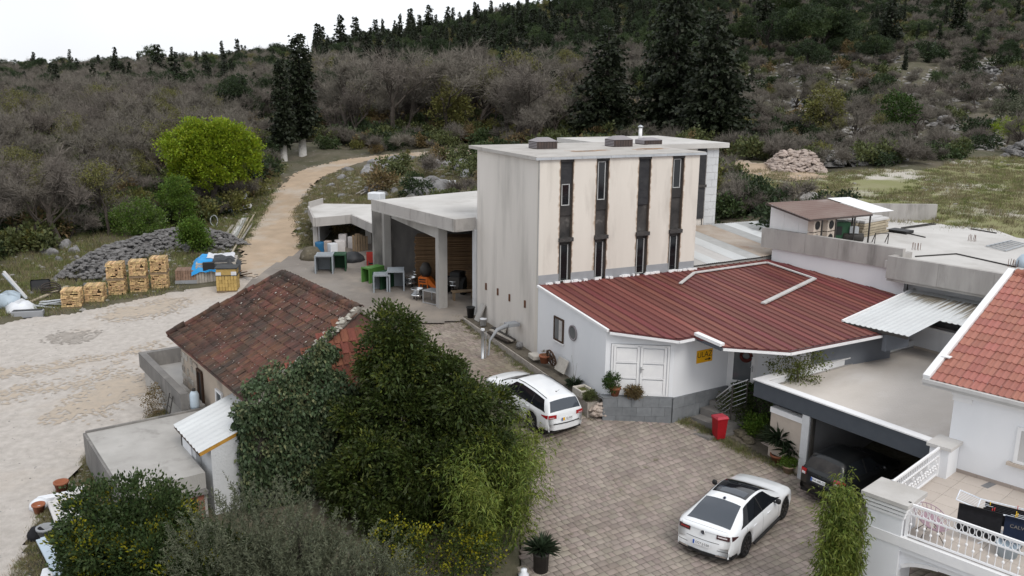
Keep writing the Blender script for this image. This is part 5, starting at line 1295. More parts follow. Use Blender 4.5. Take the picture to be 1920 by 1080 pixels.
if len(xx) > NI:
    sl_ = slice(NI, None); P = np.c_[xx[sl_], yy[sl_], zz[sl_] - .1]; R = RNG.uniform(0, 6.28, len(P)); q = RNG.random(len(P)); Sx = RNG.uniform(.55, .9, len(P)) * np.where(px[sl_] > 1340, .65, 1)
    up = py[sl_] < 135
    up = up | ((px[sl_] < 560) & (py[sl_] < 165) & (RNG.random(len(P)) < .6))
    conw = np.where((px[sl_] > 590) & (px[sl_] < 1700) & up, .48, np.where(px[sl_] < 520, .10, .16))
    con = q < conw; pin = (q >= conw) & (q < conw + np.where(up, .42, .16)); bud = (q > .93)
    bare = ~(con | pin | bud)
    instancer('far_conifer_wood', P[con], R[con], Sx[con] * RNG.uniform(.75, 1.1, con.sum()), JF)
    instancer('far_pine_wood', P[pin], R[pin], Sx[pin] * .95, JP)
    instancer('far_budding_wood', P[bud], R[bud], Sx[bud], JU)
    instancer('far_bare_wood', P[bare], R[bare], Sx[bare], JB)
# undergrowth, scrub and grass
n = 15000; y2 = RNG.uniform(42, 260, n); x2 = RNG.uniform(-.92, .92, n) * y2; z2 = Hn(x2, y2); p2, q2 = pxof(np.c_[x2, y2, z2])
k = free(x2, y2) & (p2 > -560) & (p2 < 2450) & ~((p2 > 560) & (p2 < 900) & (q2 > 290) & (RNG.random(n) < .92)) & ~inpoly(x2, y2, WING * 1.0) & ~inpoly(p2, q2, [(-60,610),(-60,520),(120,455),(250,440),(350,415),(400,430),(480,375),(500,390),(470,480),(330,545),(130,600)]) & ~((p2 > 1380) & (q2 > 105) & (q2 < 290) & (RNG.random(n) < .62)) & ~((p2 > 1290) & (p2 < 1460) & (q2 > 400)) & ~((p2 > 515) & (p2 < 605) & (q2 > 270)); x2, y2, z2, p2, q2 = x2[k], y2[k], z2[k], p2[k], q2[k]
P = np.c_[x2, y2, z2 - .1]; R = RNG.uniform(0, 6.28, len(P)); q = RNG.random(len(P)); Sx = RNG.uniform(.45, 1.15, len(P)) * (1 + y2 / 300); q = np.where((p2 > 1340) & (RNG.random(len(P)) < .6), .6 + .4 * q, q)
for nm, lo, hi, me in (('scrub_undergrowth', 0, .26, SHRUB[0]), ('evergreen_undergrowth', .26, .40, SHRUB[1]), ('dry_undergrowth', .40, .52, SHRUB[2]), ('fresh_undergrowth', .52, .58, SHRUB[3]), ('pine_undergrowth', .58, .66, SHRUB[4]), ('twiggy_undergrowth', .66, 1.0, TWSH)):
    k = (q >= lo) & (q < hi); instancer(nm, P[k], R[k], Sx[k], [me])
bq = np.array([on(*q) for q in ((1352,402),(1368,408),(1384,400),(1400,404),(1418,400),(1432,404),(1375,385),(1395,380),(1412,384),(1360,375),(1440,390),(1350,388),(1405,408),(1390,370),(1425,372))]); instancer('dark_scrub_by_tower', bq - [0, 0, .1], RNG.uniform(0, 6, 15), RNG.uniform(.8, 1.2, 15), [TWSH, SHRUB[1], SHRUB[4]])
def tuft(nm, m, n=34, h_=.22, r=.16, w=.012):
    P = np.c_[RNG.normal(0, r, n), RNG.normal(0, r, n), np.zeros(n)]; D = unit(np.c_[RNG.normal(0, .4, n), RNG.normal(0, .4, n), np.ones(n)])
    L = h_ * RNG.uniform(.5, 1.3, n)[:, None]; s = unit(np.cross(D, RNG.normal(size=(n, 3)))) * w
    return mesh(nm, np.stack([P - s, P + s, P + D * L], 1).reshape(-1, 3), np.arange(3 * n).reshape(n, 3), m)
TG, TD = tuft('grass_tuft', M['grass_blade']), tuft('dry_tuft', M['grass_dry'])
def grass_in(poly, n, name, me, smin=.6, smax=1.6, edge=0, mask=None):
    x0, y0 = poly.min(0); x1, y1 = poly.max(0); x = RNG.uniform(x0, x1, n); y = RNG.uniform(y0, y1, n); k = inpoly(x, y, poly)
    if mask is not None: k &= mask(x, y)
    x, y = x[k], y[k]; instancer(name, np.c_[x, y, Hn(x, y)], RNG.uniform(0, 6.28, len(x)), RNG.uniform(smin, smax, len(x)), [me])
fp = FIELD; pt = lambda x, y: wob(x, y, .25, 3) > -.1
grass_in(fp, 9000, 'field_grass', TG, .4, 1.2, 0, pt); grass_in(fp, 6000, 'field_dry_grass', TD, .5, 1.6, 0, lambda x, y: wob(x, y, .2, 5) > -.2)
BANK = gpoly([(560,470),(556,400),(575,368),(610,335),(660,315),(760,298),(880,292),(905,300),(905,420),(700,390),(590,400),(585,470)])
grass_in(BANK, 3800, 'bank_grass', TG, .5, 1.3); grass_in(BANK, 5500, 'bank_dry_grass', TD, .6, 1.6)
EDGE = gpoly([(90,940),(150,890),(165,850),(250,795),(335,760),(345,790),(240,830),(190,880),(190,960),(120,1090),(20,1090),(60,1000)])
grass_in(EDGE, 2600, 'verge_dry_grass', TD, .25, .7); grass_in(EDGE, 1500, 'verge_grass', TG, .25, .6)
RIM = gpoly([(-50,600),(-50,500),(160,440),(330,400),(440,400),(490,300),(540,310),(455,470),(330,545),(130,588)])
grass_in(RIM, 4200, 'wood_edge_grass', TG, .6, 1.6); grass_in(RIM, 3000, 'wood_edge_dry_grass', TD, .6, 1.7)

ye = YARD; grass_in(ye, 900, 'joint_weeds', TG, .12, .32, 0, lambda x, y: wob(x, y, .9, 2) > .15)
bl = np.vstack([np.c_[np.linspace(a[0], b[0], 60), np.linspace(a[1], b[1], 60)] for a, b in zip(YARD[1:10], YARD[2:11])]) + RNG.normal(0, .12, (540, 2)); instancer('edge_weeds', np.c_[bl, Hn(bl[:, 0], bl[:, 1])], RNG.uniform(0, 6, 540), RNG.uniform(.2, .7, 540), [TG, TD])
RNG = np.random.default_rng(77)
# ---- garden in front
def near_plant(name, label, cat, x, y, z, crown, trunk=None, **k): return plant(name, label, cat, x, y, z, crown, trunk, **k)
gx, gy = -2.6, 24.3; gz = H(gx, gy)
env = [((-.6, 0, 2.9), (1.45, 1.4, 2.0)), ((-.5, .2, 4.75), (.8, .9, 1.2)), ((.6, .8, 3.3), (1.15, 1.2, 1.3)), ((.2, -.8, 1.6), (2.0, 1.5, 1.4)), ((1.5, .2, 2.0), (1.0, 1.1, 1.4)), ((-1.5, .2, 2.0), (1.0, 1.1, 1.5))]
def lobes(env, n, lo, hi):                             # a crown of many uneven boughs round a rough envelope
    o = []
    for k in range(n):
        c_, r_ = env[k % len(env)]; q, d_ = ell_pts(c_, r_, 1, 9); s_ = RNG.uniform(lo, hi); o.append((tuple(q[0]), (s_, s_, s_ * RNG.uniform(.7, 1.1))))
    return o
e = [(c_, tuple(.8 * q for q in r_)) for c_, r_ in env] + lobes([(c_, tuple(1.04 * q for q in r_)) for c_, r_ in env], 54, .32, .72)
v, f = clumps(e, 1500, 58, .30, .16, .034, .5, .9, .3, 6)
v2, f2 = clumps(e[6:], 330, 34, .24, .14, .028, .9, 1.0, .2, 14)
tb, V, Fq, tips = branch_tree(601, 5.5, .7, 3, .13, 6, .1, .3, .65, 2, .3, .01); V, _ = norm_h(tb, V, 5.2)
near_plant('laurel_tree', 'large dense dark green laurel in front of the old house', 'tree', gx, gy, gz, mesh('crown', v, f, M['leaf_laurel']), mesh('trunk', tb.v, tb.f, M['bark_dark']), kindc='crown', more=(('young_leaves', mesh('young_leaves', v2, f2, M['leaf_laurel_young'])),))
def bamboo(name, label, cat, x, y, r, h_, n, m='leaf_bamboo', low=.15, nl=26, L=.17, W_=.016, cat2=None, lean=.35):
    z = H(x, y); cu = MB(); P, D = [], []
    for i in range(n):
        a = RNG.uniform(0, 6.28); q = math.sqrt(RNG.random()) * r * .55; b = np.array([q * math.cos(a), q * math.sin(a), 0]); hh = h_ * RNG.uniform(.7, 1.05)
        tip = b + np.array([math.cos(a) * r * lean * RNG.uniform(.4, 1.6), math.sin(a) * r * lean * RNG.uniform(.4, 1.6), hh])
        cu.tube([tuple(b), tuple((b + tip) / 2 + np.array([0, 0, .1])), tuple(tip)], [.014, .011, .004], 4, False)
        for t_ in np.arange(low, 1.0, .042):
            c = b + (tip - b) * t_ + RNG.normal(0, .09, 3) + np.array([math.cos(a), math.sin(a), 0]) * r * .3 * RNG.random(); k = nl // 3
            d = unit(np.array([RNG.normal(), RNG.normal(), .25])); p = c + d * RNG.random((k, 1)) * r * .45 + RNG.normal(0, .05, (k, 3))
            P.append(p); D.append(unit(d * .5 + RNG.normal(size=(k, 3)) * .6 + np.array([0, 0, -.25])))
    P = np.vstack(P); D = np.vstack(D); m_ = len(P)
    v, f = leafquads(P, D, L * RNG.uniform(.6, 1.3, m_), W_, .35)
    return plant(name, label, cat, x, y, z, mesh('leaves', v, f, M[m]), None, kindc='leaves', more=(('culms', mesh('culms', cu.v, cu.f, M['leaf_green'])),))
bamboo('bamboo_clump', 'arching bamboo clump brushing against the white estate car', 'bamboo', -.62, 24.5, .98, 3.0, 54, nl=36, lean=.7)
bamboo('bamboo_clump', 'lower bamboo clump spilling onto the paving above the spiky pot plant', 'bamboo', -.4, 22.4, .95, 2.8, 50, nl=36, lean=.75)
bamboo('bamboo_clump', 'taller bamboo column with yellowish tips by balcony pillar', 'bamboo', 8.1, 19.75, .40, 3.7, 30, nl=39, low=.03, L=.14, lean=.05)
bamboo('bamboo_clump', 'shorter bamboo column right against the balcony pillar', 'bamboo', 8.68, 20.0, .32, 3.0, 22, nl=39, low=.03, L=.14, lean=.05)
def olive(label, x, y, h_, r, seed):
    z = H(x, y); tb, V, Fq, tips = branch_tree(seed, h_, .75, 3, .10, 5, .1, .26, .68, 3, .4, .006, .5); V, tips = norm_h(tb, V, h_, tips)
    e = [((0, 0, h_ * .62), (r, r, h_ * .33)), ((r * .5, -.2, h_ * .52), (r * .8, r * .8, h_ * .3)), ((-r * .55, 0, h_ * .55), (r * .8, r * .8, h_ * .32)), ((0, -r * .5, h_ * .4), (r * .9, r * .7, h_ * .25))]
    P, D = [], []
    c, o = [], []
    for ee in e: a, b = ell_pts(ee[0], ee[1], 300, 3.5); c.append(a); o.append(b)
    c = np.vstack(c); o = np.vstack(o)
    for q, b in zip(c, o):                              # upright shoots lined with narrow leaves
        d = unit(b * .45 + np.array([0, 0, .8]) + RNG.normal(size=3) * .3); L = RNG.uniform(.35, .75); k = 36
        t_ = RNG.random((k, 1)); P.append(q + d * t_ * L); D.append(unit(d * .75 + RNG.normal(size=(k, 3)) * .55))
    P = np.vstack(P); D = np.vstack(D); v, f = leafquads(P, D, .085 * RNG.uniform(.7, 1.3, len(P)), .0105, .05)
    plant('olive_tree', label, 'tree', x, y, z, mesh('crown', v, f, M['leaf_olive']), mesh('trunk', tb.v, tb.f, M['bark']), 'olive trees in the garden')
olive('silvery olive tree left of the laurel, below the ivy', -5.5, 17.7, 3.9, 1.6, 701)
olive('silvery olive tree at the bottom edge beside the laurel', -3.6, 16.9, 3.4, 1.4, 702)
def privet(label, x, y, h_, r, gold, seed):
    z = H(x, y); e = [((0, 0, h_ * .55), (r, r, h_ * .42)), ((r * .45, .2, h_ * .42), (r * .7, r * .7, h_ * .36)), ((-r * .5, 0, h_ * .38), (r * .65, r * .7, h_ * .34)), ((0, -.3, h_ * .28), (r, r * .9, h_ * .28))]
    e = e + lobes(e, 30, .25, .5)
    v, f = clumps(e, 1000, 56, .24, .105, .03, .7, .7, .1, 4); v2, f2 = clumps(e, gold, 50, .2, .08, .022, .9, 1.0, .05, 16)
    plant('privet_shrub', label, 'shrub', x, y, z, mesh('leaves', v, f, M['leaf_privet']), None, None, 0, 1, 'leaves', (('golden_tips', mesh('golden_tips', v2, f2, M['leaf_privet_gold'])),))
privet('dark evergreen shrub with golden shoots at the lower left', -9.25, 19.5, 3.2, 1.45, 150, 0)
privet('dark green shrub with few yellow shoots below the lean-to', -7.2, 18.6, 2.35, 1.3, 50, 1)
for lab, px_, py_, r, hh in (('dark loose shrub filling the gap between ivy and laurel', 668, 955, .95, 1.7), ('dark shrub under the left side of the laurel', 735, 985, .9, 1.3)):
    q = atz(px_, py_, .5); e = [((0, 0, hh * .5), (r, r, hh * .45))]; e = e + lobes(e, 10, .25, .45); v, f = clumps(e, 260, 44, .24, .11, .028, .6, .8, .2, 4)
    plant('garden_shrub', lab, 'shrub', q[0], q[1], H(q[0], q[1]), mesh('leaves', v, f, M['leaf_laurel']), None, None, 0, 1, 'leaves')
# yellow-green understorey below the laurel
x, y = -1.9, 20.9; e = [((0, 0, .7), (1.2, .9, .7)), ((.9, .4, .6), (.8, .8, .6)), ((-1.2, .3, .7), (.8, .8, .7))]
v, f = clumps(e, 150, 24, .26, .10, .03, .5, .8, .2, 4); v2, f2 = clumps(e, 160, 13, .2, .07, .03, .6, .9, .1, 10)
plant('spurge_bush', 'dark bush dotted with yellow green flower heads under the laurel', 'shrub', x, y, H(x, y), mesh('leaves', v, f, M['leaf_laurel']), None, None, 0, 1, 'leaves', (('flower_heads', mesh('flower_heads', v2, f2, M['leaf_privet_gold'])),))
# ivy over the end of the old house
n = 15000; vv_ = RNG.uniform(-.25, 4.6, n); zz_ = RNG.uniform(.5, 4.1, n); bul = .30 + .22 * wob(vv_, zz_, 1.1) + .25 * np.sin(np.clip(vv_ / 4.2, 0, 1) * np.pi)
up_ = np.where(zz_ > 3.7, (zz_ - 3.7) * .0, 0)
U = oL - .3 + bul * (1 - .35 * (zz_ > 3.6)) + .3 * np.clip((zz_ - 2.9) / .8, 0, 1); keep = (vv_ < 4.2 - .5 * RNG.random(n)) & (RNG.random(n) < 1.1 - .12 * np.maximum(0, vv_ - 2))
P1_ = np.c_[U, vv_, zz_][keep]
n2 = 4200; f_ = RNG.random(n2) ** 1.6; uu = oL - .0 - RNG.random(n2) * (2.6 * (1 - f_) + .3); P2_ = np.c_[uu, .05 + f_ * 2.6 * np.clip((uu - 6) / 3, .1, 1), np.zeros(n2)]; P2_[:, 2] = oe + P2_[:, 1] * (orz - oe) / 4.05 + .16 + RNG.random(n2) * .15
k = (P2_[:, 0] > oL - .75 - .5 * RNG.random(n2) - .25 * P2_[:, 1]); P2_ = P2_[k & (P2_[:, 1] < 1.2 * RNG.random(n2) + .3)]
n3 = 3600; U3 = RNG.uniform(oL - .75, oL + .25, n3); P3_ = np.c_[U3, -.12 - .28 * RNG.random(n3), RNG.uniform(.6, 3.85, n3)]
n4 = 6500; f4 = RNG.random(n4) * .85; v4 = 4.05 * f4 + RNG.random(n4) * np.maximum(0, 2.9 - .3 * f4 - 2.6 * f4); P4_ = np.c_[oL + .05 - 1.25 * f4, v4, oe + (orz - oe) * f4 + .12 + .14 * RNG.random(n4)]; P4_ = P4_[v4 < 2.75 + .25 * np.sin(f4 * 19)]
P = np.vstack([P1_, P2_, P3_, P4_]); P += RNG.normal(0, .06, P.shape)
D = unit(np.array([.55, -.25, -.45]) + RNG.normal(size=P.shape) * .55)
sel = (wob(P[:, 1] * 1.4, P[:, 2] * 1.6, 1.3, 1) + RNG.normal(0, .45, len(P))) > .55
wp = OF.w(0, 0); t = fthing(OF, 'ivy', 'thick ivy smothering the corner of the old house', 'ivy', .6)
for nm, s_, mm in (('leaves', ~sel, 'leaf_ivy'), ('pale_leaves', sel, 'leaf_ivy_pale')):
    q = P[s_]; v, f = leafquads(q - np.array([0, 0, .6]), D[s_], .12 * RNG.uniform(.6, 1.35, len(q)), .045, .15); link(nm, mesh(nm, v, f, M[mm]), t)
bk_ = MB().prism([(oL - .28, -.2), (oL + .05, -.15), (oL + .14, 1.8), (oL + .05, 3.6), (oL - .28, 3.8)], .5, 3.75); bk_.build('stems', M['bark_dark'], t)
# entrance bed: clipped hedge, shrubs, rocks
hc = atz(1432, 778, 1.0); hd = GF.deg
e_ = []
HX = thing('clipped_hedge', 'clipped dark green hedge under the garage parapet', 'hedge', hc[0], hc[1], H(hc[0], hc[1]), hd)
n = 9000; p = RNG.uniform(-1, 1, (n, 3)) * np.array([1.15, .55, .55]); ax = RNG.integers(0, 3, n); sg = RNG.choice([-1, 1], n); dim = np.array([1.15, .55, .55])
for a in range(3): k = ax == a; p[k, a] = sg[k] * dim[a] * RNG.uniform(.9, 1.04, k.sum())
p[:, 2] += .75; v, f = leafquads(p, unit(RNG.normal(size=(n, 3)) + [0, 0, .3]), .07, .022); link('leaves', mesh('leaves', v, f, M['leaf_hedge']), HX)
MB().box(-1.05, 1.05, -.47, .47, .0, 1.2).build('stems', M['bark_dark'], HX)
for lab, px, py, r, hh, mm in (('loose dark shrub beside the red wheelie bin', 1376, 792, .62, 1.05, 'leaf_laurel'), ('fresh green rounded shrub beside the rocks', 1416, 808, .5, .8, 'leaf_green'), ('low shrub behind the potted yucca', 1450, 806, .42, .75, 'leaf_laurel')):
    q = atz(px, py + 14, .4); x, y = q[0], q[1]; z = H(x, y)
    e = [((0, 0, hh * .55), (r, r, hh * .5)), ((r * .4, 0, hh * .4), (r * .7, r * .7, hh * .4))]
    v, f = clumps(e, 120, 30, .2, .075, .024, .6, .8, .1, 4)
    plant('garden_shrub', lab, 'shrub', x, y, z, mesh('leaves', v, f, M[mm]), None, None, 0, 1, 'leaves')
q = atz(1495, 690, 3.2)
e = [((-.3, 0, 0), (.75, .55, .35)), ((.55, .1, .25), (.6, .5, .35)), ((.1, 0, -.35), (.6, .5, .4))]
v, f = clumps(e, 90, 22, .24, .09, .024, .5, .8, .2, 3)
bx, by = TF.w(8.0, -9.6) ; P0 = q
tb = MB().tube([(0, 0, -P0[2] + H(P0[0], P0[1])), (.1, 0, -.9), (0, 0, .1)], [.06, .05, .03], 6)
plant('wall_shrub', 'loose yellow green shrub growing above the garage parapet', 'shrub', P0[0], P0[1], P0[2], mesh('leaves', v, f, M['leaf_laurel_young']), mesh('stem', tb.v, tb.f, M['bark']), None, 0, 1, 'leaves')
# ------------------------------------------------------------------ cars
def smooth_poly(P, n=150, it=3):
    P = np.array(P, float); s = np.r_[0, np.cumsum(np.linalg.norm(np.diff(P[:, :2], axis=0), axis=1))]; t = np.linspace(0, s[-1], n)
    Q = np.stack([np.interp(t, s, P[:, k]) for k in range(P.shape[1])], 1)
    for _ in range(it): Q[1:-1] = .25 * Q[:-2] + .5 * Q[1:-1] + .25 * Q[2:]
    return Q
class Car:
    def __init__(s, name, label, loc, deg, pitch, top, belt, halfw, wb, wr, paint, group=None):
        s.root = thing(name, label, 'car', loc[0], loc[1], loc[2], deg, group); s.root.rotation_euler = (0, -pitch, R_(deg))
        s.T = smooth_poly(top); s.bx = np.array(belt); s.W0 = halfw; s.wb = wb; s.wr = wr; s.paint = paint
        s.x0, s.x1 = s.T[:, 0].min(), s.T[:, 0].max()
        mono = np.argsort(s.T[:, 0]); s.mx = s.T[mono]
    def W(s, x):
        c = (s.x0 + s.x1) / 2; h = (s.x1 - s.x0) / 2; f = abs((x - c) / h); return s.W0 * (1 - .13 * f ** 5 - .05 * max(0, f - .93) * 10)
    def belt(s, x): return float(np.interp(x, s.bx[:, 0], s.bx[:, 1]))
    def bend(s, x, y):                                # tail and nose rounded in plan
        q = (y / s.W0) ** 2; a = max(0, min(1, (s.x0 + .55 - x) / .55)); b = max(0, min(1, (x - s.x1 + .7) / .7)); return x + .15 * q * a * a - .30 * q * b * b
    def sill(s, x):
        z = .22 if x > -.5 else .31
        for a in (0, s.wb):
            d = abs(x - a); R = s.wr + .055
            if d < R: z = max(z, s.wr + math.sqrt(R * R - d * d) * 1.0)
        return z
    def section(s, q):
        x, zr, wt = q; w = s.W(x); cr = .05; zb = min(s.belt(x), zr - .012); zs = min(s.sill(x), zb - .02); wt = min(wt, w * .97)
        return [(w*.93, zs), (w*.985, zs + (zb-zs)*.12), (w, zs + (zb-zs)*.45), (w*.995, zs + (zb-zs)*.72), (w*.965, zb), (wt + (w*.965-wt)*.5, zb + (zr-cr*min(1,(zr-zb)*8)-zb)*.5), (wt, zr - cr*min(1,(zr-zb)*8)), (wt*.6, zr - cr*.3*min(1,(zr-zb)*8)), (0, zr)]
    def body(s):
        v = []; n = None
        xs = []
        for q in s.T:
            sec = s.section(q); L = [(q[0], y, z) for y, z in sec] + [(q[0], -y, z) for y, z in sec[-2::-1]]; n = len(L); v += [(s.bend(a, b), b, c_) for a, b, c_ in L]
        m = len(s.T); f = [(i*n+j, i*n+j+1, (i+1)*n+j+1, (i+1)*n+j) for i in range(m-1) for j in range(n-1)]
        s.b = link('body', mesh('body', v, f, s.paint, None, True), s.root)
        MB().box(s.x0 + .25, s.x1 - .25, -s.W0*.88, s.W0*.88, .2, .55).box(-.5, s.wb+.5, -s.W0*.80, s.W0*.80, .2, .8).build('underbody', M['black_plastic'], s.root)
        MB().box(s.x0 + .16, s.x0 + .5, -s.W0*.84, s.W0*.84, .2, .42).build('rear_valance', M['black_plastic'], s.root)
        for x in (0, s.wb):
            for sg in (-1, 1):
                Mx = Matrix.Translation((x, sg * (s.W0 - .03), s.wr)) @ Matrix.Rotation(R_(90 * sg), 4, 'X') @ Matrix.Scale(-1, 4, (0, 0, 1))
                R = s.wr
                w = MB().lathe([(R*.7, -.2), (R*.95, -.2), (R, -.16), (R, -.03), (R*.95, .0), (R*.72, .0), (R*.70, -.04)], k=28, M=Mx).build('wheel', M['tyre'], s.root, True)
                r = MB().lathe([(R*.72, -.03), (R*.68, -.01), (R*.6, -.06), (.06, -.05), (.05, -.02)], k=24, M=Mx)
                r.build('rim', M['black_plastic'], w)
                sp = MB()
                for k in range(5):
                    a = k * 1.2566; c_, s_ = math.cos(a), math.sin(a)
                    for e in (-.09, .09):
                        p0 = Mx @ Vector((.04 * c_ - e*.3 * s_, .04 * s_ + e*.3 * c_, -.02)); p1 = Mx @ Vector((R*.69 * c_ - e * s_, R*.69 * s_ + e * c_, -.012)); sp.bar(p0, p1, .03, .02, up=(0, 1, 0))
                sp.build('spokes', M['rim' if s.rimdark else 'alu'], w)
        return s
    rimdark = True
    def zt(s, x): return float(np.interp(x, s.mx[:, 0], s.mx[:, 1]))
    def wt(s, x): return float(np.interp(x, s.mx[:, 0], s.mx[:, 2]))
    def side_glass(s, bot, topx, name='side_window', k0=.10, k1=.88, m=None, split=(), n=14):
        for sg in (-1, 1):
            v = []; f = []; cols = 5
            for i in range(n + 1):
                a = i / n
                for j in range(cols):
                    k = k0 + (k1 - k0) * j / (cols - 1); kk = j / (cols - 1)
                    xb = bot[0] + (bot[1] - bot[0]) * a; xt = topx[0] + (topx[1] - topx[0]) * a
                    x = xb + (xt - xb) * kk ** .8; sec = s.section((x, s.zt(x), s.wt(x)))
                    y = sec[4][0] + (sec[6][0] - sec[4][0]) * k; z = sec[4][1] + (sec[6][1] - sec[4][1]) * k
                    v.append((x, sg * (y + .010), z + .004))
            f = [(i*cols+j, (i+1)*cols+j, (i+1)*cols+j+1, i*cols+j+1) for i in range(n) for j in range(cols-1)]
            o = link(name, mesh(name, v, f, m or M['car_glass'], None, True), s.root)
            for x in split:
                g = MB()
                for j in range(cols - 1):
                    pt = []
                    for jj in (j, j + 1):
                        k = k0 + (k1 - k0) * jj / (cols - 1); sec = s.section((x, s.zt(x), s.wt(x))); pt.append((x, sg * (sec[4][0] + (sec[6][0] - sec[4][0]) * k + .014), sec[4][1] + (sec[6][1] - sec[4][1]) * k + .004))
                    g.bar(pt[0], pt[1], .05, .012, up=(0, sg, .3))
                g.build('pillar', M['black_plastic'], s.root)
    def top_patch(s, name, xa, xb, ya, yb, m, n=12, off=.008, par=None):
        v = []; c = 9
        for i in range(n + 1):
            x = xa + (xb - xa) * i / n; hw = ya + (yb - ya) * i / n; zr = s.zt(x); w = s.wt(x)
            sl = (s.zt(x + .02) - s.zt(x - .02)) / .04; nn = np.array([-sl, 0, 1]) / math.hypot(sl, 1) * off
            sec = s.section((x, zr, w))
            for j in range(c):
                y = hw * (2 * j / (c - 1) - 1); z = float(np.interp(abs(y), [sec[8][0], sec[7][0], sec[6][0]], [sec[8][1], sec[7][1], sec[6][1]])); v.append((s.bend(x, y) + nn[0], y, z + nn[2]))
        f = [(i*c+j, i*c+j+1, (i+1)*c+j+1, (i+1)*c+j) for i in range(n) for j in range(c-1)]
        return link(name, mesh(name, v, f, m, None, True), par or s.root)
    def rear_x(s, z):                                  # where the tail is at height z
        k = s.T[:, 0] < s.x0 + .5; T = s.T[k]; o = np.argsort(T[:, 1]); return float(np.interp(z, T[o, 1], T[o, 0]))
    def rear_patch(s, name, z0, z1, y0, y1, m, off=.012, n=4, bow=.05, par=None):
        v = []
        for i in range(n + 1):
            z = z0 + (z1 - z0) * i / n
            for j in range(n + 1):
                y = y0 + (y1 - y0) * j / n; x = s.rear_x(z); v.append((s.bend(x, y) - off, y, z))
        c = n + 1; f = [(i*c+j, i*c+j+1, (i+1)*c+j+1, (i+1)*c+j) for i in range(n) for j in range(n)]
        return link(name, mesh(name, v, f, m, None, True), par or s.root)
    def side_patch(s, name, xa, xb, za, zb, m, sg, off=.010, taper=.5, n=5, par=None):
        v = []
        for i in range(n + 1):
            x = xa + (xb - xa) * i / n; k = 1 - taper * i / n; mid = (za + zb) / 2
            sec = s.section((x, max(s.zt(x), zb + .02), s.wt(x)))
            for z in (mid + (za - mid) * k, mid + (zb - mid) * k):
                y = float(np.interp(z, [sec[0][1], sec[1][1], sec[2][1], sec[3][1], sec[4][1]], [sec[0][0], sec[1][0], sec[2][0], sec[3][0], sec[4][0]])); v.append((s.bend(x, y), sg * (y + off), z))
        f = [(2*i, 2*i+1, 2*i+3, 2*i+2) for i in range(n)]
        return link(name, mesh(name, v, f, m, None, True), par or s.root)
    def plate(s, z, txt, w=.26, dx=.02, yellow=False, y=0, tilt=12):
        x = s.rear_x(z) - dx
        Mx = Matrix.Translation((x, y, z)) @ Matrix.Rotation(R_(-90), 4, 'Z') @ Matrix.Rotation(R_(90 - tilt), 4, 'X')
        p = MB().box(-w, w, -.06, .06, 0, .012, Mx).build('number_plate', M['plate_white'], s.root)
        MB().box(-w, -w + .05, -.058, .058, .0125, .0135, Mx).build('plate_band', M['plate_blue'], p)
        if yellow: MB().box(-w + .052, -w + .15, -.058, .058, .0125, .0135, Mx).build('plate_badge', M['plate_yellow'], p)
        text('lettering', txt, .10, M['ink'], p, Mx @ Vector((.025 if not yellow else .1, 0, .014)), Mx.to_euler(), ext=.0006)
    def mirror(s, x, z, m):
        for sg in (-1, 1):
            o = MB().lathe([(.0, -.09), (.075, -.06), (.09, .0), (.07, .06), (.0, .08)], k=10, M=Matrix.Translation((x, sg * (s.W(x) + .09), z)) @ Matrix.Rotation(R_(90), 4, 'X') @ Matrix.Scale(.75, 4, (1, 0, 0))).build('mirror', m, s.root, True)
            MB().box(x - .03, x + .03, min(sg * (s.W(x) - .06), sg * (s.W(x) + .05)), max(sg * (s.W(x) - .06), sg * (s.W(x) + .05)), z - .06, z - .03).build('mirror_stalk', M['black_plastic'], o)
    def handles(s, xs, z, m):
        for x in xs:
            for sg in (-1, 1):
                sec = s.section((x, s.zt(x), s.wt(x))); y = float(np.interp(z, [sec[2][1], sec[3][1], sec[4][1]], [sec[2][0], sec[3][0], sec[4][0]]))
                MB().box(x - .11, x + .11, sg * (y + .012) - .012, sg * (y + .012) + .012, z - .018, z + .018).build('door_handle', m, s.root)
    def seams(s, xs, m, z1=None):
        for x in xs:
            for sg in (-1, 1):
                sec = s.section((x, s.zt(x), s.wt(x))); g = MB()
                for a, b in zip(sec[1:4], sec[2:5]): g.bar((x, sg * (a[0] + .001), a[1]), (x, sg * (b[0] + .001), b[1]), .008, .006, up=(0, sg, 0))
                g.build('door_seam', m, s.root)
# fastback saloon
top = [(-1.04,.30,.80),(-1.045,.45,.82),(-1.045,.62,.82),(-1.01,.74,.80),(-.985,.95,.77),(-.96,1.005,.75),(-.80,1.03,.73),(-.55,1.10,.69),(-.1,1.275,.61),(.35,1.395,.565),(.9,1.445,.56),(1.35,1.435,.57),(1.68,1.375,.59),(2.1,1.20,.66),(2.46,1.03,.74),(2.9,.985,.77),(3.35,.89,.77),(3.65,.76,.75),(3.78,.60,.74),(3.79,.45,.74),(3.74,.24,.72)]
c = Car('white_saloon_car', 'white fastback car with glass roof panel parked on the paving', (6.03, 23.04, .005), 52, 0, top, [(-1.05,.93),(-.6,.97),(.2,.955),(1.5,.93),(2.4,.91),(3.3,.80),(3.8,.62)], .935, 2.84, .345, M['car_white']).body()
c.side_glass((-.42, 2.34), (.22, 1.60), split=(1.02,), k1=.94)
c.top_patch('rear_window', -.70, .26, .66, .535, M['car_glass_grey'])
c.top_patch('windscreen', 1.64, 2.42, .56, .70, M['car_glass'])
rf = c.top_patch('glass_roof', .60, 1.655, .52, .55, M['car_glass']); c.top_patch('roof_blind', .66, .98, .44, .45, M['car_glass_grey'], off=.012, par=rf)
MB().box(.28, .36, -.03, .03, 1.385, 1.43).build('antenna', M['emblem'], c.root)
c.top_patch('spoiler', -.985, -.90, .66, .70, M['car_white'], off=.016); c.top_patch('spoiler_gap', -.905, -.885, .66, .66, M['black_plastic'], off=.010)
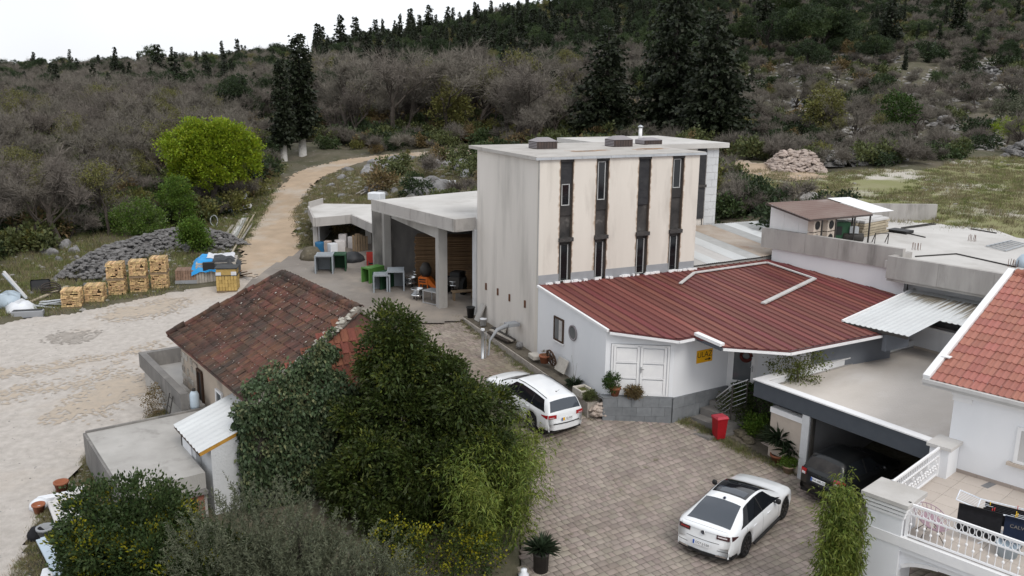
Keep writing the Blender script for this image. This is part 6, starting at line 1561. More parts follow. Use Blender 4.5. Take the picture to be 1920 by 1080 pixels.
for sg in (-1, 1):
    tl = c.rear_patch('tail_light', .80, .93, sg * .40, sg * .77, M['tail_dark'], off=.014); c.side_patch('tail_light', -.95, -.62, .80, .945, M['tail_dark'], sg, .012, .85)
    c.rear_patch('light_bar', .85, .885, sg * .44, sg * .70, M['tail_clear' if sg < 0 else 'tail_red'], off=.020, par=tl)
    c.rear_patch('reflector', .46, .475, sg * .45, sg * .75, M['black_plastic'], off=.012); c.rear_patch('exhaust_trim', .30, .345, sg * .42, sg * .72, M['chrome'], off=.03)
c.rear_patch('bumper_crease', .655, .668, -.5, .5, M['black_plastic'], off=.003); c.rear_patch('diffuser', .24, .335, -.74, .74, M['black_plastic'], off=.02)
c.plate(.55, 'O27-J-530', tilt=4)
Mx = Matrix.Translation((c.rear_x(.87) - .012, 0, .87)) @ Matrix.Rotation(R_(-90), 4, 'Z') @ Matrix.Rotation(R_(78), 4, 'X')
em = MB().lathe([(.065, 0), (.065, .012), (.0, .012)], k=20, M=Mx).build('emblem', M['emblem'], c.root)
g = MB(); kk = 20; g.tube([Mx @ Vector((.058*math.cos(2*math.pi*i/kk), .058*math.sin(2*math.pi*i/kk), .014)) for i in range(kk+1)], .006, 5, False)
for pts in (((-.030,.045),(0,.008),(.030,.045)), ((-.050,.020),(-.025,-.045),(0,-.005),(.025,-.045),(.050,.020))):
    for a, b in zip(pts[:-1], pts[1:]): g.bar(Mx @ Vector((*a, .014)), Mx @ Vector((*b, .014)), .010, .006, up=tuple(Mx.to_3x3() @ Vector((0, 0, 1))))
g.build('emblem_mark', M['chrome'], em)
c.mirror(1.88, 1.0, M['black_plastic']); c.handles((.42, 1.42), .80, M['car_white']); c.seams((-.1, 1.02, 2.2), M['grey_band'])
MB().box(.45, 2.4, -.955, -.90, .19, .25).box(.45, 2.4, .90, .955, .19, .25).build('sill_trim', M['black_plastic'], c.root)
# estate / people carrier
top = [(-1.095,.32,.82),(-1.10,.45,.84),(-1.10,.62,.84),(-1.05,.72,.83),(-1.03,.95,.80),(-.97,1.10,.77),(-.72,1.50,.66),(-.55,1.575,.64),(.2,1.645,.63),(.9,1.655,.63),(1.45,1.61,.64),(1.9,1.44,.70),(2.45,1.12,.77),(2.9,1.05,.78),(3.4,.92,.77),(3.70,.76,.74),(3.78,.6,.72),(3.77,.45,.72),(3.72,.26,.7)]
top = [(a, .3 + (b - .3) * (.93 if b < 1.2 else .905), w_ * .97) for a, b, w_ in top]; mx_, my_ = 1.42, 30.08; zc = H(mx_, my_); pc = math.atan2(H(mx_ - 1.75, my_ + 2.24) - zc, 2.84)
c = Car('white_estate_car', 'white estate car half hidden behind the bamboo near stone wall', (mx_, my_, zc), 124, pc, top, [(-1.1,.92),(-.6,.96),(.4,.94),(1.5,.90),(2.4,.90),(3.3,.79),(3.8,.62)], .925, 2.85, .34, M['car_white']); c.root.scale = (.92, .95, .96); c.rimdark = False; c.body()
c.side_glass((-.75, 2.25), (-.45, 1.45), split=(.15, 1.15)); c.top_patch('rear_window', -.96, -.70, .70, .60, M['car_glass_grey'], n=6); c.top_patch('windscreen', 1.55, 2.38, .60, .73, M['car_glass'])
c.top_patch('windscreen_base', 2.38, 2.5, .7, .7, M['black_plastic'])
for sg in (-1, 1):
    tl = c.rear_patch('tail_light', .79, .93, sg * .46, sg * .80, M['tail_red'], off=.02); c.side_patch('tail_light', -1.0, -.60, .78, .93, M['tail_red'], sg, .012, .8)
    c.rear_patch('lamp_strip', .82, .838, sg * .56, sg * .76, M['tail_clear'], off=.028, par=tl)
    MB().tube([(x, sg * (c.wt(x) - .02), c.zt(x) - .035) for x in (-.5, .3, 1.0, 1.4)], .014, 5).build('roof_rail', M['black_plastic'], c.root)
c.rear_patch('bumper_strip', .56, .60, -.6, .6, M['black_plastic'], off=.02)
c.plate(.74, 'KJ-04K', tilt=6, yellow=True, dx=.03)
MB().tube([(-.25, 0, 1.46), (-.45, 0, 1.64)], .006, 4).lathe([(.03, 0), (.02, .03)], c=(-.25, 0, 1.47), k=8).build('antenna', M['black_plastic'], c.root)
c.mirror(1.95, 1.0, M['car_white']); c.handles((.35, 1.4), .86, M['car_white']); c.seams((.15, 1.18, 2.3), M['grey_band'])
for sg in (-1, 1): c.side_patch('side_moulding', .2, 2.2, .42, .50, M['grey_band'], sg, .008, 0)
# black hatchback in the garage
top = [(-.55,.32,.72),(-.66,.45,.76),(-.66,.62,.76),(-.60,.78,.75),(-.60,.95,.72),(-.50,1.06,.68),(-.28,1.40,.58),(-.1,1.49,.56),(.5,1.53,.55),(1.1,1.51,.56),(1.6,1.32,.62),(2.0,1.10,.68),(2.5,1.0,.70),(2.95,.82,.68),(3.08,.6,.66),(3.05,.28,.64)]
c = Car('black_hatchback', 'black small car parked nose first in the garage', (10.32, 26.08, .02), 36, 0, top, [(-.66,.95),(0,.98),(1.2,.94),(2.0,.92),(3.1,.65)], .84, 2.45, .31, M['car_black']).body()
c.side_glass((-.3, 1.85), (-.05, 1.15), split=(.75,)); c.top_patch('rear_window', -.49, -.27, .60, .52, M['soot'], n=6); c.top_patch('windscreen', 1.2, 1.95, .54, .64, M['car_glass'])
for sg in (-1, 1):
    tl = c.rear_patch('tail_light', .82, 1.0, sg * .50, sg * .72, M['tail_red'], off=.02, n=3); c.rear_patch('lamp_glass', .82, .90, sg * .53, sg * .68, M['tail_clear'], off=.03, n=2, par=tl)
    c.side_patch('tail_light', -.58, -.38, .82, 1.0, M['tail_red'], sg, .012, .6)
c.plate(.78, 'MA-480-DJ', tilt=6, dx=.035); c.mirror(1.55, 1.02, M['car_black'])
c.rear_patch('badge', .93, .95, -.07, .07, M['chrome'], off=.02, n=1)
# ------------------------------------------------------------------ yard, lumber and terrace objects
def solo(name, mb, m, label, cat, x, y, z, deg=0, group=None, smooth=False, kind=None):
    o = mb.build(name, m, None, smooth); o.location = (x, y, z); o.rotation_euler = (0, 0, R_(deg)); return tag(o, label, cat, group, kind)
# ULAZ sign on the wing wall
d = np.array(P3) - np.array(P2); d = d / np.linalg.norm(d); ang = math.degrees(math.atan2(d[1], d[0]))
sa_ = None
def on_wall(px, py):                       # hit the ULAZ wall
    n = np.array([-d[1], d[0]]); nw = TF.u * n[0] + TF.v * n[1]; p0 = TF.w(*P2); r = ray(px, py); t_ = ((p0 @ nw)) / (r[:2] @ nw); return TF.loc((r[0]*t_, r[1]*t_, CAM_H + r[2]*t_))
sc_ = on_wall(1320.5, 667); sl = on_wall(1306, 668); sr = on_wall(1335, 664); wS = np.linalg.norm(sr[:2] - sl[:2]); hS = (on_wall(1320, 655)[2] - on_wall(1320, 678)[2])
wpos = TF.w(*(sc_[:2] - np.array([-d[1], d[0]]) * .012))
sg_ = thing('entrance_sign', 'yellow sign reading ULAZ with black arrow on white wall', 'sign', wpos[0], wpos[1], sc_[2], TF.deg + ang)
MB().box(-wS/2, wS/2, -.012, .008, -hS/2, hS/2).build('board', M['sign_yellow'], sg_)
text('lettering', 'ULAZ', hS * .62, M['ink'], sg_, (0, -.0135, hS * .12), (R_(90), 0, 0), ext=.0008)
a = MB(); z = -hS * .29; a.box(wS*.02, wS*.26, -.0145, -.0125, z - .02, z + .02); a.add([(wS*.26, -.0145, z - .07), (wS*.42, -.0145, z), (wS*.26, -.0145, z + .07)], [(0, 1, 2)])
a.build('arrow', M['ink'], sg_)
# wreath on the entrance door
wl_ = EM @ Vector((.64, -.075, ED_BASE + 1.45)); wp_ = TF.w(wl_.x, wl_.y)
wr = MB(); kk = 18; wr.tube([(.19*math.cos(2*math.pi*i/kk), random.uniform(-.01, .01), .19*math.sin(2*math.pi*i/kk)) for i in range(kk+1)], [.06 + .015 * random.random() for _ in range(kk+1)], 6, False)
dd_ = np.array(P4) - np.array(P3)
solo('wreath', wr, M['wreath_red'], 'dark red wreath hanging on the glazed entrance door', 'wreath', wp_[0], wp_[1], wl_.z, TF.deg + math.degrees(math.atan2(dd_[1], dd_[0])))
# handrail by the steps
A_, B_, C_, D_ = atz(1341, 784, .72), atz(1341, 752, 1.62), atz(1374, 722, 2.3), atz(1402, 712, 2.45)
o0 = np.array([A_[0], A_[1], .55]); hr = thing('handrail', 'stainless steel handrail with five bars beside the entrance steps', 'handrail', o0[0], o0[1], o0[2])
L_ = lambda p, dz=0: (p[0] - o0[0], p[1] - o0[1], p[2] - o0[2] + dz)
b0 = np.array([A_[0], A_[1], 1.55]); b1 = np.array(atz(1374, 722, 2.45)); b2 = np.array(atz(1402, 712, 2.5))
MB().tube([L_(b0), L_(b1), L_(b2)], .028, 8).build('rail', M['steel'], hr, True)
for p, z0 in ((b0, .55), (b1, 1.1), (b2, 1.2)): MB().box(L_(p)[0]-.025, L_(p)[0]+.025, L_(p)[1]-.025, L_(p)[1]+.025, z0 - o0[2], L_(p)[2]).build('post', M['dark_iron'], hr)
for k in range(5): MB().tube([L_(b0, -.17*(k+1)), L_(b1, -.17*(k+1)), L_(b2, -.17*(k+1))], .011, 6).build('bar', M['steel'], hr, True)
# door mat and its slab
q = atz(1300, 796, .62); g = MB().cbox(-.62, .62, -.52, .52, -.06, .0, .01); 
solo('entrance_slab', g, M['step_stone'], 'square grey stone slab at the foot of the steps', 'slab', q[0], q[1], .70, 42)
g = MB().box(-.36, .36, -.30, .30, 0, .012)
solo('door_mat', g, M['rubber'], 'black door mat lying on the grey slab', 'mat', q[0] + .03, q[1], .703, 42)
# wheelie bin
q = atz(1347, 829, .42); zb_ = H(q[0], q[1]); b = thing('wheelie_bin', 'red wheelie bin with pinkish lid by the handrail', 'bin', q[0], q[1], zb_, 20); b.scale = (.84, .7, .88)
MB().add([(-.20,-.22,.06),(.20,-.22,.06),(.20,.22,.06),(-.20,.22,.06),(-.25,-.29,.93),(.25,-.29,.93),(.25,.29,.93),(-.25,.29,.93)], [(0,3,2,1),(4,5,6,7),(0,1,5,4),(1,2,6,5),(2,3,7,6),(3,0,4,7)]).build('body', M['bin_red'], b)
MB().box(-.27,.27,-.31,.31,.89,.935).build('rim', M['bin_red'], b)
MB().add([(-.28,-.32,.94),(.28,-.32,.94),(.28,.33,.94),(-.28,.33,.94),(-.24,-.26,1.03),(.24,-.26,1.03),(.26,.30,1.0),(-.26,.30,1.0)], [(0,3,2,1),(4,5,6,7),(0,1,5,4),(1,2,6,5),(2,3,7,6),(3,0,4,7)]).build('lid', M['bin_lid'], b)
MB().tube([(-.24, .36, .98), (.24, .36, .98)], .02, 6).build('handle', M['black_plastic'], b)
for sg in (-1, 1): MB().lathe([(.02,-.03),(.10,-.03),(.10,.03),(.02,.03)], k=14, M=Matrix.Translation((sg*.25,.24,.10)) @ Matrix.Rotation(R_(90),4,'Y')).build('wheel', M['rubber'], b)
# pots and plants
def rosette(n, L, w, m, spread=1.0, zc=0):
    P, D = np.tile([0, 0, zc], (n, 1)) + RNG.normal(0, .03, (n, 3)), unit(np.c_[RNG.normal(0, spread, (n, 2)), np.abs(RNG.normal(.55, .45, n)) + .05]); s = unit(np.cross(D, [0, 0, 1.0])) * w; LL = (L * RNG.uniform(.7, 1.1, n))[:, None]
    v = np.stack([P - s * .6, P + s * .6, P + D * LL * .6 + s, P + D * LL - np.array([0, 0, 1]) * LL * .16, P + D * LL * .6 - s], 1).reshape(-1, 3)
    return mesh('leaves', v, np.arange(5*n).reshape(n, 5)[:, [0, 1, 2, 3, 4]], m)
def pot(name, label, px, py, z, r, h_, m, crown=None, cz=0, group=None, cat='potted plant', soil=True):
    q = atz(px, py, z); t_ = thing(name, label, cat, q[0], q[1], z, random.uniform(0, 90), group)
    MB().lathe([(r*.7, 0), (r*.98, h_*.82), (r*1.08, h_*.82), (r*1.08, h_), (r*.95, h_), (r*.92, h_*.9)], k=16).build('pot', m, t_, True)
    if soil: MB().lathe([(r*.92, h_*.86), (r*.92, h_*.9)], k=12).build('soil', M['yard_soil'], t_)
    if crown: o = link('leaves', crown, t_); o.location = (0, 0, cz)
    return t_
def bushy(r, h_, m, n=60, nl=22, L=.06, W_=.02):
    v, f = clumps([((0, 0, h_*.5), (r, r, h_*.5))], n, nl, r*.35, L, W_, .5, .7, .1, 3); return mesh('leaves', v, f, m)
y1_ = pot('potted_yucca', 'taller yucca in terracotta pot beside the garage', 1458, 872, .03, .27, .42, M['terracotta'], rosette(260, .85, .026, M['leaf_yucca']), .95)
MB().tube([(0, 0, .35), (.03, 0, .95)], .05, 7).build('stem', M['bark'], y1_)
y2_ = pot('potted_yucca', 'smaller yucca leaning against the garage post', 1484, 880, .02, .2, .3, M['terracotta'], rosette(200, .75, .024, M['leaf_yucca']), .7)
MB().tube([(0, 0, .2), (.0, 0, .7)], .04, 7).build('stem', M['bark'], y2_)
pot('potted_shrub', 'small green bush in pale pot in front of the yuccas', 1477, 888, .02, .19, .3, M['pale_pot'], bushy(.27, .35, M['leaf_green']), .28)
pl1 = thing('potted_shrub', 'dark green shrub in terracotta pot on the grey plinth', 'potted plant', *TF.w(.28, -5.72), 1.815); MB().lathe([(.13, 0), (.2, .26), (.22, .26), (.22, .34), (.19, .34)], k=14).build('pot', M['terracotta'], pl1, True); o = link('leaves', bushy(.30, .75, M['leaf_hedge'], 90), pl1); o.location = (-.12, -.02, .15)
pl2 = thing('potted_shrub', 'rounded yellowish dry plant on the plinth before the double door', 'potted plant', *TF.w(.82, -6.12), 1.815); o = link('leaves', bushy(.30, .42, M['leaf_dry'], 110), pl2); MB().lathe([(.13, 0), (.17, .12)], k=12).build('pot', M['pale_pot'], pl2, True)
pw = TF.w(-.42, -3.9); sp_ = thing('spiky_plant', 'spiky yucca like plant growing behind the stone trough', 'plant', pw[0], pw[1], 1.62); o = link('leaves', rosette(130, .48, .016, M['leaf_yucca']), sp_); o.location = (0, 0, .12)
MB().tube([(0, 0, .2), (-.05, 0, .9), (-.12, .05, 1.3)], .006, 4).tube([(0, 0, .2), (.1, 0, 1.0)], .006, 4).build('flower_stalk', M['twig_pale'], sp_)
pw = TF.w(-.45, -4.65); g = MB()
tr = thing('stone_trough', 'hollowed pale stone trough planter on the wall end', 'planter', pw[0], pw[1], 1.60, 26)
MB().cbox(-.28, .28, -.34, -.26, 0, .28, .02).cbox(-.28, .28, .26, .34, 0, .28, .02).cbox(-.28, -.20, -.26, .26, 0, .28, .02).cbox(.20, .28, -.26, .26, 0, .28, .02).box(-.2, .2, -.26, .26, 0, .1).build('basin', M['trough_stone'], tr)
MB().box(-.2, .2, -.26, .26, .101, .2).build('soil', M['moss'], tr)
pw = TF.w(-.42, -5.12); gp = thing('dry_plant', 'brownish dried plant beside the stone trough', 'plant', pw[0], pw[1], 1.55); link('leaves', bushy(.26, .34, M['leaf_scrub'], 60), gp)
pw = TF.w(-.35, -1.35); pt_ = thing('flower_pot', 'terracotta pot on the stone wall beside the cartwheel', 'flower pot', pw[0], pw[1], 1.86); MB().lathe([(.15, 0), (.22, .26), (.24, .26), (.24, .34), (.2, .34), (.19, .3), (0, .3)], k=16).build('pot', M['terracotta'], pt_, True); link('leaves', bushy(.14, .2, M['leaf_dry'], 20, 10, .09, .006), pt_).location = (0, 0, .3)
pw = TF.w(-.22, -1.85); cw = thing('cartwheel', 'old brown wooden cartwheel leaning on the white wall', 'wheel', pw[0], pw[1], 1.86, 26); cw.rotation_euler = (0, R_(-14), R_(26))
R0 = .36; Mx = Matrix.Translation((0, 0, R0)) @ Matrix.Rotation(R_(90), 4, 'Y')
MB().lathe([(R0*.86, -.03), (R0, -.03), (R0, .03), (R0*.86, .03), (R0*.86, -.03)], k=24, M=Mx).build('rim', M['brown_wood'], cw, True); MB().lathe([(.0, -.07), (.07, -.07), (.07, .07), (.0, .07)], k=12, M=Mx).build('hub', M['brown_wood'], cw)
for k in range(10): a = k * .6283; MB().bar(Mx @ Vector((.05*math.cos(a), .05*math.sin(a), 0)), Mx @ Vector((R0*.88*math.cos(a), R0*.88*math.sin(a), 0)), .03, .025).build('spoke', M['brown_wood'], cw)
def leaner(name, label, cat, s_, t_, z, w, h_, th, m, tilt, deg=0, group=None):
    pw = TF.w(s_, t_); o = solo(name, MB().cbox(0, th, -w/2, w/2, 0, h_, .012), m, label, cat, pw[0], pw[1], z, 26 + deg, group); o.rotation_euler = (0, R_(tilt), R_(26 + deg)); return o
leaner('stone_slab', 'pale stone slab leaning on the wall beside the cartwheel', 'slab', -.32, -2.5, 1.84, .75, .55, .06, M['pale_stone'], 22)
leaner('stone_slab', 'grey slab leaning by the black bucket at tower foot', 'slab', -.45, 5.45, 1.95, .5, .85, .07, M['concrete'], 24)
leaner('stone_slab', 'small pale slab leaning on tower above the old planks', 'slab', -.2, 3.2, 1.9, .7, .4, .05, M['pale_stone'], 18)
pw = TF.w(-.45, 6.1); solo('bucket', MB().lathe([(.15, 0), (.2, .5), (.22, .5), (.22, .54), (.17, .54), (.16, .4), (0, .4)], k=14), M['black_plastic'], 'black bucket standing at the end of the stone wall', 'bucket', pw[0], pw[1], 1.93, 0, None, True)
pw = TF.w(-.45, 4.6); solo('paint_tub', MB().lathe([(.14, 0), (.16, .3), (.17, .3), (.17, .34), (0, .34)], k=12), M['plastic_white'], 'white tub standing on the stone wall', 'tub', pw[0], pw[1], 1.93, 0, None, True)
pw = TF.w(-.4, 3.3)
for k, (lab, m_) in enumerate((('dark weathered plank lying on the stone wall, nearest tower', 'dark_iron'), ('broad grey plank lying along the stone wall', 'plank_grey'), ('narrow brown plank lying outermost on the stone wall', 'hose_brown'))):
    g = MB().cbox(-.09, .09, -1.15 + k*.1, 1.1 - k*.15, 0, .06, .008); q = TF.w(-.22 - k*.2, 2.9 - k * .15); o = solo('plank', g, M[m_], lab, 'plank', q[0], q[1], 1.93, 26 + 3 * k, 'planks on the stone wall')
q = TF.w(-.35, .95); solo('boulder', MB().lathe([(.12, 0), (.17, .1), (.13, .24), (.0, .27)], k=8), M['limestone'], 'dark round stone standing on the wall top', 'stone', q[0], q[1], 1.85)
q = TF.w(-.4, -.6); solo('stone_block', MB().cbox(-.2, .2, -.3, .3, 0, .16, .02), M['pale_stone'], 'pale cut stone block lying on the stone wall', 'stone', q[0], q[1], 1.86, 20)
# digger arm / hand pump beyond the laurel
q = on(905, 672); ex = thing('loader_arm', 'grey mechanical arm with white post beyond the laurel', 'machine', q[0], q[1], q[2], 30)
MB().tube([(0, 0, 0), (0, 0, 1.25)], .07, 8).build('post', M['galv'], ex, True); MB().lathe([(.09, 1.25), (.09, 1.33)], k=8).build('cap', M['plastic_white'], ex)
MB().tube([(.28, 0, .1), (.35, 0, .75), (.75, .1, 1.15), (1.5, .2, 1.3)], [.04, .05, .08, .12], 7).build('boom', M['grey_band'], ex, True); MB().tube([(.14, 0, .0), (.16, 0, 1.2)], .02, 6).build('rod', M['galv'], ex)
MB().box(1.3, 1.85, .0, .45, 1.2, 1.34).build('hood', M['grey_band'], ex)
# rocks beside the shrub
for k, (px, py, r, lab) in enumerate(((1388, 828, .26, 'flat topped mossy rock nearest the red bin'), (1402, 836, .24, 'dark round rock at the paving edge'), (1425, 826, .28, 'brown rock at the foot of the yucca bed'), (1398, 818, .2, 'small pale rock behind the flat topped rock'))):
    q = atz(px, py, .3); z = H(q[0], q[1]); g = MB(); n = 9
    pr = [(r*.9, 0), (r*1.08, r*.35), (r*.95, r*.8), (r*.5, r*1.05), (0, r*1.1)]
    g.lathe(pr, k=9); g.v = [(a*random.uniform(.85, 1.15), b*random.uniform(.8, 1.15), c*random.uniform(.9, 1.1)) for a, b, c in g.v]
    solo('rock', g, M['mossy_rock'], lab, 'rock', q[0], q[1], z - .05, k * 50, 'rocks edging the entrance bed')
q = atz(1440, 846, .15); solo('stone_slab', MB().cbox(-.8, .8, -.16, .16, -.05, .07, .02), M['pink_stone'], 'pinkish stone slab edging the bed by the yucca', 'slab', q[0], q[1], H(q[0], q[1]), -48)
q = TF.w(3.1, -7.9)
bed = np.array([TF.w(3.2, -8.2)[:2], atz(1345, 820, .4)[:2], atz(1400, 846, .25)[:2], atz(1470, 880, .05)[:2], GF.w(2.1, .2), GF.w(.7, .3), GF.w(-.2, 3.5), TF.w(5.6, -8.3)])
sheet('planting_bed', bed, M['yard_soil'], .15, .035, .05, 1)
# potted spiky plant bottom edge
q = atz(1014, 1072, .05); t_ = thing('potted_yucca', 'spiky plant in dark pot below the bamboo at bottom edge', 'potted plant', q[0], q[1], H(q[0], q[1])); MB().lathe([(.2, 0), (.22, .5), (.24, .5), (.24, .56), (.2, .56)], k=14).build('pot', M['dark_iron'], t_, True); link('leaves', rosette(190, .62, .016, M['leaf_yucca'], .7), t_).location = (0, 0, .6)
q = atz(982, 1079, .3); solo('watering_can', MB().lathe([(.12, 0), (.14, .25), (.08, .32), (.09, .4), (0, .42)], k=10), M['plastic_white'], 'white plastic jug at the very bottom edge beside bamboo', 'jug', q[0], q[1], H(q[0], q[1]), 0, None, True)

# ---- balcony: chair and drying rack
p = HF.loc(atz(1742, 1006, 2.06)); wv = HF.w(p[0], p[1])
ch = thing('wire_chair', 'round mauve string chair with thin black legs on the balcony', 'chair', wv[0], wv[1], 2.05, HF.deg + 35)
kk = 22; ring = [(.42*math.cos(2*math.pi*i/kk), .40*math.sin(2*math.pi*i/kk), .56 + .20*math.cos(2*math.pi*i/kk - 2.2)) for i in range(kk+1)]
MB().tube(ring, .012, 6, False).build('rim', M['wicker_mauve'], ch, True)
cen = np.array((.06, -.04, .32)); shl = []; fc = []
for j in range(6):
    f = .22 + .78 * j / 5
    for i in range(kk): r_ = np.array(ring[i]); q_ = cen + (r_ - cen) * f; q_[2] -= .10 * (1 - f) * f * 4 * .6; shl.append(tuple(q_))
sg3 = MB()
for i in range(kk): sg3.tube([shl[j*kk+i] for j in range(6)], .010, 4, False)
for j in (0, 2, 4): sg3.tube([shl[j*kk+i % kk] if i < kk else shl[j*kk] for i in range(kk+1)], .008, 4, False)
sg3.build('string_seat', M['wicker_mauve'], ch)
MB().add(shl[:kk*4], [(j*kk+i, j*kk+(i+1)%kk, (j+1)*kk+(i+1)%kk, (j+1)*kk+i) for j in range(3) for i in range(kk)]).build('seat', M['wicker_mauve'], ch)
for a in (.5, 2.2, 3.9, 5.4): MB().tube([(.10*math.cos(a), .10*math.sin(a), .34), (.42*math.cos(a), .42*math.sin(a), 0)], .009, 5).build('leg', M['dark_iron'], ch)
p = HF.loc(atz(1868, 985, 2.6)); wv = HF.w(2.75, -2.75)
rk = thing('drying_rack', 'white folding clothes drying rack standing on the balcony', 'drying rack', wv[0], wv[1], 2.05, HF.deg + 12)
for (a, b) in (((-.62, -.32, .92), (.62, -.32, .92)), ((-.62, .32, .92), (.62, .32, .92)), ((-.62, -.32, .92), (-.62, .32, .92)), ((.62, -.32, .92), (.62, .32, .92)), ((-.62, -.32, .92), (-1.1, -.32, 1.02)), ((-.62, .32, .92), (-1.1, .32, 1.02)), ((-1.1, -.32, 1.02), (-1.1, .32, 1.02)), ((.62, -.32, .92), (1.2, -.32, 1.12)), ((.62, .32, .92), (1.2, .32, 1.12)), ((1.2, -.32, 1.12), (1.2, .32, 1.12))): MB().tube([a, b], .013, 6).build('frame_tube', M['rack_white'], rk, True)
for y in (-.3, .3):
    for s_ in (-1, 1): MB().tube([(-.5*s_, y, .92), (.5*s_, y, .0)], .014, 6).build('leg', M['rack_white'], rk, True)
for k in range(7): y = -.27 + k * .09; MB().tube([(-1.1, y, 1.02), (-.62, y, .92), (.62, y, .92), (1.2, y, 1.12)], .006, 4).build('wire', M['rack_white'], rk)
def cloth(x0, x1, y, z0, drop, m, lab, deg=0, txt=None, mat_t=None):
    n = 8; g = MB(); vv = []
    for j in range(5):
        for i in range(n + 1): vv.append((x0 + (x1-x0)*i/n, y + .03*math.sin(i*1.3 + j) * j/4 - .012, z0 - drop*j/4 * (1 + .06*math.sin(i*2.1))))
    for i in range(n + 1): vv.append((x0 + (x1-x0)*i/n, y + .014, z0 + .008)); 
    for i in range(n + 1): vv.append((x0 + (x1-x0)*i/n, y + .03, z0 - drop*.8))
    c = n + 1; f = [(j*c+i, j*c+i+1, (j+1)*c+i+1, (j+1)*c+i) for j in range(4) for i in range(n)] + [(i, i+1, 5*c+i+1, 5*c+i) for i in range(n)] + [(5*c+i, 5*c+i+1, 6*c+i+1, 6*c+i) for i in range(n)]
    g.add(vv, f); o = solo('laundry', g, m, lab, 'laundry', wv[0], wv[1], 2.05, HF.deg + 12, 'laundry on the drying rack', True); return o
cl1 = cloth(-1.02, -.05, -.345, .955, .74, M['cloth_black'], 'long black garment hanging at the front of the rack')
cl2 = cloth(.0, .64, -.345, .93, .62, M['cloth_navy'], 'dark garment lettered CALVIN hanging at the rack front')
text('lettering', 'CALVIN', .125, M['lichen_mortar'], cl2, (.34, -.392, .72), (R_(90), 0, 0), ext=.001)
for k, (a, b, y) in enumerate(((-.5, .1, -.18), (-.45, .2, -.09), (-.3, .5, .0), (-.4, .45, .09), (-.5, .5, .18))): cloth(a, b, y, .925, .35, M['cloth_black'], 'dark garment draped over %s wire of the rack' % ('second', 'third', 'fourth', 'fifth', 'sixth')[k])
for k in range(3): cloth(.72, 1.15, -.2 + k*.16, 1.07, .4, M['cloth_black'], 'black garment over the raised right wing, %s' % ('nearest the front', 'in the middle', 'at the back')[k])
for k in range(10):
    x = random.uniform(-.6, .6); y = -.27 + .09 * random.randint(0, 6); g = MB().box(-.008, .008, -.02, .02, -.03, .05)
    a = R_(HF.deg + 12); solo('clothes_peg', g, M['peg_yellow' if k % 3 else 'peg_red'], '%s clothes peg, %s counted on the drying rack' % ('yellow' if k % 3 else 'red', ordn(k)), 'clothes peg', wv[0] + x*math.cos(a) - y*math.sin(a), wv[1] + x*math.sin(a) + y*math.cos(a), 2.05 + .94, HF.deg + 12, 'pegs on the drying rack')
q = HF.w(3.0, -3.2); solo('laundry_basket', MB().lathe([(.22, 0), (.28, .3), (.29, .3), (.26, .3), (.2, .02), (0, .02)], k=16), M['plastic_pale_blue'], 'pale blue laundry basket under the drying rack', 'basket', q[0], q[1], 2.05, 0, None, True)
# white corrugated canopy behind the garage
t = fthing(RF, 'corrugated_canopy', 'white ribbed canopy roof with brown stains behind the garage', 'canopy', 2.5)
ua, ub, va, vb = 7.05, 14, -5.5, .25; zc_ = lambda v: 4.17 + .075 * (v + 5.5)
for k in range(8):
    va = -5.5 if k < 3 else -3.1
    u0 = ua + k * .86; g = MB(); vv = []; n = 20
    for j in range(n + 1): h_ = .022 * (1 if j % 5 in (1, 2) else 0); u = u0 + .86 * j / n; vv += [(u, va, zc_(va) + h_), (u, (va + vb) / 2, zc_((va + vb) / 2) + h_), (u, vb, zc_(vb) + h_)]
    g.add(vv, [(3*j, 3*j+3, 3*j+4, 3*j+1) for j in range(n)] + [(3*j+1, 3*j+4, 3*j+5, 3*j+2) for j in range(n)]); g.build('roof_sheet', M['canopy_sheet'] if 'canopy_sheet' in M else M['sheet_white'], t)
va = -5.5
MB().bar((ua - .03, va, zc_(va) + .03), (ua - .03, vb, zc_(vb) + .03), .07, .08).build('edge_trim', M['white_trim'], t)
MB().bar((ua, va - .02, zc_(va) - .05), (ua + 2.58, va - .02, zc_(va) - .05), .06, .10).build('eave_board', M['dark_iron'], t)
for v in (va + .3, -2.6): MB().box(ua + .1, ua + .22, v, v + .12, 2.0, zc_(v) - .02).build('post', M['white_wall'], t)
st = MB()
for k in range(150):
    u = random.uniform(7.2, 12); L = random.uniform(.5, 1.4) * (.6 + (u - 7) * .35); w = random.uniform(.03, .10); v0 = -.3
    st.add([(u, v0, zc_(v0) + .041), (u + w, v0, zc_(v0) + .041), (u + w*.3, v0 - L, zc_(v0 - L) + .041)], [(0, 1, 2)])
dm('canopy_stain', (.27, .235, .18), (.36, .33, .28), 3, .8); tag(st.build('dirt_streaks', M['canopy_stain'], t), kind='stuff')

# ---- rooftop shelter
cn = [RF.z(*q, z) for q, z in (((1436, 380), 7.45), ((1514, 412), 7.3), ((1636, 401), 7.3), ((1551, 374), 7.6))]
b0 = RF.w(0, 0); t = thing('roof_shelter', 'lean-to shelter with faded rust roof standing on the terrace', 'shelter', b0[0], b0[1], 5.8, RF.deg, None, wz=True)
u0, u1, v0, v1 = -.9, 3.35, -.05, 3.2
zs = lambda u, v: 7.22 + .11 * (v - v0)
pr = [(u0, v0 - .15), (u1 - 0, v0 - .0), (u1 + .1, v1), (u0 + .3, v1 + .3)]
cn2 = [(-.2, -.3, 7.58), (2.3, -.5, 7.1), (3.48, 2.93, 7.2), (.75, 3.55, 7.55)]
n = 20; g = MB(); vv = []
A1, B1, C1, D1 = [np.array(c_) for c_ in cn2]
for j in range(n + 1):
    f = j / n; h_ = .025 * (j % 2); a = A1 + (B1 - A1) * f; b = D1 + (C1 - D1) * f; vv += [tuple(a + [0, 0, h_]), tuple(b + [0, 0, h_])]
